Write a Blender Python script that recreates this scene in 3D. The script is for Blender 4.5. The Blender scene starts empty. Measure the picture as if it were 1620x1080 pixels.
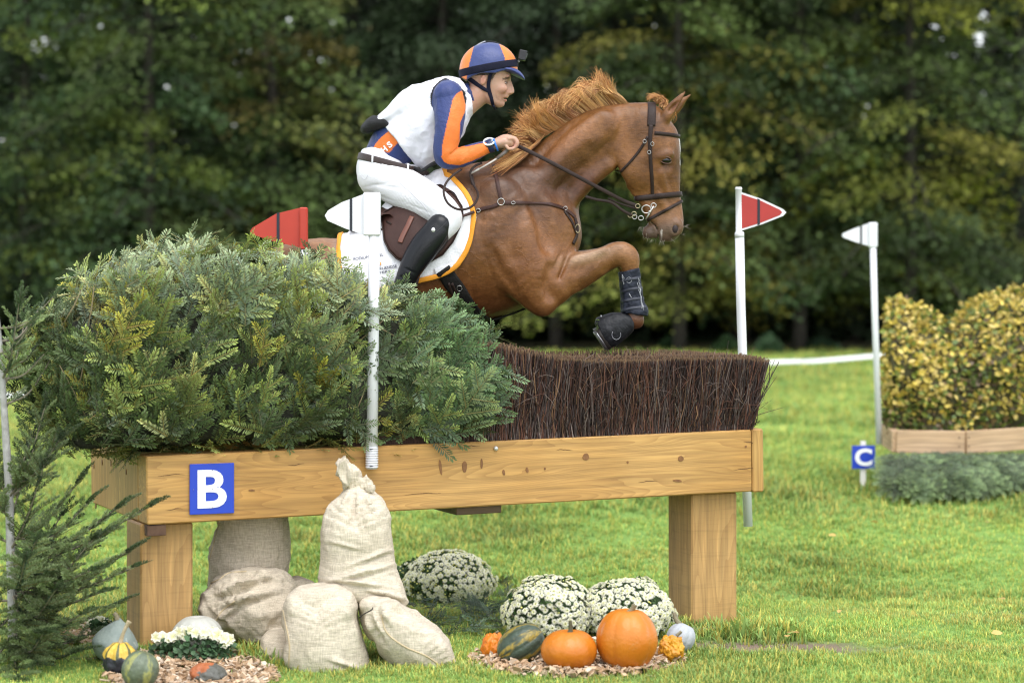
import bpy, bmesh, math, random
import numpy as np
from mathutils import Vector, Matrix
from mathutils.bvhtree import BVHTree
random.seed(7)
RNG = np.random.default_rng(7)
SC = bpy.context.scene
COL = SC.collection

# ------------------------------------------------------------------ camera, sky, sun, exposure
F, CX, HY, H = 3900.0, 810.0, 410.0, 1.75      # focal length in photo pixels, centre column, horizon row, eye height
cam_d = bpy.data.cameras.new('camera')
cam = bpy.data.objects.new('camera', cam_d); COL.objects.link(cam)
cam.location = (0, 0, H); cam.rotation_euler = (math.radians(90), 0, 0)
cam_d.sensor_width = 36.0; cam_d.lens = F / 1620 * 36
cam_d.shift_y = -(540 - HY) / 1620
cam_d.clip_start = 0.1; cam_d.clip_end = 2000
cam_d.dof.use_dof = True; cam_d.dof.focus_distance = 11.45; cam_d.dof.aperture_fstop = 1.9
SC.camera = cam
SUN_EL, SUN_AZ = 64, 160          # azimuth clockwise from +Y: behind the camera, from its right
world = bpy.data.worlds.new('World'); SC.world = world; world.use_nodes = True
wn = world.node_tree; wn.nodes.clear()
sky = wn.nodes.new('ShaderNodeTexSky'); sky.sky_type = 'NISHITA'; sky.sun_disc = False
sky.sun_elevation = math.radians(SUN_EL); sky.sun_rotation = math.radians(SUN_AZ)
sky.dust_density = 1.0; sky.air_density = 1.0; sky.ozone_density = 1.0
hs = wn.nodes.new('ShaderNodeHueSaturation'); hs.inputs['Saturation'].default_value = 0.25
bg = wn.nodes.new('ShaderNodeBackground'); bg.inputs['Strength'].default_value = 0.15
wo = wn.nodes.new('ShaderNodeOutputWorld')
wn.links.new(sky.outputs[0], hs.inputs['Color']); wn.links.new(hs.outputs[0], bg.inputs[0]); wn.links.new(bg.outputs[0], wo.inputs[0])
sun_d = bpy.data.lights.new('sun', 'SUN'); sun_d.energy = 0.9; sun_d.angle = math.radians(50); sun_d.color = (1.0, 0.98, 0.96)
sun = bpy.data.objects.new('sun', sun_d); COL.objects.link(sun)
_a, _e = math.radians(SUN_AZ), math.radians(SUN_EL)
sdir = Vector((math.sin(_a)*math.cos(_e), math.cos(_a)*math.cos(_e), math.sin(_e)))
sun.rotation_euler = sdir.to_track_quat('Z', 'Y').to_euler(); sun.location = (0, 0, 30)
SC.view_settings.view_transform = 'Standard'; SC.view_settings.look = 'None'
SC.view_settings.exposure = 1.4; SC.view_settings.gamma = 1.0
SC.render.engine = 'CYCLES'
SC.cycles.use_denoising = True; SC.cycles.filter_width = 1.15
try: SC.cycles.denoiser = 'OPENIMAGEDENOISE'
except Exception: pass
SC.cycles.max_bounces = 6; SC.cycles.diffuse_bounces = 3; SC.cycles.glossy_bounces = 3
SC.cycles.transmission_bounces = 3; SC.cycles.transparent_max_bounces = 8
SC.cycles.caustics_reflective = False; SC.cycles.caustics_refractive = False

# ------------------------------------------------------------------ small maths
def P(px, py, Y): return Vector(((px-CX)*Y/F, Y, H-(py-HY)*Y/F))
def _hash(ix, iy, iz, seed):
    n = (ix*374761393 + iy*668265263 + iz*2147483647 + seed*974634777) & 0xffffffff
    n = ((n ^ (n >> 13)) * 1274126177) & 0xffffffff
    return ((n ^ (n >> 16)) & 0xffff) / 65535.0
def vnoise(p, s, seed=0):
    q = np.asarray(p, float)*s; i = np.floor(q).astype(np.int64); f = q-i; f = f*f*(3-2*f)
    r = 0
    for a in (0, 1):
        for b in (0, 1):
            for c in (0, 1):
                w = (f[:,0] if a else 1-f[:,0])*(f[:,1] if b else 1-f[:,1])*(f[:,2] if c else 1-f[:,2])
                r = r + w*_hash(i[:,0]+a, i[:,1]+b, i[:,2]+c, seed)
    return r*2-1
def fbm(p, s, o=3, seed=0):
    r = 0; a = 1
    for k in range(o): r = r + a*vnoise(p, s*2**k, seed+k*17); a *= .5
    return r
def catmull(pts, n):
    """dense Catmull-Rom through rows of pts (any width); n samples per span"""
    A = np.asarray(pts, float)
    if len(A) == 2: return np.array([A[0]+(A[1]-A[0])*t for t in np.linspace(0, 1, n+1)])
    B = np.vstack([2*A[0]-A[1], A, 2*A[-1]-A[-2]]); out = []
    for i in range(1, len(B)-2):
        p0, p1, p2, p3 = B[i-1], B[i], B[i+1], B[i+2]
        for k in range(n):
            t = k/n
            out.append(.5*((2*p1)+(-p0+p2)*t+(2*p0-5*p1+4*p2-p3)*t*t+(-p0+3*p1-3*p2+p3)*t**3))
    out.append(A[-1]); return np.array(out)
def _gy(y): return np.interp(y, [9, 10.6, 11.6, 12.3, 13.3, 15, 17, 25, 45, 200], [.03, .035, .03, -.02, -.10, .0, .14, .12, .05, 0])
def gz(x, y):
    x = np.asarray(x, float); y = np.asarray(y, float)
    z = _gy(y) + .05*np.exp(-((x+1.6)**2+(y-10.75)**2)/.25) + .012*np.sin(x*2.1+y*.7)*np.sin(y*1.3-x*.4)
    return z
def G(px, py):
    """the point of the ground seen at a pixel of the photograph"""
    Y = 10.0
    lo, hi = 9.0, 60.0
    for _ in range(50):
        Y = (lo+hi)/2; p = P(px, py, Y)
        if p.z > float(gz(p.x, p.y)): lo = Y
        else: hi = Y
    return P(px, py, Y)

# ------------------------------------------------------------------ materials
MATS = {}
def mat(name, c1, c2=None, scale=8., rough=.7, bump=0., bscale=60., stretch=(1, 1, 1), attr=None, attr_mix=1., spec=.5,
        metal=0., coat=0., detail=4., bstretch=None, sheen=0., trans=0., contrast=.25, sss=0., wave=None):
    if name in MATS: return MATS[name]
    m = bpy.data.materials.new(name); m.use_nodes = True; nt = m.node_tree; N = nt.nodes; L = nt.links
    b = N['Principled BSDF']
    b.inputs['Roughness'].default_value = rough; b.inputs['Metallic'].default_value = metal
    b.inputs['Specular IOR Level'].default_value = spec; b.inputs['Coat Weight'].default_value = coat
    b.inputs['Coat Roughness'].default_value = .15; b.inputs['Sheen Weight'].default_value = sheen
    if sss: b.inputs['Subsurface Weight'].default_value = sss; b.inputs['Subsurface Radius'].default_value = (.012, .005, .003); b.inputs['Subsurface Scale'].default_value = 1.
    tc = N.new('ShaderNodeTexCoord'); mp = N.new('ShaderNodeMapping'); mp.inputs['Scale'].default_value = stretch
    L.new(tc.outputs['Object'], mp.inputs[0])
    nz = N.new('ShaderNodeTexNoise'); nz.inputs['Scale'].default_value = scale; nz.inputs['Detail'].default_value = detail
    L.new(mp.outputs[0], nz.inputs['Vector'])
    mr = N.new('ShaderNodeMapRange'); mr.inputs[1].default_value = .5-contrast; mr.inputs[2].default_value = .5+contrast
    L.new(nz.outputs[0], mr.inputs[0])
    mx = N.new('ShaderNodeMix'); mx.data_type = 'RGBA'
    mx.inputs['A'].default_value = (*c1, 1); mx.inputs['B'].default_value = (*(c2 or c1), 1)
    L.new(mr.outputs[0], mx.inputs['Factor']); out = mx.outputs['Result']
    if attr:
        at = N.new('ShaderNodeAttribute'); at.attribute_name = attr
        m2 = N.new('ShaderNodeMix'); m2.data_type = 'RGBA'; m2.blend_type = 'MULTIPLY'; m2.inputs['Factor'].default_value = attr_mix
        L.new(out, m2.inputs['A']); L.new(at.outputs['Color'], m2.inputs['B']); out = m2.outputs['Result']
    L.new(out, b.inputs['Base Color'])
    if bump:
        mp2 = N.new('ShaderNodeMapping'); mp2.inputs['Scale'].default_value = bstretch or stretch; L.new(tc.outputs['Object'], mp2.inputs[0])
        n2 = N.new('ShaderNodeTexNoise'); n2.inputs['Scale'].default_value = bscale; n2.inputs['Detail'].default_value = 5
        L.new(mp2.outputs[0], n2.inputs['Vector'])
        bp = N.new('ShaderNodeBump'); bp.inputs['Strength'].default_value = min(1, bump); bp.inputs['Distance'].default_value = .01*max(1, bump)
        L.new(n2.outputs[0], bp.inputs['Height']); L.new(bp.outputs[0], b.inputs['Normal'])
    if trans:
        tl = N.new('ShaderNodeBsdfTranslucent'); L.new(out, tl.inputs['Color'])
        ms = N.new('ShaderNodeMixShader'); ms.inputs[0].default_value = trans
        L.new(b.outputs[0], ms.inputs[1]); L.new(tl.outputs[0], ms.inputs[2]); L.new(ms.outputs[0], N['Material Output'].inputs[0])
    MATS[name] = m; return m
def bsdf(m): return m.node_tree.nodes['Principled BSDF']

def wood_mat(name, c1, c2, dark, rings=26., axis='X', knots=True, sawn=0.):
    """timber: long growth-ring lines warped by noise, fine fibres, a few knots; object X runs along the board"""
    m = bpy.data.materials.new(name); m.use_nodes = True; nt = m.node_tree; N = nt.nodes; L = nt.links; b = N['Principled BSDF']
    b.inputs['Roughness'].default_value = .6
    tc = N.new('ShaderNodeTexCoord'); mp = N.new('ShaderNodeMapping')
    s = {'X': (.32, 3.4, 3.4), 'Z': (3.4, 3.4, .5)}[axis]; mp.inputs['Scale'].default_value = s
    L.new(tc.outputs['Object'], mp.inputs[0])
    n = N.new('ShaderNodeTexNoise'); n.inputs['Scale'].default_value = 2.2; n.inputs['Detail'].default_value = 1.0; L.new(mp.outputs[0], n.inputs['Vector'])
    mul = N.new('ShaderNodeMath'); mul.operation = 'MULTIPLY'; mul.inputs[1].default_value = rings; L.new(n.outputs[0], mul.inputs[0])
    fr = N.new('ShaderNodeMath'); fr.operation = 'FRACT'; L.new(mul.outputs[0], fr.inputs[0])
    pw = N.new('ShaderNodeMath'); pw.operation = 'POWER'; pw.inputs[1].default_value = 1.8; L.new(fr.outputs[0], pw.inputs[0])
    fib = N.new('ShaderNodeTexNoise'); fib.inputs['Scale'].default_value = 60; fib.inputs['Detail'].default_value = 4
    mp2 = N.new('ShaderNodeMapping'); mp2.inputs['Scale'].default_value = {'X': (.05, 1, 1), 'Z': (1, 1, .05)}[axis]
    L.new(tc.outputs['Object'], mp2.inputs[0]); L.new(mp2.outputs[0], fib.inputs['Vector'])
    big = N.new('ShaderNodeTexNoise'); big.inputs['Scale'].default_value = 1.6; L.new(tc.outputs['Object'], big.inputs['Vector'])
    mx = N.new('ShaderNodeMix'); mx.data_type = 'RGBA'; mx.inputs['A'].default_value = (*c1, 1); mx.inputs['B'].default_value = (*c2, 1)
    mr0 = N.new('ShaderNodeMapRange'); mr0.inputs[1].default_value = .35; mr0.inputs[2].default_value = .65; L.new(big.outputs[0], mr0.inputs[0]); L.new(mr0.outputs[0], mx.inputs['Factor'])
    m2 = N.new('ShaderNodeMix'); m2.data_type = 'RGBA'; m2.inputs['B'].default_value = (*dark, 1); L.new(mx.outputs['Result'], m2.inputs['A'])
    sc = N.new('ShaderNodeMath'); sc.operation = 'MULTIPLY'; sc.inputs[1].default_value = .42; L.new(pw.outputs[0], sc.inputs[0]); L.new(sc.outputs[0], m2.inputs['Factor'])
    m3 = N.new('ShaderNodeMix'); m3.data_type = 'RGBA'; m3.blend_type = 'MULTIPLY'
    fr2 = N.new('ShaderNodeMapRange'); fr2.inputs[1].default_value = .3; fr2.inputs[2].default_value = .7; fr2.inputs[3].default_value = .72; fr2.inputs[4].default_value = 1.15
    L.new(fib.outputs[0], fr2.inputs[0]); m3.inputs['Factor'].default_value = 1; L.new(m2.outputs['Result'], m3.inputs['A']); L.new(fr2.outputs[0], m3.inputs['B'])
    out = m3.outputs['Result']
    hgt = fib.outputs[0]
    if sawn:
        w = N.new('ShaderNodeTexNoise'); w.inputs['Scale'].default_value = 10; w.inputs['Detail'].default_value = 3
        mp3 = N.new('ShaderNodeMapping'); mp3.inputs['Scale'].default_value = {'X': (14, .5, .5), 'Z': (.5, .5, 9)}[axis]
        L.new(tc.outputs['Object'], mp3.inputs[0]); L.new(mp3.outputs[0], w.inputs['Vector'])
        r = N.new('ShaderNodeMapRange'); r.inputs[1].default_value = .52; r.inputs[2].default_value = .72; r.inputs[3].default_value = 1; r.inputs[4].default_value = 1-sawn
        L.new(w.outputs[0], r.inputs[0]); m4 = N.new('ShaderNodeMix'); m4.data_type = 'RGBA'; m4.blend_type = 'MULTIPLY'; m4.inputs['Factor'].default_value = 1
        L.new(out, m4.inputs['A']); L.new(r.outputs[0], m4.inputs['B']); out = m4.outputs['Result']
    L.new(out, b.inputs['Base Color'])
    bp = N.new('ShaderNodeBump'); bp.inputs['Strength'].default_value = .35; bp.inputs['Distance'].default_value = .003
    L.new(hgt, bp.inputs['Height']); L.new(bp.outputs[0], b.inputs['Normal'])
    return m

# ------------------------------------------------------------------ objects
def thing(name, label, cat, loc, group=None, kind=None):
    o = bpy.data.objects.new(name, None); COL.objects.link(o); o.location = loc; o.empty_display_size = .1
    o['label'] = label; o['category'] = cat
    if group: o['group'] = group
    if kind: o['kind'] = kind
    return o
def tag(o, label, cat, group=None, kind=None):
    if label: o['label'] = label
    if cat: o['category'] = cat
    if group: o['group'] = group
    if kind: o['kind'] = kind
    return o
def world_loc(o):
    v = Vector((0, 0, 0))
    while o is not None: v = v + Vector(o.location); o = o.parent
    return v
SPLIT = {'drying_crack': 'i', 'knots': 'i', 'nail_holes': 'i', 'screws': 'i', 'boots': 's', 'flap': 's', 'flap_edge': 's', 'stirrup_leather': 's', 'stirrup': 's', 'boot_marks': 'i', 'rein': 'i', 'rein_buckle': 'i', 'chest_strap': 'i', 'shoulder_strap': 's',
         'martingale_strap': 'i', 'orange_binding': 's', 'chin_strap': 's', 'rear_strap': 's', 'cheekpiece': 's', 'throatlatch': 's', 'eyelid': 'i', 'belt_loop': 'i', 'billet': 'i', 'screw': 'i', 'ring': 'i', 'mark': 'i', 'boot_strap': 'i', 'stitching': 'i', 'seam': 'i', 'pad_loop': 's', 'girth': 's', 'screw_thread': 'i'}
SINGULAR = {'knots': 'knot', 'nail_holes': 'nail_hole', 'screws': 'screw', 'boots': 'boot', 'boot_marks': 'boot_mark'}
def islands(n, Fc):
    par = list(range(n))
    def find(a):
        while par[a] != a: par[a] = par[par[a]]; a = par[a]
        return a
    for f in Fc:
        r = find(int(f[0]))
        for i in f[1:]:
            q = find(int(i))
            if q != r: par[q] = r
    return np.array([find(i) for i in range(n)])
def make(name, V, Fc, m, parent=None, origin=None, smooth=True, colors=None, mat_idx=None, attr='Col'):
    how = SPLIT.get(name)
    if not how or parent is None: return make1(SINGULAR.get(name, name), V, Fc, m, parent, origin, smooth, colors, mat_idx, attr)
    V = np.asarray(V, float).reshape(-1, 3); isl = islands(len(V), Fc); first = None
    if how == 's':
        key = isl.copy()
        for k in np.unique(isl): key[isl == k] = int(V[isl == k, 1].mean() > 12.)
    else: key = isl
    for k in sorted(np.unique(key), key=lambda k: V[key == k, 1].mean()):
        ids = np.where(key == k)[0]; mp = -np.ones(len(V), int); mp[ids] = np.arange(len(ids)); fs = [tuple(int(mp[i]) for i in f) for f in Fc if key[int(f[0])] == k]
        if not fs: continue
        o = make1(SINGULAR.get(name, name), V[ids], fs, m, parent, origin, smooth, None if colors is None else np.asarray(colors)[ids], None, attr); first = first or o
    return first
def make1(name, V, Fc, m, parent=None, origin=None, smooth=True, colors=None, mat_idx=None, attr='Col'):
    """one mesh object from world-space vertices; its origin sits at the parent's (or at origin)"""
    V = np.asarray(V, float).reshape(-1, 3)
    base = np.array(world_loc(parent)) if parent is not None else np.array(origin if origin is not None else (0, 0, 0), float)
    off = np.zeros(3)
    if parent is not None and origin is not None: off = np.array(origin, float)-base; base = np.array(origin, float)
    me = bpy.data.meshes.new(name)
    V = V-base
    if isinstance(Fc, np.ndarray):
        n, k = Fc.shape
        me.vertices.add(len(V)); me.vertices.foreach_set('co', V.ravel().astype(np.float32))
        me.loops.add(n*k); me.loops.foreach_set('vertex_index', Fc.ravel().astype(np.int32))
        me.polygons.add(n); me.polygons.foreach_set('loop_start', (np.arange(n)*k).astype(np.int32))
        try: me.polygons.foreach_set('loop_total', np.full(n, k, np.int32))
        except Exception: pass
        me.update(calc_edges=True)
    else:
        me.from_pydata([tuple(v) for v in V], [], [tuple(int(i) for i in f) for f in Fc]); me.update()
    for mm in (m if isinstance(m, (list, tuple)) else [m]): me.materials.append(mm)
    if mat_idx is not None: me.polygons.foreach_set('material_index', np.asarray(mat_idx, np.int32))
    if colors is not None:
        a = me.color_attributes.new(attr, 'FLOAT_COLOR', 'POINT')
        C = np.asarray(colors, float)
        if C.shape[1] == 3: C = np.hstack([C, np.ones((len(C), 1))])
        a.data.foreach_set('color', C.ravel().astype(np.float32))
    me.polygons.foreach_set('use_smooth', [bool(smooth)]*len(me.polygons))
    o = bpy.data.objects.new(name, me); COL.objects.link(o)
    if parent is not None: o.parent = parent; o.location = off
    else: o.location = base
    return o

class MB:
    """collects shapes into one mesh"""
    def __init__(s): s.V = []; s.Fc = []; s.mi = []; s.C = []; s.cur = 0; s.col = (1, 1, 1)
    def add(s, V, Fc):
        n = len(s.V); s.V += [tuple(v) for v in V]; s.Fc += [tuple(i+n for i in f) for f in Fc]
        s.mi += [s.cur]*len(Fc); s.C += [s.col]*len(V); return s
    def box(s, c, X, Y, Z, bev=0.):
        """box centred c with half-axis vectors; bev in metres chamfers the edges running along X"""
        c, X, Y, Z = map(lambda a: np.array(a, float), (c, X, Y, Z))
        if not bev:
            V = [c+i*X+j*Y+k*Z for i in (-1, 1) for j in (-1, 1) for k in (-1, 1)]
            return s.add(V, [(0, 1, 3, 2), (4, 6, 7, 5), (0, 4, 5, 1), (2, 3, 7, 6), (0, 2, 6, 4), (1, 5, 7, 3)])
        ly, lz, lx = np.linalg.norm(Y), np.linalg.norm(Z), np.linalg.norm(X)
        by, bz, bx = bev/ly, bev/lz, bev/lx
        ring = [(1-by, 1), (1, 1-bz), (1, -1+bz), (1-by, -1), (-1+by, -1), (-1, -1+bz), (-1, 1-bz), (-1+by, 1)]
        V = []
        for xx, sh in ((-1, 1), (-1+bx, 0), (1-bx, 0), (1, 1)):
            for (a, b) in ring:
                V.append(c+xx*X+(a*(1-by*sh))*Y+(b*(1-bz*sh))*Z)
        Fc = []
        for q in range(3):
            for i in range(8):
                j = (i+1) % 8; Fc.append((q*8+i, q*8+j, (q+1)*8+j, (q+1)*8+i))
        Fc.append(tuple(range(7, -1, -1))); Fc.append(tuple(range(24, 32)))
        return s.add(V, Fc)
    def tube(s, pts, r, n=8, cap=True, sub=0):
        pts = np.array([tuple(p) for p in pts], float)
        r = np.full(len(pts), r, float) if np.isscalar(r) else np.array(r, float)
        if sub: A = catmull(np.hstack([pts, r[:, None]]), sub); pts = A[:, :3]; r = A[:, 3]
        T = np.gradient(pts, axis=0); T /= np.maximum(np.linalg.norm(T, axis=1), 1e-9)[:, None]
        u = np.cross(T[0], (0, 0, 1.)); 
        if np.linalg.norm(u) < .1: u = np.cross(T[0], (0, 1., 0))
        u /= np.linalg.norm(u); V = []
        for p, t, rr in zip(pts, T, r):
            u = u-t*np.dot(u, t); u /= max(np.linalg.norm(u), 1e-9); w = np.cross(t, u)
            for k in range(n):
                a = 2*math.pi*k/n; V.append(p+rr*(math.cos(a)*u+math.sin(a)*w))
        Fc = [(i*n+k, i*n+(k+1) % n, (i+1)*n+(k+1) % n, (i+1)*n+k) for i in range(len(pts)-1) for k in range(n)]
        if cap: Fc += [tuple(range(n-1, -1, -1)), tuple(range((len(pts)-1)*n, len(pts)*n))]
        return s.add(V, Fc)
    def prism(s, pts, d):
        """flat polygon (3-D points) thickened by vector d"""
        pts = [np.array(p, float) for p in pts]; d = np.array(d, float); n = len(pts)
        V = [p-d/2 for p in pts]+[p+d/2 for p in pts]
        return s.add(V, [tuple(range(n-1, -1, -1)), tuple(range(n, 2*n))]+[(i, (i+1) % n, n+(i+1) % n, n+i) for i in range(n)])
    def ball(s, c, r, seg=16, rings=10, f=None):
        c = np.array(c, float); r = np.array((r, r, r) if np.isscalar(r) else r, float); V = []
        for i in range(rings+1):
            th = math.pi*i/rings
            for k in range(seg):
                a = 2*math.pi*k/seg; v = np.array((math.sin(th)*math.cos(a), math.sin(th)*math.sin(a), math.cos(th)))
                V.append(c+r*v*(f(th, a) if f else 1))
        Fc = [(i*seg+k, (i+1)*seg+k, (i+1)*seg+(k+1) % seg, i*seg+(k+1) % seg) for i in range(rings) for k in range(seg)]
        return s.add(V, Fc)
    def obj(s, name, m, parent=None, origin=None, smooth=True, colors=False):
        return make(name, s.V, s.Fc, m, parent, origin, smooth, s.C if colors else None, s.mi if isinstance(m, (list, tuple)) else None)

def scatter(TV, TF, pos, R, colors=None, tcol=None):
    """copies of a template (TV,TF) at pos with 3x3 matrices R (rows of R are the images of x,y,z times scale) -> V, F, C"""
    pos = np.asarray(pos, float); R = np.asarray(R, float); n = len(pos); m = len(TV)
    V = np.einsum('vk,nkj->nvj', TV, R)+pos[:, None, :]
    Fc = TF[None]+(np.arange(n)*m)[:, None, None]
    C = None
    if colors is not None:
        C = np.repeat(np.asarray(colors, float)[:, None, :], m, axis=1)
        if tcol is not None: C = C*tcol[None]
        C = C.reshape(-1, 3)
    return V.reshape(-1, 3), Fc.reshape(-1, TF.shape[1]), C
def frames(xdir, up, scale, sy=None):
    """rotation matrices whose first row follows xdir and third is near up"""
    x = xdir/np.linalg.norm(xdir, axis=1)[:, None]
    z = up-x*np.sum(up*x, axis=1)[:, None]; nz = np.linalg.norm(z, axis=1); bad = nz < 1e-4
    z[bad] = np.cross(x[bad], np.array([.3, 1, .2])); nz = np.linalg.norm(z, axis=1); z /= nz[:, None]
    y = np.cross(z, x); s = np.asarray(scale, float)[:, None]
    return np.stack([x*s, y*s, z*s], axis=1)

# ------------------------------------------------------------------ distance fields -> smooth meshes
def surface_nets(D, org, h):
    I = D < 0
    nx, ny, nz = D.shape
    c = [I[a:nx-1+a, b:ny-1+b, d:nz-1+d] for a in (0, 1) for b in (0, 1) for d in (0, 1)]
    s = sum(x.astype(np.int8) for x in c); act = (s > 0) & (s < 8)
    idx = -np.ones(act.shape, np.int32); ids = np.argwhere(act); idx[act] = np.arange(len(ids))
    acc = np.zeros((len(ids), 3)); cnt = np.zeros(len(ids))
    cr = {}
    for a in (0, 1):
        for b in (0, 1):
            for d in (0, 1): cr[a, b, d] = D[ids[:, 0]+a, ids[:, 1]+b, ids[:, 2]+d]
    for (p, q) in [((0,0,0),(1,0,0)),((0,1,0),(1,1,0)),((0,0,1),(1,0,1)),((0,1,1),(1,1,1)),((0,0,0),(0,1,0)),((1,0,0),(1,1,0)),
                   ((0,0,1),(0,1,1)),((1,0,1),(1,1,1)),((0,0,0),(0,0,1)),((1,0,0),(1,0,1)),((0,1,0),(0,1,1)),((1,1,0),(1,1,1))]:
        A, B = cr[p], cr[q]; k = (A < 0) != (B < 0); t = np.where(k, A/np.where(k, A-B, 1), 0)
        pt = np.array(p)[None]+t[:, None]*(np.array(q)-np.array(p))[None]
        acc += pt*k[:, None]; cnt += k
    V = (ids+acc/cnt[:, None])*h+np.array(org)
    Fs = []
    for ax in range(3):
        sl = [slice(None)]*3; s2 = [slice(None)]*3; sl[ax] = slice(0, -1); s2[ax] = slice(1, None)
        A = I[tuple(sl)]; B = I[tuple(s2)]; e = np.argwhere(A != B)
        o1, o2 = [(1, 2), (2, 0), (0, 1)][ax]
        e = e[(e[:, o1] > 0) & (e[:, o2] > 0) & (e[:, o1] < D.shape[o1]-1) & (e[:, o2] < D.shape[o2]-1)]
        def g(d1, d2):
            q = e.copy(); q[:, o1] -= d1; q[:, o2] -= d2; return idx[q[:, 0], q[:, 1], q[:, 2]]
        f = np.stack([g(1, 1), g(0, 1), g(0, 0), g(1, 0)], axis=1)
        flip = ~A[e[:, 0], e[:, 1], e[:, 2]]; f[flip] = f[flip][:, ::-1]
        Fs.append(f)
    Fq = np.vstack(Fs); Fq = Fq[(Fq >= 0).all(axis=1)]
    return V, Fq
class Field:
    def __init__(s, lo, hi, h):
        s.h = h; s.lo = np.array(lo, float); n = np.ceil((np.array(hi)-s.lo)/h).astype(int)+1
        s.ax = [s.lo[i]+np.arange(n[i])*h for i in range(3)]; s.D = np.full(tuple(n), 1.0, np.float32)
    def sl(s, lo, hi, m):
        r = []
        for i in range(3):
            a = int(max(0, math.floor((lo[i]-m-s.lo[i])/s.h))); b = int(min(len(s.ax[i]), math.ceil((hi[i]+m-s.lo[i])/s.h)+1))
            if b <= a: return None
            r.append(slice(a, b))
        return tuple(r)
    def put(s, q, d, k, mode='add'):
        A = s.D[q]
        if mode == 'add':
            if k > 0:
                hh = np.clip(.5+.5*(A-d)/k, 0, 1); s.D[q] = A*(1-hh)+d*hh-k*hh*(1-hh)
            else: s.D[q] = np.minimum(A, d)
        elif mode == 'cut':
            d = -d
            if k > 0:
                hh = np.clip(.5-.5*(A-d)/k, 0, 1); s.D[q] = A*(1-hh)+d*hh+k*hh*(1-hh)
            else: s.D[q] = np.maximum(A, d)
        elif mode == 'and': s.D[q] = np.maximum(A, d)
    def chain(s, pts, k=.02, mode='add', sub=4, grow=0.):
        """pts: rows (x, z, r_inplane, r_y, y)"""
        A = catmull(pts, sub); A[:, 2:4] = np.maximum(A[:, 2:4]+grow, .0008)
        rm = A[:, 2].max(); lo = (A[:, 0].min()-rm, (A[:, 4]-A[:, 3]).min(), A[:, 1].min()-rm); hi = (A[:, 0].max()+rm, (A[:, 4]+A[:, 3]).max(), A[:, 1].max()+rm)
        q = s.sl(lo, hi, k+2*s.h)
        if q is None: return s
        X, Z = np.meshgrid(s.ax[0][q[0]], s.ax[2][q[2]], indexing='ij')
        best = np.full(X.shape, 1e9); rp = np.zeros(X.shape); ry = np.zeros(X.shape); y0 = np.zeros(X.shape); dd = np.zeros(X.shape)
        for a, b in zip(A[:-1], A[1:]):
            vx, vz = b[0]-a[0], b[1]-a[1]; L = vx*vx+vz*vz+1e-12
            t = np.clip(((X-a[0])*vx+(Z-a[1])*vz)/L, 0, 1)
            d = np.hypot(X-a[0]-t*vx, Z-a[1]-t*vz); r = a[2]+t*(b[2]-a[2])
            e = d-r; u = e < best
            best = np.where(u, e, best); rp = np.where(u, r, rp); ry = np.where(u, a[3]+t*(b[3]-a[3]), ry); y0 = np.where(u, a[4]+t*(b[4]-a[4]), y0); dd = np.where(u, d, dd)
        Yv = s.ax[1][q[1]][None, :, None]; dd, rp, ry, y0 = (w[:, None, :] for w in (dd, rp, ry, y0))
        k0 = np.sqrt((dd/rp)**2+((Yv-y0)/ry)**2); k1 = np.sqrt((dd/rp**2)**2+((Yv-y0)/ry**2)**2)
        s.put(q, np.where(k1 < 1e-6, -np.minimum(rp, ry), k0*(k0-1)/np.maximum(k1, 1e-6)).astype(np.float32), k, mode); return s
    def caps(s, pts, k=.005, mode='add', sub=3, grow=0.):
        """3-D capsule chain, rows (x,y,z,r)"""
        A = catmull(pts, sub); A[:, 3] += grow; rm = A[:, 3].max()
        q = s.sl(A[:, :3].min(0)-rm, A[:, :3].max(0)+rm, k+2*s.h)
        if q is None: return s
        X, Y, Z = np.meshgrid(*[s.ax[i][q[i]] for i in range(3)], indexing='ij'); best = np.full(X.shape, 1e9)
        for a, b in zip(A[:-1], A[1:]):
            v = b[:3]-a[:3]; L = v@v+1e-12
            t = np.clip(((X-a[0])*v[0]+(Y-a[1])*v[1]+(Z-a[2])*v[2])/L, 0, 1)
            best = np.minimum(best, np.sqrt((X-a[0]-t*v[0])**2+(Y-a[1]-t*v[1])**2+(Z-a[2]-t*v[2])**2)-(a[3]+t*(b[3]-a[3])))
        s.put(q, best.astype(np.float32), k, mode); return s
    def ell(s, c, r, rot=0., k=.01, mode='add', M=None):
        """ellipsoid, r along its own axes, turned rot degrees in the picture plane (x towards z)"""
        rm = max(r); q = s.sl([c[i]-rm for i in range(3)], [c[i]+rm for i in range(3)], k+2*s.h)
        if q is None: return s
        X, Y, Z = np.meshgrid(*[s.ax[i][q[i]]-c[i] for i in range(3)], indexing='ij')
        a = math.radians(rot); X, Z = X*math.cos(a)+Z*math.sin(a), -X*math.sin(a)+Z*math.cos(a)
        k0 = np.sqrt((X/r[0])**2+(Y/r[1])**2+(Z/r[2])**2); k1 = np.sqrt((X/r[0]**2)**2+(Y/r[1]**2)**2+(Z/r[2]**2)**2)
        s.put(q, np.where(k1 < 1e-6, -min(r), k0*(k0-1)/np.maximum(k1, 1e-6)).astype(np.float32), k, mode); return s
    def poly(s, pts, mode='and', sign=1, k=0.):
        """keep (and) or remove an XZ polygon run through in Y"""
        X, Z = np.meshgrid(s.ax[0], s.ax[2], indexing='ij'); d = sdpoly(X, Z, pts)*sign
        q = (slice(None),)*3; s.put(q, np.broadcast_to(d[:, None, :], s.D.shape).astype(np.float32), k, 'and' if mode == 'and' else 'cut'); return s
    def mesh(s): return surface_nets(s.D, s.lo, s.h)
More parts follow.
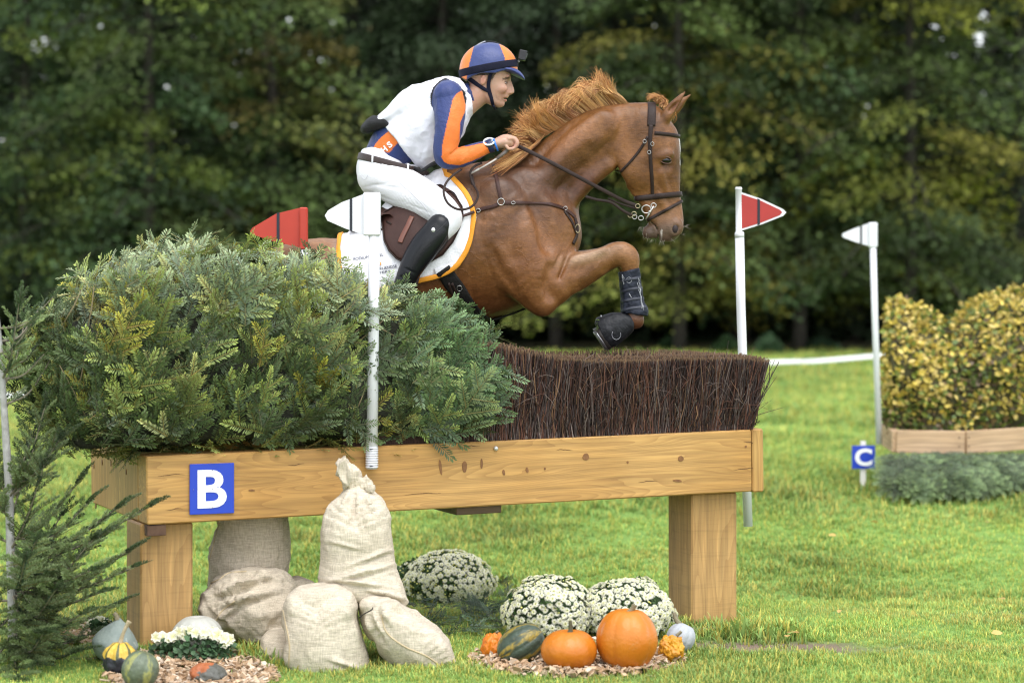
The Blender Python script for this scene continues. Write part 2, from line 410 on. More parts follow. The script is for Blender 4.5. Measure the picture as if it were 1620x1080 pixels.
def sdpoly(X, Z, pts):
    pts = np.asarray(pts, float); d = np.full(X.shape, 1e9); ins = np.zeros(X.shape, bool)
    for (x1, z1), (x2, z2) in zip(pts, np.roll(pts, -1, axis=0)):
        vx, vz = x2-x1, z2-z1; t = np.clip(((X-x1)*vx+(Z-z1)*vz)/(vx*vx+vz*vz+1e-12), 0, 1)
        d = np.minimum(d, np.hypot(X-x1-t*vx, Z-z1-t*vz))
        c = ((z1 > Z) != (z2 > Z)) & (X < (x2-x1)*(Z-z1)/(z2-z1+1e-12)+x1); ins ^= c
    return np.where(ins, -d, d)
def vnormals(V, Fq):
    n = np.zeros_like(V); a, b, c = V[Fq[:, 0]], V[Fq[:, 1]], V[Fq[:, 2]]
    fn = np.cross(b-a, c-a)
    for i in range(Fq.shape[1]): np.add.at(n, Fq[:, i], fn)
    return n/np.maximum(np.linalg.norm(n, axis=1), 1e-12)[:, None]
def chpx(rows, Yc):
    """rows (px, py, r_px, r_y_m, yoff) -> chain rows in metres"""
    out = []
    for (px, py, r, ry, yo) in rows:
        Y = Yc+yo; p = P(px, py, Y); out.append((p.x, p.z, r*Y/F, ry, Y))
    return out
def bvh_of(V, Fq): return BVHTree.FromPolygons([tuple(v) for v in V], [tuple(int(i) for i in f) for f in Fq])
CAMP = Vector((0, 0, H))
def hit(bvh, px, py, far=False, Yc=12.):
    """where the ray through a photo pixel meets a surface (point, normal); off the edge: the nearest surface point"""
    d = (P(px, py, 1.)-CAMP).normalized(); loc, n, i, t = bvh.ray_cast(CAMP, d)
    if loc is None:
        loc, n, i, t = bvh.find_nearest(P(px, py, Yc))
        v = P(px, py, Yc)-loc
        if v.length > 1e-6: n = v.normalized()
    if n.dot(d) > 0.2 and loc is not None: n = -n
    return loc, n
def strap(mb, bvh, pts, w, th=.004, off=.002, mirror=False, Yc=12., sub=8):
    """flat strap laid on a surface along a line of photo pixels; w in metres"""
    A = catmull(pts, sub); L = [hit(bvh, a[0], a[1], Yc=Yc) for a in A]
    C = np.array([tuple(l[0]+l[1]*off) for l in L]); Nn = np.array([tuple(l[1]) for l in L])
    for _ in range(2):
        C[1:-1] = (C[:-2]+C[1:-1]*2+C[2:])/4; Nn[1:-1] = (Nn[:-2]+Nn[1:-1]+Nn[2:])/3
    ribbon(mb, C, Nn, w, th)
    if mirror: C[:, 1] = 2*Yc-C[:, 1]; Nn[:, 1] *= -1; ribbon(mb, C, Nn, w, th)
def ribbon(mb, C, Nn, w, th):
    C = np.asarray(C, float); Nn = np.asarray(Nn, float); T = np.gradient(C, axis=0); T /= np.maximum(np.linalg.norm(T, axis=1), 1e-9)[:, None]
    S = np.cross(Nn, T); S /= np.maximum(np.linalg.norm(S, axis=1), 1e-9)[:, None]; N2 = np.cross(T, S); V = []; Fc = []
    w = np.full(len(C), w) if np.isscalar(w) else np.interp(np.linspace(0, 1, len(C)), np.linspace(0, 1, len(w)), w)
    prof = [(-.5, 0), (-.5, .6), (-.38, 1), (.38, 1), (.5, .6), (.5, 0)]; n = len(prof)
    for i in range(len(C)):
        for a, b in prof: V.append(C[i]+S[i]*a*w[i]+N2[i]*b*th)
    for i in range(len(C)-1):
        for k in range(n): Fc.append((i*n+k, i*n+(k+1) % n, (i+1)*n+(k+1) % n, (i+1)*n+k))
    Fc += [tuple(range(n-1, -1, -1)), tuple(range((len(C)-1)*n, len(C)*n))]
    mb.add(V, Fc)
def patch(bvh, poly, off, step=3.5, Yc=12., edge=0., edgew=None):
    """a sheet covering a photo-pixel polygon laid on the surface; returns V, quads/tris and the boundary line"""
    poly = np.array(poly, float); c = poly.mean(0)
    B = []
    for a, b in zip(poly, np.roll(poly, -1, axis=0)):
        n = max(1, int(np.hypot(*(b-a))/step)); B += [a+(b-a)*t/n for t in range(n)]
    B = np.array(B); rings = 14; V = []; line = []
    for k in range(rings+1):
        s = 1-k/rings
        for p in B:
            q = c+(p-c)*s; l, n = hit(bvh, q[0], q[1], Yc=Yc)
            V.append(l+n*(off if k else off*.6))
            if k == 0: line.append((l+n*off, n))
    m = len(B); V = np.array([tuple(v) for v in V]); Fq = []
    for k in range(rings-1):
        for i in range(m): j = (i+1) % m; Fq.append((k*m+i, (k+1)*m+i, (k+1)*m+j, k*m+j))
    Fq = [tuple(reversed(f)) for f in Fq]
    ci = len(V); V = np.vstack([V, V[(rings)*m][None]])
    for i in range(m): Fq.append(((rings-1)*m+i, (rings-1)*m+(i+1) % m, ci))
    return V, Fq, line
def text_mesh(s, size, name='t', bold=0., font_shear=0.):
    c = bpy.data.curves.new(name, 'FONT'); c.body = s; c.size = size; c.extrude = .0008; c.offset = bold; c.shear = font_shear
    c.align_x = 'CENTER'; c.align_y = 'CENTER'; c.resolution_u = 4
    o = bpy.data.objects.new(name, c); COL.objects.link(o); dg = bpy.context.evaluated_depsgraph_get()
    me = bpy.data.meshes.new_from_object(o.evaluated_get(dg)); bpy.data.objects.remove(o); 
    V = np.array([tuple(v.co) for v in me.vertices]); Fc = [tuple(p.vertices) for p in me.polygons]; bpy.data.meshes.remove(me); return V, Fc
# ------------------------------------------------------------------ setting: ground
GREEN_HOLES = []
def ground():
    ys = np.concatenate([np.arange(6, 20, .12), np.arange(20, 60, .6), np.arange(60, 400, 12)]); xs = np.concatenate([np.arange(-160, -8, 8), np.arange(-8, 9, .16), np.arange(12, 170, 8)])
    X, Y = np.meshgrid(xs, ys, indexing='ij'); Z = gz(X, Y); V = np.stack([X, Y, Z], -1).reshape(-1, 3)
    V[:, 2] += .006*vnoise(V, 6.)*(V[:, 1] < 25)
    n, m = X.shape; I = np.arange(n*m).reshape(n, m)
    Fq = np.stack([I[:-1, :-1], I[1:, :-1], I[1:, 1:], I[:-1, 1:]], -1).reshape(-1, 4)
    C = np.ones((len(V), 3)); far = np.clip((V[:, 1]-44)/2., 0, 1)[:, None]
    C = C*(1-far)+np.array([.30, .16, .12])*far
    for (cx, cy, rx, ry, c) in BARE:
        w = np.clip(1.6-1.3*(np.hypot((V[:, 0]-cx)/rx, (V[:, 1]-cy)/ry)+.35*vnoise(V, 5., 3)), 0, 1)[:, None]; C = C*(1-w)+np.array(c)*w
    m_ = mat('turf', (.13, .24, .04), (.20, .33, .06), 3., .95, 1., 120, attr='Col')
    tag(make('ground', V, Fq, m_, colors=C, origin=(0, 0, 0)), None, None, kind='structure')
pB = G(1185, 1025)
BARE = [(pB.x, pB.y+.05, .70, .22, (1.15, .48, 1.9)), (G(1140, 1000).x, G(1140, 1000).y, .22, .2, (2.0, 1.0, 4.2)), (G(1560, 870).x, 12.2, .8, .25, (1.2, .7, 1.4)), (-3.55, 17.5, 1.2, .8, (1.3, .6, 1.1)), (-3.2, 13.6, .5, .35, (1.1, .6, 1.1))]
ground()

# ------------------------------------------------------------------ the jump frame, laid out along its own front
A0 = np.array((-1.571, 10.6)); B0 = np.array((1.199, 11.75)); LEN = float(np.hypot(*(B0-A0))); U2 = (B0-A0)/LEN; W2 = np.array((-U2[1], U2[0]))
UV = np.array((U2[0], U2[1], 0)); WV = np.array((W2[0], W2[1], 0)); ZV = np.array((0, 0, 1.))
TILT = (.647-.608)/LEN
UV3 = np.array((U2[0], U2[1], TILT)); UV3 /= np.linalg.norm(UV3); ZV3 = np.array((-U2[0]*TILT, -U2[1]*TILT, 1)); ZV3 /= np.linalg.norm(ZV3)
def FP(u, w, z): return np.array((A0[0], A0[1], 0))+UV*u+WV*w+ZV*z
def FU(px, py, w=0.):
    """(u, z) on the plane w behind the jump's front, for a photo pixel"""
    d = np.array(((px-CX)/F, 1., -(py-HY)/F)); o = np.array((0, 0, H))-FP(0, w, 0)
    t = -(o@WV)/(d@WV); p = np.array((0, 0, H))+d*t; q = p-FP(0, w, 0); return float(q@UV), float(p[2])
def beam_z(u): return .608+TILT*u
BT = .294
jump = thing('jump_fence', 'large wooden jump of golden timber beams on two square posts, packed with dark brushwood', 'jump', (A0[0]+UV[0]*1.5, A0[1]+UV[1]*1.5, .04))
w_beam = wood_mat('golden_timber', (.44, .235, .062), (.53, .31, .10), (.24, .105, .026), 34)
w_end = wood_mat('golden_timber_end', (.42, .225, .062), (.49, .29, .09), (.27, .12, .03), 30, 'Z')
w_post = wood_mat('sawn_larch', (.41, .235, .075), (.50, .30, .11), (.28, .14, .042), 12, 'Z', sawn=.14)
def board(name, u0, u1, w0, w1, z0, z1, m, bev=.006, parent=jump, along=True):
    mb = MB(); c = FP((u0+u1)/2, (w0+w1)/2, 0); c[2] = z0+(z1-z0)/2
    if along: c[2] = beam_z((u0+u1)/2)+(z0+z1)/2; mb.box(c*0, np.array((1, 0, 0))*(u1-u0)/2, np.array((0, 1, 0))*(w1-w0)/2, np.array((0, 0, 1))*(z1-z0)/2, bev)
    else: mb.box(c*0, np.array((1, 0, 0))*(u1-u0)/2, np.array((0, 1, 0))*(w1-w0)/2, np.array((0, 0, 1))*(z1-z0)/2, bev)
    o = make(name, mb.V, mb.Fc, m, smooth=False, origin=(0, 0, 0))
    a = math.atan2(U2[1], U2[0]); t = -math.atan(TILT) if along else 0
    o.parent = parent; o.location = Vector(c)-world_loc(parent)
    o.rotation_euler = (0, t, a) if along else (0, 0, a)
    return o
board('front_beam', .0, LEN-.062, 0, .15, 0, BT, w_beam)
board('side_beam', LEN-.060, LEN, -.003, 1.06, -.004, BT+.002, w_end)
board('side_beam', .0, .15, .152, 1.06, 0, BT, w_end)
board('back_beam', .152, LEN-.062, .92, 1.06, 0, BT, w_beam)
w_weath_shade = wood_mat('weathered_shaded_face', (.24, .135, .065), (.31, .18, .09), (.12, .06, .03), 14, 'Z', sawn=.5)  # weathered sawn wood, with the left faces' shade put into its colour
def beam_post(px0, px1, py):
    u0 = FU(px0, 800, .09)[0]; u1 = FU(px1, 800, .09)[0]; c = FP((u0+u1)/2, .2, 0); zb = float(gz(c[0], c[1]))-.08
    zt = beam_z((u0+u1)/2)-.004
    o = board('post', u0, u1, .075, .33, zb, zt, w_post, .008, along=False); o.data.materials.append(w_weath_shade)
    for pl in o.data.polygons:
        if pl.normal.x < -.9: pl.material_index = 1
    return o
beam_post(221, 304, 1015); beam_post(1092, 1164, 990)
board('cross_bearer', FU(697, 800, .3)[0], FU(768, 800, .3)[0], .1, .72, -.045, -.004, wood_mat('dark_bearer', (.12, .07, .04), (.16, .1, .06), (.05, .03, .02), 14), .004)
board('cleat', FU(232, 800, .02)[0], FU(262, 800, .02)[0], .01, .06, -.05, -.004, MATS.get('x') or mat('rusty_iron', (.07, .035, .02), (.13, .07, .04), 30, .8), .002)
# knots and nail heads in the front beam
knot = mat('knot_wood', (.13, .055, .02), (.24, .11, .035), 60, .7)
mb = MB()
for (px, py, a, b, rot) in [(735, 738, 4, 9, 0), (697, 739, 2.2, 12, 8), (762, 733, 1.8, 8, 0), (797, 747, 2.2, 4.5, 10), (834, 743, 2.2, 4.5, 10), (862, 741, 1.6, 2, 0),
                            (927, 722, 5.5, 5.5, 0), (1077, 725, 5, 4.5, 0), (1072, 760, 8, 2, -8), (1180, 706, 1.8, 1.8, 0), (398, 775, 5, 1.5, -4), (993, 731, 1.6, 2, 0)]:
    u, z = FU(px, py, -.0015); c = FP(u, -.0015, z); pts = []
    for k in range(14):
        t = 2*math.pi*k/14; dx = a*math.cos(t)*(1+.12*math.sin(3*t+px)); dz = b*math.sin(t); ro = math.radians(rot)
        pts.append(c+UV*(dx*math.cos(ro)-dz*math.sin(ro))*.0029+ZV*(dx*math.sin(ro)+dz*math.cos(ro))*.0029)
    mb.prism(pts, WV*.003)
mb.obj('knots', knot, jump, smooth=False)
mb = MB(); rr_ = random.Random(4)
for (px, py, l) in [(250, 752, 40), (262, 806, 26), (1176, 700, 30), (1160, 742, 46), (640, 782, 60), (735, 706, 3), (1010, 762, 34), (455, 735, 24), (880, 712, 28)]:
    pts = []; n = 9; L_ = max(l, 26)*.0029
    for k in range(n+1): t = k/n; pts.append((t, .0011*math.sin(math.pi*t)+.0002, .0022*math.sin(t*5+px)+.0016*rr_.uniform(-1, 1)))
    u, z = FU(px, py, -.0008); c = FP(u, -.0006, z)
    ring = [c+UV3*(t*L_)+ZV*(o+w) for t, w, o in pts]+[c+UV3*(t*L_)+ZV*(o-w) for t, w, o in reversed(pts)]
    mb.prism(ring, WV*.0012)
mb.obj('drying_crack', mat('crack_dark', (.07, .032, .014), rough=.9), jump, smooth=False)
mb = MB(); u, z = FU(784, 709); mb.ball(FP(u, -.004, z), .011, 12, 8); mb.obj('bolt_head', mat('zinc', (.6, .6, .58), rough=.4, metal=.6), jump)
mb = MB()
for (px, py) in [(149, 737), (162, 731), (176, 733), (200, 746), (152, 800)]:
    d = np.array(((px-CX)/F, 1., -(py-HY)/F)); o = np.array((0, 0, H))-FP(0, 0, 0); t = -(o@UV)/(d@UV); p = np.array((0, 0, H))+d*t-UV*.001
    mb.prism([p+WV*.007*math.cos(a)+ZV*.013*math.sin(a) for a in np.linspace(0, 6.28, 11)[:-1]], UV*.004)
mb.obj('nail_holes', knot, jump, smooth=False)

# ------------------------------------------------------------------ brushwood packed in the frame
def brush():
    u0 = FU(715, 640)[0]; u1 = FU(1186, 640, .05)[0]; n = 9500
    tops = np.array([(760, 538), (800, 545), (840, 556), (880, 563), (940, 567), (1000, 567), (1080, 563), (1150, 562), (1210, 568)], float)
    tu = np.array([FU(a, b)[0] for a, b in tops]); tz = np.array([FU(a, b)[1] for a, b in tops])
    r = RNG; kind = r.random(n)
    u = u0+(u1-u0)*r.random(n); w = np.where(kind < .6, .02+.05*r.random(n)**2*2, .02+.84*r.random(n))
    e = kind > .9; u[e] = u1-.05*r.random(e.sum())**2; w[e] = .02+.84*r.random(e.sum())
    bun = np.round(u*9)/9; lean = .07*(_hsh(bun, 3)-.5)+r.normal(0, .045, n)+.13*np.clip((u-(u1-.35))/.35, 0, 1)**2
    leanw = -.05*r.random(n)*(w < .2)+r.normal(0, .02, n)
    zb = .608+TILT*u+BT+np.where(w < .17, .001, -.10); zt = np.interp(u, tu, tz)+.003*r.normal(0, 1, n)-.012*(w < .06)+.008*_hsh(np.round(u*14)/14, 5)
    low = r.random(n) < .35; zt[low] -= r.random(low.sum())*.30
    L = zt-zb; N3 = 5; TS = [0, .34, .68, .965, 1.]; Vs = []; Fs = []
    wob = r.normal(0, .010, (n, N3)); wob[:, 4] = wob[:, 3]; wobw = r.normal(0, .007, (n, N3)); wobw[:, 4] = wobw[:, 3]; wob[:, 0] = 0; rad = .0019+.0020*r.random(n); ph = r.random(n)*6.28
    base = np.array((A0[0], A0[1], 0)); V = np.zeros((n, N3*3, 3))
    for k in range(N3):
        t = TS[k]; uu = u+lean*L*1.5*t+wob[:, k]; ww = w+leanw*t+wobw[:, k]; zz = zb+L*t
        for j in range(3):
            a = ph+j*2.094; rr = rad*(1-.25*t)
            V[:, k*3+j] = base+(uu+rr*np.cos(a))[:, None]*UV+(ww+rr*np.sin(a))[:, None]*WV+zz[:, None]*ZV
    T = []
    for k in range(N3-1):
        for j in range(3): T.append((k*3+j, k*3+(j+1) % 3, (k+1)*3+(j+1) % 3, (k+1)*3+j))
    T = np.array(T); Fq = (T[None]+(np.arange(n)*N3*3)[:, None, None]).reshape(-1, 4)
    pal = np.array([(.075, .034, .024), (.12, .050, .032), (.050, .032, .030), (.16, .12, .105), (.20, .11, .06), (.034, .020, .016), (.10, .072, .065)])
    c = pal[r.choice(7, n, p=[.24, .22, .16, .12, .05, .11, .10])]*(.55+.9*r.random(n))[:, None]*(.75+.5*_hsh(np.round(u*22)/22, 9))[:, None]
    C = np.repeat(c[:, None], N3*3, 1); tip = np.zeros((N3*3, 1)); tip[-3:] = 1
    C = C*(1-tip)+tip*(np.array((.30, .19, .10))*.8+.2*C); C = C.reshape(-1, 3)
    V = V.reshape(-1, 3)
    # stray twigs across the face and off the end
    mb = MB()
    for i in range(230):
        a = r.random()*(u1-u0)+u0; z = 1.02+r.random()*.22; l = .04+.12*r.random(); an = r.normal(1.2, .7); p = FP(a, -.015-.02*r.random(), z)
        q = p+UV*math.cos(an)*l*(1 if r.random() < .6 else -1)+ZV*math.sin(an)*l-WV*.01; m_ = (p+q)/2+ZV*.01
        c0 = pal[r.integers(7)]*1.4; mb.col = tuple(c0); mb.tube([p, m_, q], [.0014, .0012, .0006], 3)
    end = [((1183, 661), (1205, 630), (1229, 595), .003), ((1183, 661), (1212, 652), (1240, 644), .002), ((1186, 650), (1205, 640), (1221, 633), .0012), ((1203, 628), (1212, 615), (1216, 606), .0012)]
    for a, b, c_, rd in end:
        pts = []
        for q in (a, b, c_):
            uu, z = FU(q[0], q[1], .25); pts.append(FP(uu, .25, z))
        mb.col = (.10, .055, .03); mb.tube(pts, [rd, rd*.8, rd*.4], 4, sub=3)
    for i in range(110):
        uu = u0+r.random()*(u1-u0+.05); z = np.interp(uu, tu, tz); p = FP(uu, .05+.8*r.random(), z-.02); mb.col = (.16, .10, .055)
        mb.tube([p, p+np.array((r.normal(0, .02), r.normal(0, .02), .022+.03*r.random()**3))], [.0012, .0006], 3)
    nv = len(V); V2 = np.array(mb.V); C2 = np.array(mb.C)
    o = make('brushwood', np.vstack([V, V2]), [tuple(f) for f in Fq]+[tuple(i+nv for i in f) for f in mb.Fc], mat('twigs', (1, 1, 1), (.8, .8, .8), 20, .85, attr='Col'), jump, colors=np.vstack([C, C2]))
    o['kind'] = 'stuff'
    # packed heart of the bundles
    us = np.linspace(u0-.5, u1-.05, 40); mb = MB(); V = []
    for uu in us:
        z1 = np.interp(uu, tu, tz)-.03+.01*math.sin(uu*40)
        for (w, z) in ((.045, .7), (.05, z1-.02), (.09, z1), (.84, z1), (.88, .7)): V.append(FP(uu, w, z))
    Fc = [(i*5+k, (i+1)*5+k, (i+1)*5+k+1, i*5+k+1) for i in range(39) for k in range(4)]+[(0, 1, 2, 3, 4), tuple(range(39*5+4, 39*5-1, -1))]
    make('brushwood_heart', V, Fc, mat('twig_heart', (.028, .014, .010), (.06, .030, .02), 60, .95, 1., 90, stretch=(3, 3, .3)), jump, smooth=False)
def _hsh(a, s): return _hash(np.round(np.asarray(a)*97).astype(np.int64), 3, 5, s)
brush()

# ------------------------------------------------------------------ lettered signs
def sign(px0, py0, px1, py1, w, letter, label, Y=None, yaw=0., stake=None):
    blue = mat('sign_blue', (.012, .045, .42), (.014, .052, .46), 6, .35); wht = mat('sign_white', (.82, .83, .85), rough=.4)
    if Y is None:
        u0, z1 = FU(px0, py0, w); u1, z0 = FU(px1, py1, w); c = FP((u0+u1)/2, w, (z0+z1)/2); X = UV; W = WV; hw, hh = (u1-u0)/2, (z1-z0)/2
    else:
        a = P(px0, py0, Y); b = P(px1, py1, Y); c = np.array(((a.x+b.x)/2, Y, (a.z+b.z)/2)); hw, hh = abs(b.x-a.x)/2, abs(a.z-b.z)/2
        X = np.array((math.cos(yaw), math.sin(yaw), 0)); W = np.array((-X[1], X[0], 0))
    mb = MB(); mb.box(c, X*hw, W*.004, ZV*hh, .0015)
    o = tag(mb.obj('letter_sign', blue, origin=tuple(c), smooth=False), label, 'sign')
    V, Fc = text_mesh(letter, 1., 'letter', .022 if letter == 'B' else .035)
    V = V-(V.max(0)+V.min(0))/2; s = hh*2*.76/(V[:, 1].max()-V[:, 1].min()); sx = hw*2*(.66 if letter == 'B' else .74)/(V[:, 0].max()-V[:, 0].min())
    VV = c+X*(V[:, 0:1]*sx)+ZV*(V[:, 1:2]*s)-W*(.0056+V[:, 2:3]*1.)
    make('letter', VV, Fc, wht, o, smooth=False)
    if letter == 'B':
        mb = MB()
        for dx, dz in ((0, .37), (0, -.37), (0, .0), (-.42, 0)): mb.ball(c+X*dx*2*hw+ZV*dz*2*hh-W*.0075, .0022, 6, 4)
        mb.obj('screw', mat('screw_grey', (.2, .2, .22), rough=.4, metal=.5), o)
    if stake:
        mb = MB(); b = c.copy(); b[1] += .03; g = float(gz(b[0], b[1])); mb.box(np.array((b[0], b[1]-.01, (g-.1+c[2]+hh+.03)/2)), X*.018, W*.012, ZV*((c[2]+hh+.03-g+.1)/2), .002); mb.obj('stake', mat('stake_wood', (.75, .72, .68), rough=.7), o, smooth=False)
sign(300, 734, 370, 811, -.008, 'B', 'blue square sign with white letter B screwed to the wooden beam')

# ------------------------------------------------------------------ flag poles
pvc = mat('white_pvc', (.76, .76, .80), (.70, .70, .74), 14, .35, stretch=(1, 1, .2)); red = mat('flag_red', (.46, .040, .018), (.40, .032, .015), 9, .45)
blk = mat('tape_black', (.012, .014, .024), rough=.5)
redL = mat('flag_red_deep', (.42, .030, .024), (.36, .026, .02), 9, .5)
def flagpole(label, name, pts, Y, r, flag, stripe, sleeve, mflag, msleeve, rim=False, group=None, ribs=None, tipY=0., inner=None):
    """pts: pole line in pixels top to bottom; flag polygon in pixels; sleeve = (x0,x1,y0,y1)"""
    base = P(pts[-1][0], pts[-1][1], Y); t = thing(name, label, 'flag', tuple(base))
    sc = Y/F
    mb = MB(); mb.tube([P(x, y, Y) for x, y in pts], [r*sc]*len(pts), 14); pole = mb.obj('pole', pvc, t)
    if ribs:
        mb = MB()
        for k in range(9):
            y = ribs[0]+(ribs[1]-ribs[0])*k/8; c = P(ribs[2], y, Y); mb.tube([c+Vector((0, 0, .0025)), c-Vector((0, 0, .0025))], r*sc*1.14, 14)
        mb.obj('screw_thread', pvc, pole)
        mb = MB()
        for y in (ribs[0]+1, ribs[1]-2): c = P(ribs[2], y, Y); mb.box((c.x, c.y-r*sc*1.17, c.z), (.007, 0, .0015), (0, .001, 0), (0, 0, .0015))
        mb.obj('mark', blk, pole, smooth=False)
    if inner:
        mb = MB(); mb.tube([P(x, y, Y) for x, y, _ in inner], [q*sc for _, _, q in inner], 12); mb.obj('top_tube', pvc, pole)
    hub = MB()
    if sleeve:
        x0, x1, y0, y1 = sleeve; a = P(x0, y0, Y); b = P(x1, y1, Y)
        hub.box(((a.x+b.x)/2, Y, (a.z+b.z)/2), (0, 0, (a.z-b.z)/2), ((b.x-a.x)/2, 0, 0), (0, r*sc*1.25, 0), .006); hub.obj('sleeve', msleeve, t, smooth=False)
    f = [P(x, y, Y+.002) for x, y in flag]; th = .012
    mb = MB(); mb.prism(f, (0, th, 0)); fl = mb.obj('pennant', pvc if rim else mflag, t, smooth=False)
    if rim:
        c = sum(f, Vector())/len(f); g = [c+(q-c)*.86+Vector((-.006, 0, 0)) for q in f]
        for s_ in (-1, 1):
            mb = MB(); mb.prism([q+Vector((0, s_*(th/2+.0008), 0)) for q in g], (0, .0016, 0)); mb.obj('red_face', mflag, fl, smooth=False)
    (x0, x1, ya, yb, yc, yd) = stripe
    mb = MB(); mb.prism([P(x0, ya, Y+.002), P(x1, yb, Y+.002), P(x1, yc, Y+.002), P(x0, yd, Y+.002)], (0, th+.008, 0)); mb.obj('stripe', blk, fl, smooth=False)
    return t
uW, zW = FU(590, 740, -.035); YW = FP(uW, -.035, 0)[1]
flagpole('tall white pole with white pennant screwed to the front beam beside the sacks', 'flag_pole', [(592.5, 320), (591, 500), (588, 741)], YW, 9, [(576, 307), (541, 320), (519, 333), (514, 341), (518, 349), (545, 361), (578, 372.5)],
         (553.5, 557.5, 315, 314, 366, 364.5), (575, 602, 304.5, 373), pvc, pvc, ribs=(708, 738, 588.3))
flagpole('red flag with black stripe half hidden behind the spruce branches', 'flag_pole', [(481, 335), (481, 500), (480, 700)], 11.75, 6, [(476, 328.5), (437, 338), (400, 360), (395.5, 366), (399, 371), (430, 381), (476, 392)],
         (438, 442.5, 337, 336, 384, 385), (474, 487, 328, 395), red, red)
flagpole('white pole with white rimmed red pennant behind the right end of the brushwood', 'flag_pole', [(1170, 372), (1172, 480), (1178, 660), (1183.5, 832)], FP(FU(1180, 700, .9)[0], .9, 0)[1], 7.2,
         [(1168, 302.5), (1205, 315), (1239, 331), (1244, 336), (1239, 341.5), (1205, 355), (1168, 366.5)], (1198, 1202, 314, 316, 355, 356.5), None, redL, pvc, rim=True,
         inner=[(1168.5, 296, 4.5), (1168.5, 299, 6), (1168.5, 300, 5.0), (1169, 366, 5.0), (1169.7, 368, 7.5), (1170, 376, 7.5)])
flagpole('distant white pole and pennant beside the autumn hedge', 'flag_pole', [(1381, 385), (1384, 500), (1391, 702)], 17.2, 5, [(1376, 352.5), (1350, 362), (1334, 369), (1332, 372.5), (1335, 376), (1354, 383), (1378, 390)],
         (1360.5, 1363.5, 358, 357, 386, 385), (1374, 1387.5, 352, 391), pvc, pvc)
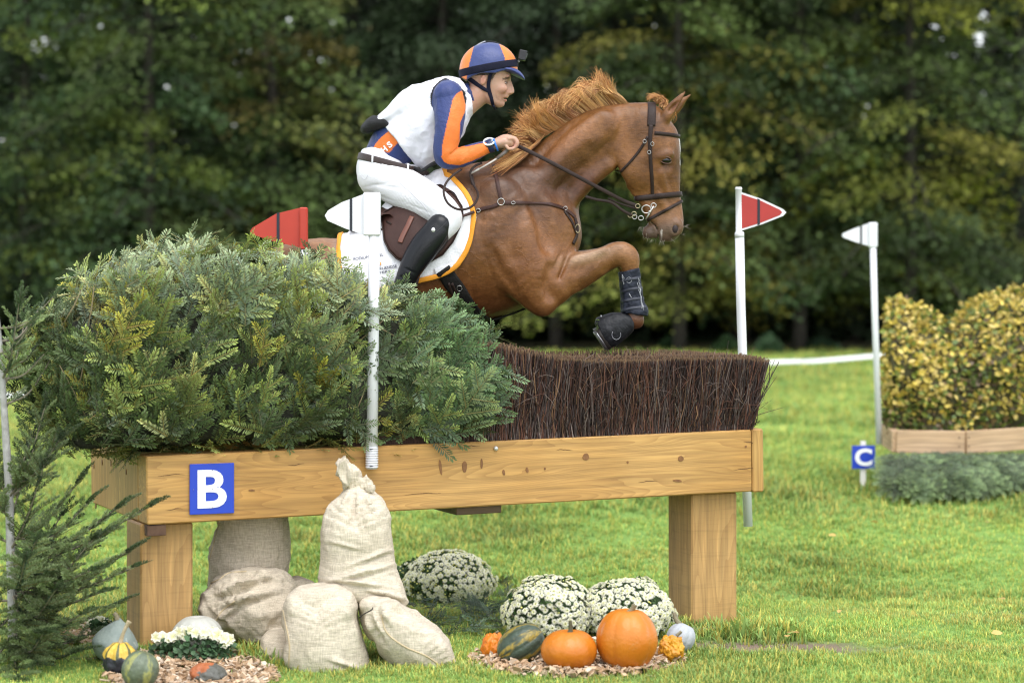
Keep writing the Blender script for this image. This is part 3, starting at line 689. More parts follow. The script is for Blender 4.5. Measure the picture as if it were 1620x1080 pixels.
# ------------------------------------------------------------------ the horse
YC = 12.0
def pxm(px, py, yo=0.):
    p = P(px, py, YC+yo); return (p.x, p.y, p.z)
def cf(fld, rows, k=.02, mode='add', sub=4, grow=0.): return fld.chain(chpx(rows, YC), k, mode, sub, grow)
def el(fld, px, py, a, b, ry, yo, rot=0., k=.01, mode='add'):
    c = pxm(px, py, yo); s = (YC+yo)/F; fld.ell(c, (a*s, ry, b*s), rot, k, mode)
def horse_field(h=.0078):
    lo = pxm(205, 715); hi = pxm(1100, 130)
    f = Field((lo[0], YC-.46, lo[2]), (hi[0], YC+.46, hi[2]), h)
    # trunk
    cf(f, [(868, 362, 44, .15, 0), (836, 368, 84, .21, 0), (795, 378, 112, .255, 0), (742, 388, 121, .285, 0), (685, 407, 108, .30, 0), (622, 440, 93, .295, 0),
           (560, 466, 92, .275, 0), (500, 474, 96, .265, 0), (450, 482, 90, .25, 0), (405, 498, 72, .20, 0)], 0)
    cf(f, [(700, 300, 22, .05, 0), (745, 284, 22, .045, 0), (800, 276, 22, .045, 0)], .05)          # withers
    # neck
    cf(f, [(800, 330, 70, .15, 0), (845, 306, 66, .12, 0), (882, 274, 56.5, .098, 0), (922, 241, 54, .088, 0), (958, 218, 50, .082, 0), (990, 207, 44, .08, 0), (1022, 203, 38, .078, 0)], .05)
    # head
    hd = [(1020, 197, 33, .078, 0), (1035, 222, 39, .092, 0), (1036, 250, 40, .088, 0), (1037, 280, 39, .068, 0), (1043, 308, 33.5, .055, 0), (1050, 330, 30, .047, 0), (1053, 348, 28.5, .050, 0), (1054, 357, 25, .052, 0)]
    cf(f, hd, .02)
    for s in (-1, 1):
        el(f, 1009, 258, 31, 43, .03, s*.055, 12, .03)                      # jowl
        cf(f, [(1010, 290, 20, .02, s*.04), (1022, 318, 10, .02, s*.035), (1030, 345, 8, .02, s*.03)], .015)
        el(f, 1052, 246, 13, 7, .016, s*.080, 20, .02)                      # brow over the eye
        el(f, 1058, 262, 13, 7, .012, s*.072, -35, .014, 'cut')             # socket
        cf(f, [(1046, 274, 4, .010, s*.070), (1050, 292, 4, .008, s*.059), (1056, 306, 3, .006, s*.048)], .018)   # facial crest
        cf(f, [(1044, 312, 4, .006, s*.050), (1054, 330, 4, .006, s*.045)], .016)
        el(f, 1069, 360, 11.5, 14.5, .022, s*.037, -20, .016)               # nostril rim
        el(f, 1069, 362, 6.4, 8.6, .016, s*.064, -38, .004, 'cut')
        # ears
        e_ = 0 if s < 0 else 6; cf(f, [(1050, 191, 10, .028, s*.045), (1056+e_*.5, 181, 9.5, .022, s*.055), (1065+e_, 168+e_*.4, 7.6, .017, s*.06), (1075+e_, 156+e_*.5, 4.6, .011, s*.058), (1084.5+e_*1.5, 144.5+e_*.8, 1.0, .003, s*.055)], .010)
        el(f, 1065+e_, 169+e_*.4, 2.8, 13, .012, s*.055-.018 if s < 0 else s*.055+.018, -42, .004, 'cut')
    el(f, 1029, 367, 13.5, 12, .032, 0, 20, .012)                            # chin
    el(f, 1051, 371, 17, 11, .036, 0, 0, .012)                               # upper lip
    cf(f, [(1013, 345, 3, .06, 0), (1028, 350, 1.2, .07, 0), (1039, 361, 1.0, .06, 0), (1041, 381, 1.4, .05, 0)], .004, 'cut')   # mouth line
    # muscle of neck and shoulder
    for s in (-1, 1):
        cf(f, [(832, 300, 34, .06, s*.125), (846, 350, 38, .07, s*.155), (858, 390, 32, .06, s*.16)], .05)
        cf(f, [(790, 312, 30, .06, s*.20), (812, 372, 46, .07, s*.225), (832, 425, 46, .075, s*.215), (848, 462, 30, .07, s*.19)], .05)
        cf(f, [(880, 330, 24, .05, s*.075), (884, 360, 32, .07, s*.09), (878, 392, 34, .08, s*.10)], .04)       # breast
        cf(f, [(956, 196, 22, .035, s*.065), (920, 224, 24, .04, s*.085), (880, 262, 22, .05, s*.10), (846, 306, 18, .05, s*.135)], .03)   # brachiocephalic ridge
        cf(f, [(960, 262, 13, .03, s*.05), (930, 288, 13, .035, s*.055), (906, 316, 12, .03, s*.06)], .02)       # jugular side
        # foreleg
        dx = 0 if s < 0 else -3
        cf(f, [(840, 420, 50, .075, s*.185), (862, 444, 43, .075, s*.175), (884, 437, 37, .066, s*.165), (908, 430, 31.5, .056, s*.155), (935, 420, 25, .046, s*.148), (958, 410, 20, .039, s*.144),
               (978+dx, 403, 19.5, .040, s*.142), (991+dx, 406, 19.5, .041, s*.14), (996+dx, 420, 15.5, .034, s*.14), (998+dx, 440, 11.5, .026, s*.14), (1001+dx, 470, 10.5, .024, s*.14), (1004+dx, 494, 12, .028, s*.14), (1005+dx, 506, 13.5, .031, s*.14)], .028, sub=12)
        el(f, 856, 474, 23, 26, .06, s*.185, 20, .03)                        # point of elbow
        cf(f, [(893, 416, 12, .02, s*.20), (925, 409, 10, .018, s*.185), (955, 397, 7, .015, s*.172)], .012)     # extensor
        cf(f, [(892, 452, 12, .02, s*.195), (925, 436, 8, .015, s*.18)], .012)
        cf(f, [(1003+dx, 507, 12.5, .028, s*.14), (990+dx, 511, 12, .027, s*.14), (977+dx, 512, 15, .034, s*.14)], .012)  # pastern
        el(f, 1010+dx, 511, 6, 7, .02, s*.14, 0, .01)
        # hind leg, trailing behind the spruce
        cf(f, [(452, 486, 74, .10, s*.13), (452, 535, 56, .095, s*.16), (432, 580, 38, .075, s*.17), (402, 618, 25, .05, s*.165), (370, 642, 19, .036, s*.16), (335, 651, 13, .025, s*.16),
               (292, 655, 11.5, .024, s*.16), (268, 660, 14, .03, s*.16), (252, 676, 11, .027, s*.16), (244, 690, 14, .032, s*.16)], .03)
        el(f, 357, 634, 12, 8, .02, s*.16, 30, .01)
    cf(f, [(398, 444, 16, .035, 0), (372, 452, 13, .03, 0), (352, 474, 9, .024, 0), (340, 500, 6, .018, 0)], .02)   # dock
    # creases
    for s in (-1, 1):
        cf(f, [(838, 398, 20, .035, s*.240), (848, 430, 22, .04, s*.240), (850, 456, 14, .03, s*.230)], .035)
        cf(f, [(848, 326, 8, .022, s*.232), (862, 352, 12, .026, s*.246), (866, 386, 10, .024, s*.252)], .06, 'cut')
        cf(f, [(820, 334, 7, .016, s*.290), (802, 372, 9, .020, s*.318), (810, 404, 7, .016, s*.322)], .06, 'cut')
        cf(f, [(872, 424, 5, .018, s*.262), (868, 448, 7, .022, s*.266), (872, 468, 5, .018, s*.252)], .045, 'cut')
        cf(f, [(935, 240, 8, .018, s*.142), (905, 262, 9, .022, s*.158), (874, 294, 9, .022, s*.184)], .05, 'cut')
        cf(f, [(908, 394, 4, .035, s*.19), (899, 404, 4.5, .035, s*.215), (892, 422, 4, .03, s*.225), (884, 440, 2, .02, s*.235)], .016, 'cut')
        cf(f, [(776, 396, 5, .03, s*.315), (792, 428, 7, .035, s*.305), (812, 460, 8, .035, s*.295), (830, 486, 7, .03, s*.265)], .028, 'cut')
        cf(f, [(988, 190, 4, .016, s*.092), (978, 222, 6, .022, s*.098), (970, 256, 5, .020, s*.098)], .02, 'cut')
    return f
HV, HF = horse_field().mesh()
_n = vnormals(HV, HF)
_st = HV*np.array([1, 1, 1.])
amp = .0038*fbm(_st, 6., 3, 4)+.0011*(1-np.abs(fbm(HV*np.array([1., 1, .7]), 26., 2, 8)))
HV = HV+_n*amp[:, None]
def sv(p): return np.array([CX+p[:, 0]*F/p[:, 1], HY-(p[:, 2]-H)*F/p[:, 1]]).T     # back to photo pixels, to place coat colours
def blob(Q, x, y, a, b, rot=0):
    r = math.radians(rot); dx, dy = Q[:, 0]-x, Q[:, 1]-y; u = dx*math.cos(r)+dy*math.sin(r); v = -dx*math.sin(r)+dy*math.cos(r)
    return np.exp(-((u/a)**2+(v/b)**2))
_m = HV.copy(); _m[:, 1] = YC; Q = sv(_m)
C = np.tile(np.array([.165, .068, .0165]), (len(HV), 1))
def tint(w, c): 
    global C
    w = np.clip(w, 0, 1)[:, None]; C = C*(1-w)+np.array(c)*w
nz = fbm(HV, 5., 4, 2)
tint(.30+.75*nz, (.085, .034, .011)); tint(.5*np.clip(fbm(HV*np.array((1, 1, 1.6)), 13., 3, 44), 0, 1), (.30, .135, .055))
tint(.8*blob(Q, 800, 285, 80, 34, -20)+.3*nz*blob(Q, 800, 285, 80, 34, -20), (.080, .040, .024))      # sweat, dark and greyish
tint(.9*blob(Q, 890, 282, 60, 32, -40)*(1+.6*nz), (.085, .036, .018))
tint(.75*blob(Q, 930, 290, 30, 28, -40), (.085, .030, .013))
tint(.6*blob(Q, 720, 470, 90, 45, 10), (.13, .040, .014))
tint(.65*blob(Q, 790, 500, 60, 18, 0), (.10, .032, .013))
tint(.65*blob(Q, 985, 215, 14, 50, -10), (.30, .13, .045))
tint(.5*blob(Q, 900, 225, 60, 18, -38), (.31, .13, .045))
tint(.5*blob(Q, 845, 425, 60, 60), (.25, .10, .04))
tint(.7*blob(Q, 930, 405, 42, 9, -14), (.44, .30, .20))  # pale sheen along the top of the forearm, put into the colour
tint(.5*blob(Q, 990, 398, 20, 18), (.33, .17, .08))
tint(.9*blob(Q, 1058, 366, 34, 20), (.115, .078, .055))                                         # muzzle
tint(.8*blob(Q, 1028, 368, 18, 16), (.115, .085, .07))
tint(.5*blob(Q, 1055, 335, 26, 16), (.30, .15, .07))
tint(.8*blob(Q, 1057, 252, 17, 12, 20), (.13, .055, .022))
tint(.9*(np.abs(Q[:, 0]-1046-.25*(375-Q[:, 1])*.2) < .9+.5*nz)*(Q[:, 1] > 357)*(Q[:, 1] < 380), (.60, .54, .50))   # snip
tint(.95*((HV[:, 1]-YC)**2 < .021**2)*(Q[:, 0] > 1066)*(Q[:, 1] > 212)*(Q[:, 1] < 262), (.78, .76, .74))            # star and stripe
tint(.9*blob(Q, 1062, 378, 22, 5), (.16, .10, .08))
tint(.8*blob(Q, 1069, 168, 5, 16, 40)*(np.abs(np.abs(HV[:, 1]-YC)-.075) < .02), (.16, .06, .025))
tint(.55*((Q[:, 0] < 560)*blob(Q, 520, 380, 60, 20)), (.40, .22, .12))
tint(.75*blob(Q, 540, 402, 9, 22)*(nz > -.1), (.48, .40, .34))
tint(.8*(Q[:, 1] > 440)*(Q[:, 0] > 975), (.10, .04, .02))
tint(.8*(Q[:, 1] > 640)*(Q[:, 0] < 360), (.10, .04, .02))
coat = mat('chestnut_coat', (1, 1, 1), (.80, .76, .72), 26, .42, .4, 34, (1, 1, 1), 'Col', spec=.36, sheen=.0, bstretch=(1, 1, .6), contrast=.2)
def add_fine_bump(m, sc=420., st=.25, stretch=(1, 1, .25)):
    nt = m.node_tree; N = nt.nodes; L = nt.links; b = N['Principled BSDF']; src = b.inputs['Normal'].links[0].from_socket if b.inputs['Normal'].links else None
    tc = N.new('ShaderNodeTexCoord'); mp = N.new('ShaderNodeMapping'); mp.inputs['Scale'].default_value = stretch; L.new(tc.outputs['Object'], mp.inputs[0])
    n = N.new('ShaderNodeTexNoise'); n.inputs['Scale'].default_value = sc; n.inputs['Detail'].default_value = 3; L.new(mp.outputs[0], n.inputs['Vector'])
    bp = N.new('ShaderNodeBump'); bp.inputs['Strength'].default_value = st; bp.inputs['Distance'].default_value = .002; L.new(n.outputs[0], bp.inputs['Height'])
    if src: L.new(src, bp.inputs['Normal'])
    L.new(bp.outputs[0], b.inputs['Normal'])
add_fine_bump(coat)
def add_hair_tone(m, sc=150., stretch=(.25, 1, 1), lo=.72, hi=1.28):
    nt = m.node_tree; N = nt.nodes; L = nt.links; b = N['Principled BSDF']; src = b.inputs['Base Color'].links[0].from_socket; tc = N.new('ShaderNodeTexCoord'); mp = N.new('ShaderNodeMapping'); mp.inputs['Scale'].default_value = stretch; mp.inputs['Rotation'].default_value = (0, .6, 0); L.new(tc.outputs['Object'], mp.inputs[0])
    n = N.new('ShaderNodeTexNoise'); n.inputs['Scale'].default_value = sc; n.inputs['Detail'].default_value = 5; n.inputs['Roughness'].default_value = .7; L.new(mp.outputs[0], n.inputs['Vector'])
    r = N.new('ShaderNodeMapRange'); r.inputs[1].default_value = .3; r.inputs[2].default_value = .7; r.inputs[3].default_value = lo; r.inputs[4].default_value = hi; L.new(n.outputs[0], r.inputs[0])
    mx = N.new('ShaderNodeMix'); mx.data_type = 'RGBA'; mx.blend_type = 'MULTIPLY'; mx.inputs['Factor'].default_value = 1; L.new(src, mx.inputs['A']); L.new(r.outputs[0], mx.inputs['B']); L.new(mx.outputs['Result'], b.inputs['Base Color'])
add_hair_tone(coat)
def add_veins(m, sc=5.5, width=.010, dist=.003, st=.28, warp=.05):
    """raised branching veins: thin bands where a warped noise crosses its middle value"""
    nt = m.node_tree; N = nt.nodes; L = nt.links; b = N['Principled BSDF']; src = b.inputs['Normal'].links[0].from_socket
    tc = N.new('ShaderNodeTexCoord'); w = N.new('ShaderNodeTexNoise'); w.inputs['Scale'].default_value = 30; L.new(tc.outputs['Object'], w.inputs['Vector'])
    mv = N.new('ShaderNodeVectorMath'); mv.operation = 'SCALE'; mv.inputs['Scale'].default_value = warp; L.new(w.outputs['Color'], mv.inputs[0])
    ad = N.new('ShaderNodeVectorMath'); ad.operation = 'ADD'; L.new(tc.outputs['Object'], ad.inputs[0]); L.new(mv.outputs[0], ad.inputs[1])
    n = N.new('ShaderNodeTexNoise'); n.inputs['Scale'].default_value = sc; n.inputs['Detail'].default_value = 1.5; L.new(ad.outputs[0], n.inputs['Vector'])
    s = N.new('ShaderNodeMath'); s.operation = 'SUBTRACT'; s.inputs[1].default_value = .5; L.new(n.outputs[0], s.inputs[0])
    a = N.new('ShaderNodeMath'); a.operation = 'ABSOLUTE'; L.new(s.outputs[0], a.inputs[0])
    r = N.new('ShaderNodeMapRange'); r.interpolation_type = 'SMOOTHSTEP'; r.inputs[1].default_value = 0; r.inputs[2].default_value = width; r.inputs[3].default_value = 1; r.inputs[4].default_value = 0; L.new(a.outputs[0], r.inputs[0])
    bp = N.new('ShaderNodeBump'); bp.inputs['Strength'].default_value = st; bp.inputs['Distance'].default_value = dist; L.new(r.outputs[0], bp.inputs['Height']); L.new(src, bp.inputs['Normal']); L.new(bp.outputs[0], b.inputs['Normal'])
add_veins(coat)
horse = thing('horse', 'chestnut horse jumping over the brushwood with forelegs folded and mane blown up', 'horse', pxm(740, 560))
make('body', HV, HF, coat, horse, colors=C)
HB = bvh_of(HV, HF)
# eyes
for s in (-1, 1):
    mb = MB(); l = Vector(pxm(1055.5, 254.5, s*.088)); loc, n, _, _ = HB.find_nearest(l); n = Vector((.25, s, 0)).normalized()
    e = loc-n*.0115; mb.ball(e, (.0260, .0205, .0215), 24, 16); eye = mb.obj('eye', mat('horse_eye', (.004, .003, .002), rough=.10, spec=.4, coat=.2), horse)
    mb = MB()
    for sg, rr in ((1, .0040), (-1, .0026)):
        pts = [e+Vector((.0285*math.cos(a), s*(.0165*math.sin(a)**.5 if math.sin(a) > 0 else 0)*1.0+s*.002, sg*.0165*math.sin(a)-.004*math.cos(a))) for a in np.linspace(.05, 3.09, 13)]
        mb.tube(pts, [.002+(rr-.002)*math.sin(a) for a in np.linspace(0, 3.14, 13)], 8)
    mb.obj('eyelid', mat('eyelid', (.075, .030, .015), (.10, .04, .02), 80, .5), horse)
    mb = MB(); p = Vector(pxm(1068, 362, s*.05)); mb.ball(p, (.015, .012, .023), 14, 10); mb.obj('nostril', mat('nostril_dark', (.022, .012, .012), rough=.7), horse)
# hooves
hoof_m = mat('hoof', (.028, .024, .022), (.05, .042, .036), 30, .4, .3, 80); iron = mat('shoe_iron', (.40, .40, .42), (.2, .2, .21), 60, .35, metal=.8)
def hoof(p_top, p_sole_c, toe, r_top, r_sole, yo, shoe=True):
    """loft from the coronet to the sole; toe = direction of the toe within the sole"""
    a = np.array(pxm(*p_top, yo)); b = np.array(pxm(*p_sole_c, yo)); ax = b-a; ax /= np.linalg.norm(ax)
    t = np.array((toe[0], 0, -toe[1]), float); t -= ax*(t@ax); t /= np.linalg.norm(t); sd = np.cross(ax, t); V = []; n = 22; R = 5
    for k in range(R+1):
        s = k/R; c = a+(b-a)*s; r = r_top+(r_sole-r_top)*s
        for i in range(n):
            an = 2*math.pi*i/n; ct = math.cos(an); V.append(c+t*r*(ct*1.12+.12*s if ct > 0 else ct*.86)+sd*r*math.sin(an)*.92)
    Fc = [(k*n+i, k*n+(i+1) % n, (k+1)*n+(i+1) % n, (k+1)*n+i) for k in range(R) for i in range(n)]+[tuple(range(n-1, -1, -1)), tuple(range(R*n, R*n+n))]
    h = make('hoof', V, Fc, hoof_m, horse)
    mb = MB(); c = b+ax*.003
    pts = [c+t*r_sole*(math.cos(an)*1.0+.1)+sd*r_sole*math.sin(an)*.82 for an in np.linspace(-2.3, 2.3, 22)]
    mb.tube(pts, .0058, 6); make('horseshoe', mb.V, mb.Fc, iron, h)
for s in (-1, 1):
    dx = 0 if s < 0 else -3
    hoof((978+dx, 515), (950+dx, 534), (.15, 1), .047, .060, s*.14)
    hoof((246, 688), (232, 706), (-.8, .5), .046, .060, s*.16)
# boots on the forelegs
bootm = mat('tendon_boot', (.008, .010, .018), (.026, .030, .045), 30, .55, .5, 60, contrast=.12, spec=.2); bell = mat('bell_boot', (.006, .0065, .008), (.018, .019, .022), 40, .5, .5, 50, spec=.25)
mudm = mat('lather', (.42, .43, .45), (.2, .2, .22), 60, .8)
for s in (-1, 1):
    dx = 0 if s < 0 else -3; f = Field((pxm(925, 0)[0], YC+s*.14-.09, pxm(0, 570)[2]), (pxm(1050, 0)[0], YC+s*.14+.09, pxm(0, 410)[2]), .0035)
    cf(f, [(997+dx, 432, 16.5, .040, s*.14), (999+dx, 450, 16, .037, s*.14), (1001+dx, 470, 16.5, .037, s*.14), (1003+dx, 490, 19, .041, s*.14), (1005+dx, 494, 20.5, .044, s*.14)], .004)
    pl = [pxm(a+dx, b, s*.14) for a, b in [(980, 431), (1011, 424), (1027, 500), (984, 494)]]; f.poly([(p[0], p[2]) for p in pl])
    V, Fq = f.mesh(); n_ = vnormals(V, Fq); V = V+n_*(.0022*fbm(V, 40., 3, 3))[:, None]
    bt = make('tendon_boot', V, Fq, bootm, horse)
    mb = MB(); bb = bvh_of(V, Fq)
    for yy in (442, 458, 474, 488): strap(mb, bb, [(982+dx+(yy-440)*.05, yy+4), (996+dx, yy), (1013+dx+(yy-440)*.18, yy-3)], .013, .003, .0, Yc=YC+s*.14) if s < 0 else None
    if mb.V: make('boot_strap', mb.V, mb.Fc, mat('boot_strap', (.012, .014, .022), (.03, .034, .05), 40, .5), bt)
    if s < 0:
        mb = MB()
        for (a, b, c, d, r_) in [(984, 434, 987, 450, .0022), (1012, 455, 1016, 488, .003), (1010, 440, 1014, 462, .0018), (995, 464, 999, 471, .0015), (988, 441, 985, 436, .0012), (1008, 447, 1019, 491, .0014)]:
            l = [hit(bb, a+(c-a)*t, b+(d-b)*t, Yc=YC-.14)[0]+Vector((.002*math.sin(t*17), -.001, 0)) for t in np.linspace(0, 1, 8)]; mb.tube(l, r_, 5)
        an = np.linspace(0, 6.28, 18); mb.tube([hit(bb, 995+4.2*math.cos(a), 443+4.5*math.sin(a), Yc=YC-.14)[0]+Vector((0, -.001, 0)) for a in an], .0011, 5)
        make('boot_marks', mb.V, mb.Fc, mudm, bt)
    f = Field((pxm(920, 0)[0], YC+s*.14-.09, pxm(0, 575)[2]), (pxm(1040, 0)[0], YC+s*.14+.09, pxm(0, 470)[2]), .0035)
    cf(f, [(990+dx, 512, 17, .046, s*.14), (976+dx, 517, 23, .056, s*.14), (963+dx, 524, 26.5, .062, s*.14)], .004)
    pl = [pxm(a+dx, b, s*.14) for a, b in [(1001, 486), (950, 484), (944, 512), (966, 556), (1004, 540)]]; f.poly([(p[0], p[2]) for p in pl])
    V, Fq = f.mesh(); n_ = vnormals(V, Fq); V = V+n_*(.002*fbm(V, 34., 2, 5))[:, None]; bl = make('bell_boot', V, Fq, bell, horse)
    if s < 0:
        bb = bvh_of(V, Fq); mb = MB()
        an = np.linspace(2.6, 6.6, 14); mb.tube([hit(bb, 975+7*math.cos(a), 529+8*math.sin(a)*-1, Yc=YC-.14)[0]+Vector((0, -.001, 0)) for a in an], .0013, 5)
        for q in [(951, 500), (953, 514), (957, 521)]: mb.ball(pxm(q[0], q[1], -.185), (.004, .003, .005), 8, 6)
        make('boot_marks', mb.V, mb.Fc, mudm, bl)
        mb = MB()
        for k in range(9): 
            p = Vector(pxm(950+k*.6, 508+k*2.2, -.17)); q = p+Vector((-.02-.02*random.random(), -.01*random.random(), .012*random.uniform(-1.6, 1.4))); mb.tube([p, (p+q)/2+Vector((0, 0, .006)), q], [.0012, .001, .0005], 4)
        tag(mb.obj('grass_tuft', mat('wet_grass', (.14, .26, .04), (.22, .34, .06), 30, .7), origin=pxm(948, 512, -.17)), 'few blades of grass stuck in the heel of the folded forehoof', 'grass blades')
# mane: blown up and back
def strand_mesh(guides, n, m, jit, width, cols, yj=.02, seed=1, segs=9, wave=.006):
    r = np.random.default_rng(seed); Gd = np.array(guides, float)    # (g, 3 or 4 points, 3)
    g = len(Gd); V = np.zeros((n, segs+1, 2, 3)); Cc = np.zeros((n, (segs+1)*2, 3))
    for i in range(n):
        a = r.random()*(g-1); k = int(a); t = a-k; K = Gd[k]*(1-t)+Gd[min(k+1, g-1)]*t
        K = K+r.normal(0, 1, K.shape)*np.array([0.004]+[jit]*(len(K)-1))[:, None]; K[:, 1] += r.normal(0, yj)*np.linspace(.4, 1.6, len(K))
        ln = .62+.5*r.random(); K = K[0]+(K-K[0])*ln if r.random() < .5 else K
        c = catmull(K, 4); s = np.linspace(0, len(c)-1, segs+1); c = np.stack([np.interp(s, np.arange(len(c)), c[:, q]) for q in range(3)], 1)
        ph = r.random(3)*6.28; tt = np.linspace(0, 1, segs+1)
        c += wave*np.sin(tt[:, None]*7+ph)*tt[:, None]
        T = np.gradient(c, axis=0); S = np.cross(T, [r.normal(0, .5), 1, r.normal(0, .5)]); S /= np.maximum(np.linalg.norm(S, axis=1), 1e-9)[:, None]
        w = width*(1-.85*tt**1.5)*(.6+.8*r.random()); V[i, :, 0] = c-S*w[:, None]/2; V[i, :, 1] = c+S*w[:, None]/2
        cc = np.array(cols[r.integers(len(cols))])*(.75+.5*r.random()); Cc[i] = cc*(.85+.4*np.repeat(tt, 2)[:, None])
    m_ = (segs+1)*2; T_ = np.array([(2*j, 2*j+1, 2*j+3, 2*j+2) for j in range(segs)])
    return V.reshape(-1, 3), (T_[None]+(np.arange(n)*m_)[:, None, None]).reshape(-1, 4), Cc.reshape(-1, 3)
gm = [[(993, 166), (972, 152), (953, 134), (946, 114)], [(985, 166), (962, 146), (946, 124), (938, 116)], [(975, 168), (950, 142), (930, 132), (921, 140)], [(960, 172), (932, 140), (914, 130), (903, 146)],
      [(945, 174), (920, 150), (902, 140), (890, 160)], [(930, 180), (898, 156), (884, 146), (872, 164)], [(915, 186), (882, 164), (864, 158), (856, 172)], [(898, 196), (868, 174), (852, 166), (846, 178)],
      [(884, 204), (860, 188), (848, 172), (840, 162)], [(872, 210), (850, 200), (836, 182), (829, 172)], [(860, 218), (842, 208), (824, 198), (808, 190)], [(850, 228), (836, 216), (822, 206), (806, 205)],
      [(842, 236), (828, 230), (812, 232), (800, 240)], [(832, 244), (816, 246), (800, 252), (786, 262)], [(820, 250), (806, 256), (790, 262), (772, 270)], [(806, 256), (792, 262), (778, 266), (764, 271)]]
gm = [[pxm(*q) for q in g] for g in gm]
maneC = [(.44, .20, .055), (.52, .26, .08), (.36, .14, .035), (.28, .10, .025), (.60, .34, .13)]
def locks(guides, nl, ns, jit, width, cols, seed, yspread=.03, yo=0., segs=12, tipspread=.004, curl=.012):
    r = np.random.default_rng(seed); Gd = np.array(guides, float); g = len(Gd); V = []; Cc = []
    tt = np.linspace(0, 1, segs+1)
    for i in range(nl):
        a = (i+r.random())/nl*(g-1); k = min(int(a), g-2); t = a-k; K = Gd[k]*(1-t)+Gd[k+1]*t; K = K+r.normal(0, 1, K.shape)*jit*np.linspace(0, 1.6, len(K))[:, None]; yy = r.normal(0, yspread); K[:, 1] += yo+yy*np.linspace(.3, 1.5, len(K))
        K = K[0]+(K-K[0])*r.uniform(.68, 1.02); base = np.array(cols[r.integers(len(cols))])*r.uniform(.7, 1.25); ph = r.random(3)*6.28; cv = r.normal(0, curl)
        root = (Gd[min(k+1, g-1)][0]-Gd[k][0]); root = root/(np.linalg.norm(root)+1e-9)
        fan = r.uniform(.4, 1.6)
        for j in range(ns):
            q = r.normal(0, 1); q2 = r.normal(0, 1); L = K.copy(); L[0] += root*q*.009; L[1] += root*q*.008+np.array((0, q2*.004, 0)); L[2:] += (root*q*tipspread*fan+np.array((0, q2*.004, r.normal(0, 1)*tipspread*fan)))*np.linspace(.7, 1.5, len(L)-2)[:, None]
            c = catmull(L, 5); s_ = np.linspace(0, len(c)-1, segs+1); c = np.stack([np.interp(s_, np.arange(len(c)), c[:, m]) for m in range(3)], 1); ln = r.uniform(.8, 1.0); c = c[0]+(c-c[0])*ln
            c = c+(cv*np.sin(tt[:, None]*5+ph)+.0025*np.sin(tt[:, None]*9+r.random(3)*6.28))*tt[:, None]
            T = np.gradient(c, axis=0); S = np.cross(T, [r.normal(0, .3), 1, r.normal(0, .3)]); S /= np.maximum(np.linalg.norm(S, axis=1), 1e-9)[:, None]; w = width*r.uniform(.6, 1.2)*(1-.8*tt**2); V.append(np.stack([c-S*w[:, None]/2, c+S*w[:, None]/2], 1)); Cc.append((base*r.uniform(.85, 1.15))*(.75+.55*np.repeat(tt, 2)[:, None]))
    n = len(V); V = np.array(V); m_ = (segs+1)*2; T_ = np.array([(2*j, 2*j+1, 2*j+3, 2*j+2) for j in range(segs)])
    return V.reshape(-1, 3), (T_[None]+(np.arange(n)*m_)[:, None, None]).reshape(-1, 4), np.array(Cc).reshape(-1, 3)
maneC = [(.44, .21, .065), (.56, .31, .11), (.36, .15, .042), (.24, .085, .022), (.68, .42, .18)]
V1, F1, C1 = locks(gm, 420, 14, .010, .0022, maneC, 3, tipspread=.011)
gl = [[pxm(860, 214, -.02), pxm(845, 232, -.08), pxm(822, 250, -.12), pxm(790, 268, -.14)], [pxm(840, 232, -.02), pxm(825, 246, -.08), pxm(805, 260, -.12), pxm(768, 274, -.14)]]
V2, F2, C2 = locks(gl, 60, 18, .007, .0022, maneC[:4], 5, .012, curl=.005, tipspread=.007)
hairm = mat('mane_hair', (1, 1, 1), (.9, .85, .8), 60, .45, attr='Col', spec=.4)
make('mane', np.vstack([V1, V2]), np.vstack([F1, F2+len(V1)]), hairm, horse, colors=np.vstack([C1, C2]))
gt = [[pxm(362, 452), pxm(335, 470), pxm(305, 505), pxm(262, 545)], [pxm(350, 478, .01), pxm(325, 505), pxm(300, 540), pxm(270, 585)], [pxm(342, 498), pxm(320, 530), pxm(305, 565), pxm(292, 615)]]
V, Fq, C_ = strand_mesh(gt, 900, None, .02, .004, maneC[:4], .03, 6)
make('tail', V, Fq, hairm, horse, colors=C_)
gf = [[pxm(1036, 160), pxm(1040, 152), pxm(1030, 150), pxm(1022, 158)], [pxm(1048, 170, -.01), pxm(1054, 160), pxm(1046, 154), pxm(1040, 152)], [pxm(1055, 180, -.01), pxm(1064, 176), pxm(1068, 184), pxm(1066, 196)]]
V, Fq, C_ = strand_mesh(gf, 260, None, .006, .0025, maneC[:4], .012, 8)
make('forelock', V, Fq, hairm, horse, colors=C_)
# whiskers
mb = MB()
for k in range(60):
    q = random.choice([(1020, 372), (1026, 378), (1034, 382), (1048, 383), (1078, 374), (1082, 362), (1016, 362), (1060, 381)]); p = Vector(pxm(q[0]+random.uniform(-4, 4), q[1]-3, random.uniform(-.04, .03)))
    d = Vector((random.uniform(-.5, .3) if q[0] < 1050 else random.uniform(0, 1), random.uniform(-.3, .3), random.uniform(-1, -.2) if q[0] < 1070 else random.uniform(-.4, .5))).normalized()*random.uniform(.012, .03)
    mb.tube([p, p+d*.6, p+d+Vector((0, 0, -.003))], [.0007, .0006, .0003], 3)
mb.obj('whiskers', mat('whisker', (.35, .30, .25), rough=.5), horse)['kind'] = 'stuff'

# ------------------------------------------------------------------ tack
leather = mat('brown_leather', (.036, .015, .011), (.052, .023, .017), 22, .45, .25, 300, spec=.25); dleather = mat('dark_leather', (.018, .010, .008), (.030, .017, .013), 26, .45, .2, 300, spec=.22)
steel = mat('steel', (.50, .49, .47), rough=.28, metal=.95); brass = mat('pale_brass', (.45, .38, .24), rough=.35, metal=.9)
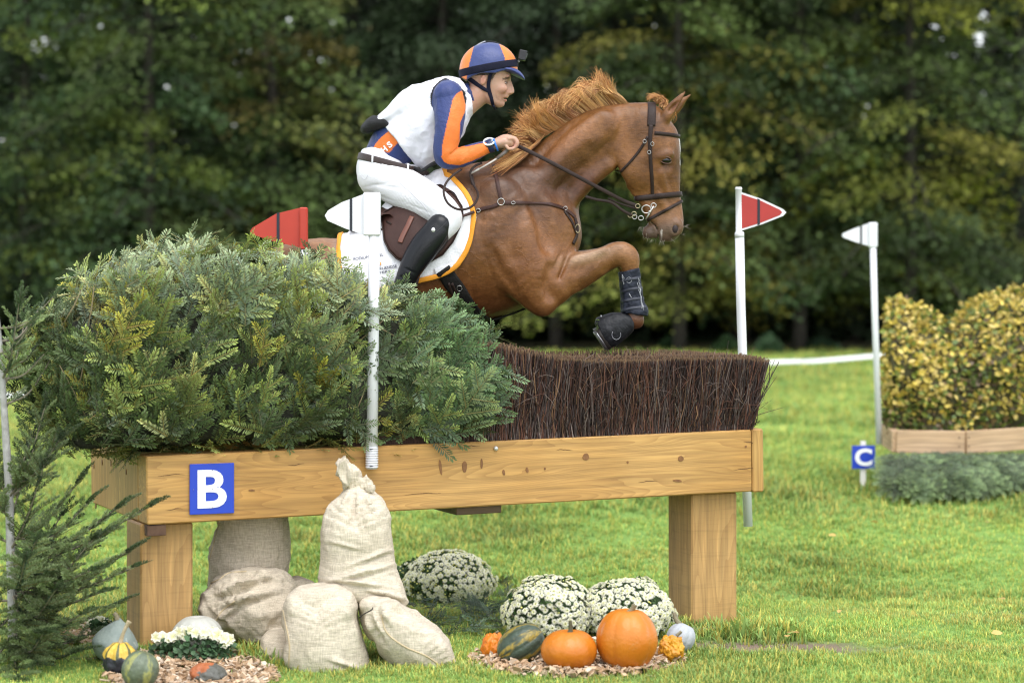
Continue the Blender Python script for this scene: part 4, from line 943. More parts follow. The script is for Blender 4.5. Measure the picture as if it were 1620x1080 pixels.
# saddle pad wraps right over the back
cloth_w = mat('pad_white', (.80, .80, .82), (.74, .74, .77), 12, .8, .3, 90); orange_b = mat('binding_orange', (.80, .33, .02), (.74, .28, .015), 20, .7, .3, 200)
bx = [541.5, 544, 548, 560, 600, 640, 660, 688, 700, 714, 726, 738, 746, 751, 752.5]
by = [405, 440, 456, 462, 460, 450, 444, 437, 433, 427, 417, 400, 380, 357, 343]
tx = [541.5, 698, 712, 720, 730, 740, 747, 751, 752.5]; tyv = [None, None, 281, 288, 298, 310, 322, 333, 342]
def axis_pt(px):
    a = np.interp(px, [450, 500, 560, 622, 685, 742, 800], [482, 474, 466, 440, 407, 388, 378]); return P(px, float(a)-8, YC)
def col_at(px):
    c = axis_pt(px); out = []
    for k in range(0, 121):
        ph = math.radians(k*1.15); d = Vector((0, -math.sin(ph), math.cos(ph))); o = c+d*.8; l, n, _, _ = HB.ray_cast(o, -d)
        if l is None: continue
        q = sv(np.array([tuple(l)]))[0]; out.append((ph, q[0], q[1], l, n))
    return out
cols = []
NX = 62; NV = 26
for i in range(NX+1):
    s = i/NX; px = 541.5+(752.5-541.5)*(s+.08*math.sin(2*math.pi*s)*-.0)
    cl = col_at(px); yb = np.interp(px, bx, by); yt = np.interp(px, [712, 720, 730, 740, 747, 751, 752.5], tyv[2:]) if px > 705 else -1e9
    phs = np.array([c[0] for c in cl]); ys = np.array([c[2] for c in cl])
    ph1 = float(np.interp(yb, np.maximum.accumulate(ys), phs)); ph0 = 0. if px <= 705 else float(np.interp(yt, np.maximum.accumulate(ys), phs))
    c = axis_pt(px); row = []
    for j in range(NV+1):
        ph = ph0+(ph1-ph0)*j/NV; d = Vector((0, -math.sin(ph), math.cos(ph))); l, n, _, _ = HB.ray_cast(c+d*.8, -d); row.append((l, n))
    cols.append(row)
pad = thing('saddle_pad', 'white quilted saddle pad with orange binding under the brown saddle', 'saddle pad', pxm(650, 380))
PV = []; PO = .013
for row in cols:
    for j, (l, n) in enumerate(row): PV.append(tuple(l+n*PO))
PV = np.array(PV); W_ = NV+1
sm = PV.reshape(NX+1, W_, 3).copy()
for _ in range(3): sm[1:-1, 1:-1] = (sm[:-2, 1:-1]+sm[2:, 1:-1]+sm[1:-1, :-2]+sm[1:-1, 2:]+2*sm[1:-1, 1:-1])/6
qx, qz = sm[..., 0].ravel(), sm[..., 2].ravel()
# quilting: hexagonal dimples in the cloth
hx = 26*.00308; a_ = np.stack([qx/hx, qz/(hx*.866)], 1)
def hexd(a):
    b = 9*np.ones(len(a))
    for row_ in range(-60, 60):
        pass
    r0 = np.round(a[:, 1]); best = np.full(len(a), 9.)
    for dr in (-1, 0, 1):
        rr = r0+dr; cx = np.round(a[:, 0]-.5*(rr % 2))+.5*(rr % 2)
        for dc in (-1, 0, 1): best = np.minimum(best, np.hypot((a[:, 0]-cx-dc), (a[:, 1]-rr)*.866))
    return best
PV = sm.reshape(-1, 3)
Fq = [(i*W_+j, (i+1)*W_+j, (i+1)*W_+j+1, i*W_+j+1) for i in range(NX) for j in range(NV)]
Fq = [tuple(reversed(f)) for f in Fq]
nP = vnormals(PV, np.array(Fq)); 
if nP[len(nP)//2][1] > 0: Fq = [tuple(reversed(f)) for f in Fq]; nP = -nP
PV0 = PV.copy(); PV = PV+nP*(.007*(1-np.clip(hexd(a_)/.5, 0, 1)**3))[:, None]
def two_sided(V, Fq, inner):
    """near side, its mirror on the far side, and an inner face"""
    n = len(V); Vi = V-inner; Vm = V.copy(); Vm[:, 1] = 2*YC-Vm[:, 1]
    return np.vstack([V, Vm]), [tuple(f) for f in Fq]+[tuple(i+n for i in reversed(f)) for f in Fq]
V, Fc = two_sided(PV, Fq, 0); o = make('pad_cloth', V, Fc, cloth_w, pad)
md = o.modifiers.new('thickness', 'SOLIDIFY'); md.thickness = .012; md.offset = -1
grid = PV.reshape(NX+1, W_, 3); gn = nP.reshape(NX+1, W_, 3)
edge = [grid[0, j] for j in range(W_)]+[grid[i, NV] for i in range(1, NX+1)]+[grid[NX, j] for j in range(NV-1, -1, -1)]+[grid[i, 0] for i in range(NX-1, -1, -1) if 541.5+211*i/NX > 700]
en = [gn[0, j] for j in range(W_)]+[gn[i, NV] for i in range(1, NX+1)]+[gn[NX, j] for j in range(NV-1, -1, -1)]+[gn[i, 0] for i in range(NX-1, -1, -1) if 541.5+211*i/NX > 700]
E_ = np.array(edge); L_ = np.concatenate([[0], np.cumsum(np.linalg.norm(np.diff(E_, axis=0), axis=1))]); ss = np.arange(0, L_[-1], .012)
E_ = np.stack([np.interp(ss, L_, E_[:, q]) for q in range(3)], 1); EN = np.array(en); EN = np.stack([np.interp(ss, L_, EN[:, q]) for q in range(3)], 1); EN /= np.linalg.norm(EN, axis=1)[:, None]
for _ in range(4): E_[1:-1] = (E_[:-2]+2*E_[1:-1]+E_[2:])/4
mb = MB(); ribbon(mb, E_+EN*.001, EN, .024, .006); Em = E_.copy(); Em[:, 1] = 2*YC-Em[:, 1]; Nm = EN.copy(); Nm[:, 1] *= -1; ribbon(mb, Em+Nm*.001, Nm, .024, .006)
mb.obj('orange_binding', orange_b, pad)
PB = bvh_of(np.vstack([PV, HV]), Fq+[tuple(i+len(PV) for i in f) for f in HF.tolist()])
PB0 = bvh_of(np.vstack([PV0+nP*.006, HV]), Fq+[tuple(i+len(PV) for i in f) for f in HF.tolist()])
def place_text(body, px, py, h_px, rot, m, name, parent, bvh, w_px=None, yo=.0015, shear=0., bold=0.):
    V, Fc = text_mesh(body, 1., 't', bold, shear); V -= (V.max(0)+V.min(0))/2; s = h_px/(V[:, 1].max()-V[:, 1].min()); sx = (w_px/(V[:, 0].max()-V[:, 0].min())) if w_px else s; r = math.radians(rot); out = []
    for v in V:
        x, y = v[0]*sx, v[1]*s; X_ = x*math.cos(r)-y*math.sin(r); Y_ = x*math.sin(r)+y*math.cos(r)
        l, n = hit(bvh, px+X_, py-Y_); out.append(tuple(l+Vector((0, -1, 0))*(yo+(.0008 if v[2] > 0 else 0))))
    return make(name, out, Fc, m, parent, smooth=False)
inkm = mat('ink_navy', (.02, .025, .06), rough=.6)
place_text('PODIUMTRAVEL', 583, 406, 4.6, 9, inkm, 'lettering', pad, PB, 48, yo=.004)
place_text('NEDERLANDSE', 606, 424, 4.4, 9, inkm, 'lettering', pad, PB, 44, yo=.004)
place_text('RUITERIJ', 602, 431.5, 4.4, 9, inkm, 'lettering', pad, PB, 30, yo=.004)
mb = MB(); cc = [hit(PB, 599+3.4*math.cos(a), 417+3.4*math.sin(a))[0]+Vector((0, -.004, 0)) for a in np.linspace(-1.7, 1.8, 12)]; mb.tube(cc, [.0008+.0016*math.sin(t) for t in np.linspace(0, 3.14, 12)], 5); mb.obj('emblem', orange_b, pad)
# saddle
saddle = thing('saddle', 'brown leather jumping saddle on the white pad beneath the rider', 'saddle', pxm(650, 345))
flap = [(606, 341), (607, 362), (609, 382), (616, 397), (628, 410), (648, 419), (675, 417), (700, 403), (716, 384), (727, 362), (733, 344), (731, 328), (722, 313), (710, 302), (697, 295), (680, 298), (655, 312), (630, 326)]
V, Fq, line = patch(PB0, flap, .012); n0 = vnormals(V, np.array([f[:3] for f in Fq]))
V, Fc = two_sided(V, Fq, 0); o = make('flap', V, Fc, leather, saddle); md = o.modifiers.new('thickness', 'SOLIDIFY'); md.thickness = .006; md.offset = 0
mb = MB(); C2_ = [l[0] for l in line]+[line[0][0]]; mb.tube(C2_, .0035, 6); Cm = [Vector((c.x, 2*YC-c.y, c.z)) for c in C2_]; mb.tube(Cm, .0035, 6); mb.obj('flap_edge', dleather, saddle)
f = Field((pxm(545, 0)[0], YC-.24, pxm(0, 380)[2]), (pxm(735, 0)[0], YC+.24, pxm(0, 265)[2]), .0065)
cf(f, [(566, 336, 7, .15, 0), (582, 340, 10, .17, 0), (610, 338, 12, .14, 0), (640, 322, 13, .105, 0), (668, 306, 13, .095, 0), (690, 293, 11, .085, 0), (702, 286, 8, .06, 0)], .01)
for s in (-1, 1):
    cf(f, [(558, 360, 7, .045, s*.12), (575, 357, 12, .05, s*.13), (610, 348, 14, .05, s*.14), (650, 330, 15, .05, s*.15), (690, 310, 12, .04, s*.15), (704, 300, 9, .035, s*.14)], .02)
    cf(f, [(592, 352, 17, .03, s*.21), (612, 350, 13, .03, s*.225)], .01)
    cf(f, [(693, 299, 6, .012, s*.20), (712, 308, 7, .016, s*.235), (724, 322, 7, .018, s*.26), (730, 340, 7, .018, s*.275)], .01)
V, Fq = f.mesh(); make('seat', V, Fq, leather, saddle)
SB = bvh_of(V, Fq)
allV = np.vstack([PV, HV, V]); allF = [tuple(f_) for f_ in [tuple(q) for q in [tuple(reversed(t)) for t in []]]]
patchV, patchF, _ = patch(PB0, flap, .015)
SADB = bvh_of(np.vstack([patchV, V]), [tuple(f_) for f_ in patchF]+[tuple(i+len(patchV) for i in f_) for f_ in Fq.tolist()])
mb = MB(); strap(mb, SADB, [(652, 343), (645, 358), (637, 374), (633, 384)], .024, .005, .002, True); mb.obj('stirrup_leather', mat('red_brown_leather', (.13, .045, .028), (.17, .06, .035), 30, .4), saddle)
mb = MB(); strap(mb, SADB, [(612, 350), (619, 355)], .008, .004, .001); mb.obj('keeper', dleather, saddle)
mb = MB()
for s in (-1, 1):
    a, b = Vector(pxm(664, 424, s*.335)), Vector(pxm(652, 470, s*.345)); mb.prism([a+Vector((-.012, 0, 0)), a+Vector((.012, 0, .002)), b+Vector((.012, 0, 0)), b+Vector((-.012, 0, 0))], (0, .006, 0))
    st = [b+Vector((dx*.052, dy, dz)) for dx, dy, dz in [(0, 0, .0)]]
    c = Vector(pxm(648, 492, s*.345)); ring = [c+Vector((.0, .062*math.sin(a_), .055*math.cos(a_)*1.0)) for a_ in np.linspace(-2.3, 2.3, 18)]; mb.tube(ring, .005, 6)
    mb.box(c+Vector((0, 0, -.04)), (.022, 0, 0), (0, .05, 0), (0, 0, .005), .002)
mb.obj('stirrup', dleather, saddle)
# girth: strap and guard
mb = MB(); strap(mb, PB0, [(700, 426), (716, 448), (733, 470), (748, 490), (768, 507), (790, 516), (812, 512), (838, 494)], [.075, .082, .07, .062, .07, .06, .035, .02], .009, .004, True, sub=6); mb.obj('girth', mat('girth_black', (.007, .0065, .006), (.016, .014, .013), 20, .6, .3, 80, spec=.2), saddle)
mb = MB(); strap(mb, PB0, [(688, 430), (702, 426), (716, 420)], .03, .004, .0); mb.obj('pad_loop', cloth_w, saddle)
mb = MB()
for q in [(-4, 0), (3, 2)]: strap(mb, PB0, [(712+q[0], 446), (724+q[0], 472+q[1]), (735+q[0], 492)], .012, .004, .013)
mb.obj('billet', dleather, saddle)
mb = MB(); an = np.linspace(0, 6.28, 16); mb.tube([hit(PB, 727+4*math.cos(a), 456+4.5*math.sin(a))[0]+Vector((0, -.02, 0)) for a in an], .0018, 6); mb.obj('girth_ring', steel, saddle)
# breastplate
bp_ = thing('breastplate', 'brown leather breastplate with rings across the chest of the chestnut horse', 'breastplate', pxm(850, 330))
mb = MB()
strap(mb, PB0, [(729, 344), (741, 340), (754, 335)], .014, .005, .012, True)
strap(mb, HB, [(754, 334.5), (766, 330), (780, 327), (789, 323)], .019, .005, .002, True)
strap(mb, HB, [(797, 321), (816, 321), (838, 321.5), (864, 322.5), (880, 326), (893, 331), (903, 338), (909, 344)], [.019, .019, .012, .018, .018, .018, .018], .005, .002, True)
mb.obj('chest_strap', leather, bp_)
mb = MB(); strap(mb, HB, [(781, 262), (785, 280), (789, 300), (792.5, 314)], .018, .005, .002, True); mb.obj('shoulder_strap', leather, bp_)
mb = MB(); strap(mb, HB, [(909, 345), (912, 358), (912, 372), (906, 386)], .018, .005, .002, True); strap(mb, HB, [(893, 334), (905, 352), (911, 368)], .014, .004, .002, True); mb.obj('martingale_strap', dleather, bp_)
def ring_on(bvh, px, py, r, t, m, name, parent, ry=None, off=.006, mirror=False):
    mb = MB()
    for s in ((-1, 1) if mirror else (-1,)):
        l, n = hit(bvh, px, py); pts = [l+n*off+Vector((0, 0, 0))+Vector((math.cos(a)*r, 0, math.sin(a)*(ry or r))) for a in np.linspace(0, 2*math.pi, 22)]
        if s > 0: pts = [Vector((p.x, 2*YC-p.y, p.z)) for p in pts]
        mb.tube(pts, t, 8, cap=False)
    return mb.obj(name, m, parent)
ring_on(HB, 793, 320, .016, .0022, steel, 'ring', bp_, mirror=True, off=.01)
ring_on(HB, 811, 321, .009, .0014, steel, 'buckle', bp_, ry=.007, off=.01); ring_on(HB, 893, 331, .009, .0014, steel, 'buckle', bp_, off=.01); ring_on(HB, 756, 334, .010, .002, steel, 'buckle', bp_, ry=.009, off=.012)
ring_on(HB, 911, 362, .011, .002, brass, 'ring', bp_, ry=.02, off=.012)
# bridle
br = thing('bridle', 'dark brown leather bridle with flash noseband and gag bit on the horse head', 'bridle', pxm(1035, 260))
def loopband(name, c0, c1, c2, w, th=.0055, parent=br, m=dleather, half=None, off=.002):
    """band right round the head: the plane through pixels c0 (centre), direction c1-c2 and the far side"""
    c = Vector(pxm(*c0)); u = (Vector(pxm(*c1))-Vector(pxm(*c2))).normalized(); v = Vector((0, 1, 0)); pts = []; ns = []
    rng = np.linspace(0, 2*math.pi, 61) if half is None else np.linspace(half[0], half[1], 40)
    for a in rng:
        d = (u*math.cos(a)+v*math.sin(a)).normalized(); l, n, _, _ = HB.ray_cast(c+d*.3, -d)
        if l is None: l = c+d*.06
        pts.append(tuple(l+d*off)); ns.append(tuple(d))
    P_ = np.array(pts)
    mb = MB(); ribbon(mb, P_, np.array(ns), w, th); return mb.obj(name, m, parent)
loopband('headpiece', (1029, 196), (1031, 160), (1027, 235), .040, half=(-1.75, 1.75))
mb = MB(); strap(mb, HB, [(1030, 198), (1028.5, 222), (1029, 250), (1031, 280), (1032.5, 314)], [.022, .02, .017, .017, .016], .006, .002, True); mb.obj('cheekpiece', dleather, br)
loopband('browband', (1044, 213), (1076, 214), (1016, 208), .018, half=(-1.9, 1.9))
loopband('noseband', (1040, 311), (1085, 311), (998, 320), .027, .009)
loopband('flash_strap', (1052, 333), (1084, 316), (1018, 352), .0155, .006)
mb = MB(); strap(mb, HB, [(1025, 216), (1014, 235), (1000, 253), (986, 268), (978, 278)], .0125, .005, .002, True); mb.obj('throatlatch', dleather, br)
for (a, b) in [(1020, 224), (1032, 228), (1027, 241)]: ring_on(HB, a, b, .008, .0012, steel, 'buckle', br, ry=.009, off=.01)
bit = MB()
for s in (-1, 1):
    yo = s*.068
    def rg(cx, cy, rx, ry_, t=.0026): bit.tube([Vector(pxm(cx+rx*math.cos(a), cy+ry_*math.sin(a), yo)) for a in np.linspace(0, 2*math.pi, 22)], t, 8, cap=False)
    rg(1022.5, 331, 7.2, 6.2); rg(1014, 345, 4, 3.4, .002); rg(1004, 343, 3.5, 3.5, .002); rg(1034, 325, 4, 3.5, .0024)
    bit.tube([Vector(pxm(*q, yo)) for q in [(1034, 326), (1030, 333), (1026, 340), (1022, 347)]], .0036, 8)
    bit.ball(pxm(1028, 335, yo), .007, 10, 8)
bit.tube([Vector(pxm(1027, 335, -.068)), Vector(pxm(1027, 337, 0)), Vector(pxm(1027, 335, .068))], .006, 8)
bit.obj('bit', steel, br)
rein = MB()
for s in (-1, 1):
    hy = -.115 if s < 0 else .115
    def flatline(pts, w, th=.004):
        A = catmull([pxm(a, b, c*s*-1 if False else c) for a, b, c in pts], 8); ribbon(rein, A, np.tile([0, float(s), 0.1], (len(A), 1)), w, th)
    flatline([(817, 230, s*.125), (850, 246, s*.16), (900, 272, s*.165), (952, 300, s*.13), (985, 317, s*.09), (1008, 326, s*.072)], .019)
    flatline([(926, 311, s*.12), (944, 316, s*.11), (966, 320, s*.10), (985, 333, s*.09), (1000, 341, s*.078)], .014)
    flatline([(926, 311, s*.12), (880, 286, s*.155), (850, 262, s*.15), (818, 233, s*.13)], .010) if s > 0 else None
    flatline([(962, 314, s*.10), (975, 320, s*.09), (993, 326, s*.08), (1010, 331, s*.07)], .010)
rein.obj('rein', dleather, br)
mb = MB()
for q in [(1009, 326), (997, 341), (1003, 338)]: mb.tube([Vector(pxm(q[0]+3.6*math.cos(a), q[1]+3.2*math.sin(a), -.078)) for a in np.linspace(0, 6.28, 14)], .002, 6, cap=False)
mb.obj('rein_buckle', brass, br)
mb = MB(); A = catmull([pxm(*q) for q in [(762, 258, -.17), (750, 264, -.20), (744, 274, -.21), (748, 290, -.22), (756, 306, -.27), (752, 321, -.33), (740, 330, -.375), (724, 331, -.385), (709, 322, -.38), (702, 306, -.365), (705, 291, -.33), (716, 278, -.29), (730, 268, -.25)]], 6)
ribbon(mb, A, np.tile([0, -1., .1], (len(A), 1)), .011, .004); mb.obj('rein_end', dleather, br)
crop = MB(); crop.tube([Vector(pxm(*q)) for q in [(806, 233, -.155), (800, 240, -.16), (786, 251, -.165)]], [.0085, .009, .0075], 10)
crop_o = tag(crop.obj('riding_crop', mat('crop_grip', (.16, .13, .12), (.2, .17, .16), 60, .6), origin=pxm(795, 245, -.16)), 'grey riding crop held against the reins in the near hand', 'riding crop')
mb = MB(); mb.tube([Vector(pxm(*q)) for q in [(786, 251, -.165), (766, 263, -.17), (744, 275, -.175)]], [.0045, .004, .0035], 8); mb.tube([Vector(pxm(*q)) for q in [(758, 267, -.17), (744, 275, -.176)]], [.006, .005], 8); mb.obj('shaft', mat('crop_shaft', (.5, .46, .42), (.6, .56, .52), 50, .4), crop_o)
mb = MB(); A = np.array([pxm(*q) for q in [(745, 277, -.18), (749, 292, -.185), (754, 306, -.19)]]); ribbon(mb, catmull(A, 4), np.tile([0, -1., 0], (9, 1)), .018, .003); mb.obj('flapper', dleather, crop_o)
# ------------------------------------------------------------------ the rider
rider = thing('person', 'rider crouching in the saddle, white vest over navy and orange shirt, white breeches', 'person', pxm(640, 500))
cf_ = cf
def cf(fld, rows, k=.02, mode='add', sub=10, grow=0.): return cf_(fld, rows, k, mode, sub, grow)
def fbox(x0, y0, x1, y1, hy, h, yo=0.):
    a = pxm(x0, y1, yo-hy); b = pxm(x1, y0, yo-hy); return Field((a[0], YC+yo-hy, a[2]), (b[0], YC+yo+hy, b[2]), h)
torso = [(602, 264, 32, .150, 0), (614, 242, 35, .135, 0), (636, 216, 42, .145, 0), (664, 194, 46, .160, 0), (694, 172, 42, .165, 0), (712, 160, 34, .145, 0), (726, 160, 25, .09, 0)]
arm = [(708, 154, 24, .070, -.155), (712, 176, 25, .062, -.195), (710, 204, 22, .054, -.225), (705, 232, 19.5, .049, -.235), (707, 249, 18, .046, -.235), (728, 249, 16, .045, -.222), (752, 240, 13.2, .039, -.19), (770, 232.5, 10.4, .033, -.165), (779, 229.5, 8.6, .029, -.155)]
thigh = [(606, 280, 33, .095, -.085), (640, 299, 33, .098, -.155), (674, 317, 29.5, .085, -.235), (702, 336, 25, .072, -.292), (711, 350, 19.5, .058, -.31), (698, 368, 16, .048, -.325)]
shin = [(697, 357, 19.5, .058, -.330), (688, 371, 22, .060, -.338), (672, 390, 22.5, .060, -.345), (657, 412, 20, .055, -.35), (644, 436, 15.8, .047, -.355), (633, 458, 12.5, .041, -.355), (627, 476, 12, .041, -.355), (634, 488, 10.5, .041, -.355), (655, 491, 8.5, .040, -.355), (669, 494, 6.5, .034, -.355)]
flip = lambda rows: [(a, b, c, d, -e) for a, b, c, d, e in rows]
def limbs(f, rows, k, grow=0., mode='add', sub=16):
    for R_ in (rows, flip(rows)): cf(f, R_, k, mode, sub, grow)
# skin: one continuous body with head, face and hands
f = fbox(555, 60, 835, 505, .42, .0042)
cf(f, torso, 0, grow=-.012); limbs(f, arm, .02, -.008); limbs(f, thigh, .03, -.012); limbs(f, shin, .02, -.012); el(f, 712, 152, 20, 20, .20, 0, 0, .03)
def head(f):
    cf(f, [(722, 172, 24, .075, 0), (742, 160, 20, .060, 0), (760, 146, 19, .056, 0), (768, 134, 20, .058, 0)], .02)
    el(f, 771, 110, 37, 33, .074, 0, 0, .02)
    cf(f, [(782, 112, 25, .068, 0), (783, 134, 21.5, .062, 0), (783, 150, 16, .050, 0), (787, 160, 9, .036, 0)], .014)
    cf(f, [(768, 142, 8, .055, 0), (774, 156, 7.5, .050, 0), (788, 164, 6, .026, 0)], .012)
    el(f, 793, 164, 5.4, 5.4, .019, 0, 0, .010)
    el(f, 803.5, 122, 4.8, 6, .052, 0, 0, .010)
    el(f, 796, 150, 8, 9.5, .034, 0, 0, .012); cf(f, [(801, 128, 5.5, .018, 0), (803, 138, 6, .019, 0), (804, 146, 5.5, .022, 0)], .008)
    cf(f, [(805, 127, 2.9, .008, 0), (808, 135, 3.1, .0085, 0), (809.8, 141.5, 3.5, .010, 0), (810.2, 145, 3.5, .0125, 0)], .006)
    el(f, 807.5, 147.3, 3.2, 2.5, .019, 0, 0, .005)
    el(f, 801.5, 152.6, 2.9, 2.6, .020, 0, 0, .006); el(f, 798.8, 159.2, 3.0, 2.5, .017, 0, 0, .005)
    cf(f, [(795.5, 156.6, .6, .030, 0), (803, 155.9, .7, .024, 0)], .002, 'cut')
    for s in (-1, 1):
        el(f, 795, 140, 8, 7, .016, s*.043, 0, .014)
        el(f, 802.5, 131, 4.4, 3.4, .0125, s*.034, 10, .006, 'cut')
        el(f, 798.5, 131, 4.0, 3.0, .0115, s*.0325, 0, .002)
        el(f, 807.6, 148.7, 1.3, .9, .004, s*.011, 0, .001, 'cut')
        el(f, 764.5, 126.5, 5.0, 8.3, .007, s*.070, -8, .003); el(f, 765.5, 126, 2.8, 5.6, .005, s*.0775, -8, .002, 'cut')
        el(f, 766.2, 127.5, 1.6, 3, .004, s*.074, 0, .001)
head(f)
def hand(f, s):
    m = lambda rows: [(a, b, c, d, e if s < 0 else -e) for a, b, c, d, e in rows]
    cf(f, m([(776, 230, 8.0, .027, -.157), (786, 227.5, 8.6, .034, -.152), (798, 225, 9.5, .040, -.148), (807, 224, 9.0, .040, -.146)]), .012)
    for i, yo in enumerate((-.180, -.159, -.138, -.118)):
        yo = yo if s < 0 else -yo; dl = (0, 1.2, 1, -.8)[i]
        q = [pxm(805, 219.5, yo), pxm(813+dl, 219.5-dl*.4, yo), pxm(817.5+dl, 227+dl*.3, yo), pxm(813+dl*.4, 234.5, yo), pxm(805, 235.5, yo), pxm(801, 231.5, yo)]
        f.caps([(*a, r) for a, r in zip(q, (.0098, .0100, .0092, .0086, .0082, .0076))], .0035)
    yo = -.119 if s < 0 else .119
    f.caps([(*pxm(786, 222, yo), .012), (*pxm(797, 216.5, yo-.004), .0112), (*pxm(807, 216.5, yo-.008), .0094), (*pxm(815, 220.5, yo-.014), .0082)], .006)
for s in (-1, 1):
    hand(f, s); el(f, 808, 227.5, 8.5, 6.5, .034, s*.148, 0, .006)
V, Fq = f.mesh(); BV = V
_m = V.copy(); _m[:, 1] = YC; Q = sv(_m); C = np.tile(np.array([.53, .335, .245]), (len(V), 1)); nz = fbm(V, 20., 3, 1)
tint(.25+.3*nz, (.47, .26, .18)); tint(.5*blob(Q, 797, 145, 11, 10), (.52, .24, .165)); tint(.75*blob(Q, 765, 127, 5, 9), (.58, .24, .17)); tint(.35*blob(Q, 742, 150, 22, 20), (.52, .23, .14))
tint(.85*((Q[:, 0]-800.5)**2/9+(Q[:, 1]-157.5)**2/9 < 1), (.48, .17, .14))
tint(.95*(Q[:, 1] < 127)*(Q[:, 0] < 789-.65*(Q[:, 1]-112))*(Q[:, 0] > 771)*(Q[:, 1] > 60), (.035, .022, .016))
tint(.95*(Q[:, 1] < 121)*(Q[:, 0] < 772), (.035, .022, .016)); tint(.7*blob(Q, 776, 127, 3, 6), (.09, .055, .04))
tint(.85*(np.abs(Q[:, 1]-(125.6-.30*(Q[:, 0]-800)-.0*(Q[:, 0]))) < 1.5)*(Q[:, 0] > 795)*(Q[:, 0] < 806)*(np.abs(V[:, 1]-YC) > .015), (.06, .035, .025))
tint(.5*blob(Q, 815, 232, 5, 8), (.62, .28, .20)); tint(.25*(Q[:, 1] > 150)*(Q[:, 0] > 760)*(Q[:, 0] < 800), (.42, .25, .19))
skin = mat('skin', (1, 1, 1), (.92, .88, .86), 60, .5, .12, 220, attr='Col', sss=.3)
make('body', V, Fq, skin, rider, colors=C); SKB = bvh_of(V, Fq)
for s in (-1, 1):
    mb = MB(); c = Vector(pxm(798.6, 130.9, s*.0325)); mb.ball(c, .0120, 20, 14); ey = mb.obj('eye', mat('eye_white', (.42, .39, .36), rough=.2), rider)
    mb = MB(); d = Vector((.93, s*.36, -.02)).normalized(); mb.ball(c+d*.0055, .0077, 14, 10); mb.obj('iris', mat('iris', (.03, .022, .018), rough=.1), ey)
    mb = MB()
    for (dz, r_) in ((.0046, .0028), (-.0050, .0020)):
        mb.tube([c+Vector((.0128*math.cos(a), s*.0128*math.sin(a), dz*(1-.25*math.cos(a*1.2)))) for a in np.linspace(-.1, 1.7, 9)], r_, 6)
    mb.obj('eyelid', mat('lid_skin', (.20, .105, .07), rough=.5), rider)
# shirt
def folds(V, Fq, amp, sc, seed, stretch=(1, 1, 1)):
    n = vnormals(V, Fq); a = 1-np.abs(fbm(V*np.array(stretch), sc, 3, seed)); return V+n*(amp*(a**2-.5))[:, None]
f = fbox(555, 100, 800, 300, .36, .0042)
cf(f, torso+[(740, 154, 22, .066, 0), (748, 152, 21.5, .064, 0)], 0); limbs(f, arm, .025); el(f, 710, 153, 23, 24, .205, 0, 0, .04)
f.poly([pxm(*q)[::2] for q in [(540, 60), (737, 60), (739, 126), (760, 184), (776, 190), (779, 224), (782, 241), (782, 320), (540, 320)]])
V, Fq = f.mesh(); a = V.copy(); V = folds(V, Fq, .0035, 13., 3, (1.2, 1, .8)); _m = a; _m[:, 1] = YC; 
sh = (YC-.22)/YC; arm_m = (V[:, 1] < YC-.12) | (V[:, 1] > YC+.12)
Q = sv(V); Q[V[:, 1] > YC] = sv(np.stack([V[:, 0], 2*YC-V[:, 1], V[:, 2]], 1))[V[:, 1] > YC]
navy = np.array((.016, .034, .150)); orange = np.array((.74, .165, .012)); 
o1 = [(729.5, 143.5), (722, 149), (716, 158), (710, 184), (704, 209), (699, 233), (698.5, 249), (703, 257), (710, 260), (727, 262), (744, 256), (773, 243.5), (779, 241), (779, 224), (761, 227), (737, 232), (727, 229), (728, 194), (738, 172), (737, 148)]
o2 = [(590, 236), (593, 229), (602, 218), (614, 208), (622, 204), (630, 225), (622, 234), (616, 242)]
s1 = sdpoly(Q[:, 0], Q[:, 1], o1) < 0; s2 = sdpoly(Q[:, 0], Q[:, 1], o2) < 0
C = np.tile(navy, (len(V), 1)); C[s1 & arm_m] = orange; C[s2] = orange
shirt = make('shirt', V, Fq, mat('lycra', (1, 1, 1), (.82, .82, .85), 30, .55, .25, 160, attr='Col', sheen=.1), rider, colors=C)
SHB = bvh_of(V, Fq)
place_text('S', 616.3, 229, 10, 38, mat('print_white', (.8, .8, .8), rough=.6), 'lettering', shirt, SHB, 6.8, yo=.003, bold=.04)
place_text('H', 607.8, 236.6, 10, 38, MATS['print_white'], 'lettering', shirt, SHB, 8, yo=.003, bold=.04)
# white vest over a black body protector
f = fbox(560, 105, 765, 285, .27, .0048)
cf(f, torso, 0, grow=.010); cf(f, [(603, 192, 11, .13, 0), (622, 182, 16, .15, 0), (650, 166, 26, .16, 0), (680, 152, 24, .16, 0)], .02); el(f, 708, 152, 20, 22, .165, 0, 0, .03); cf(f, [(738, 160, 17, .075, 0), (742, 168, 14, .08, 0)], .03)
cf(f, [(716, 186, 26, .13, 0), (694, 212, 34, .14, 0), (674, 236, 27, .125, 0), (668, 250, 16, .10, 0)], .03)
cf(f, [(740, 148, 23.5, .069, 0), (762, 142, 23.5, .069, 0)], .004, 'cut')
f.poly([pxm(*q)[::2] for q in [(588, 178), (600, 100), (738, 100), (742, 134), (749, 166), (749, 182), (742, 196), (733, 212), (710, 244), (692, 256), (672, 264), (664, 266), (657, 259), (640, 238), (626, 218), (606, 196)]])
V, Fq = f.mesh(); V = folds(V, Fq, .009, 7., 11, (1, .8, 1)); V = folds(V, Fq, .002, 22., 5)
Q = sv(V); C = np.tile(np.array((.80, .80, .87)), (len(V), 1)); side = np.abs(V[:, 1]-YC) > .07
cr = sdpoly(Q[:, 0], Q[:, 1], [(682, 168), (680, 152), (685, 138), (695, 128), (705, 123), (716, 129), (728, 137), (736, 146), (738, 156), (736, 176), (690, 176)]) < 0
C[cr & side] = (.018, .018, .022)
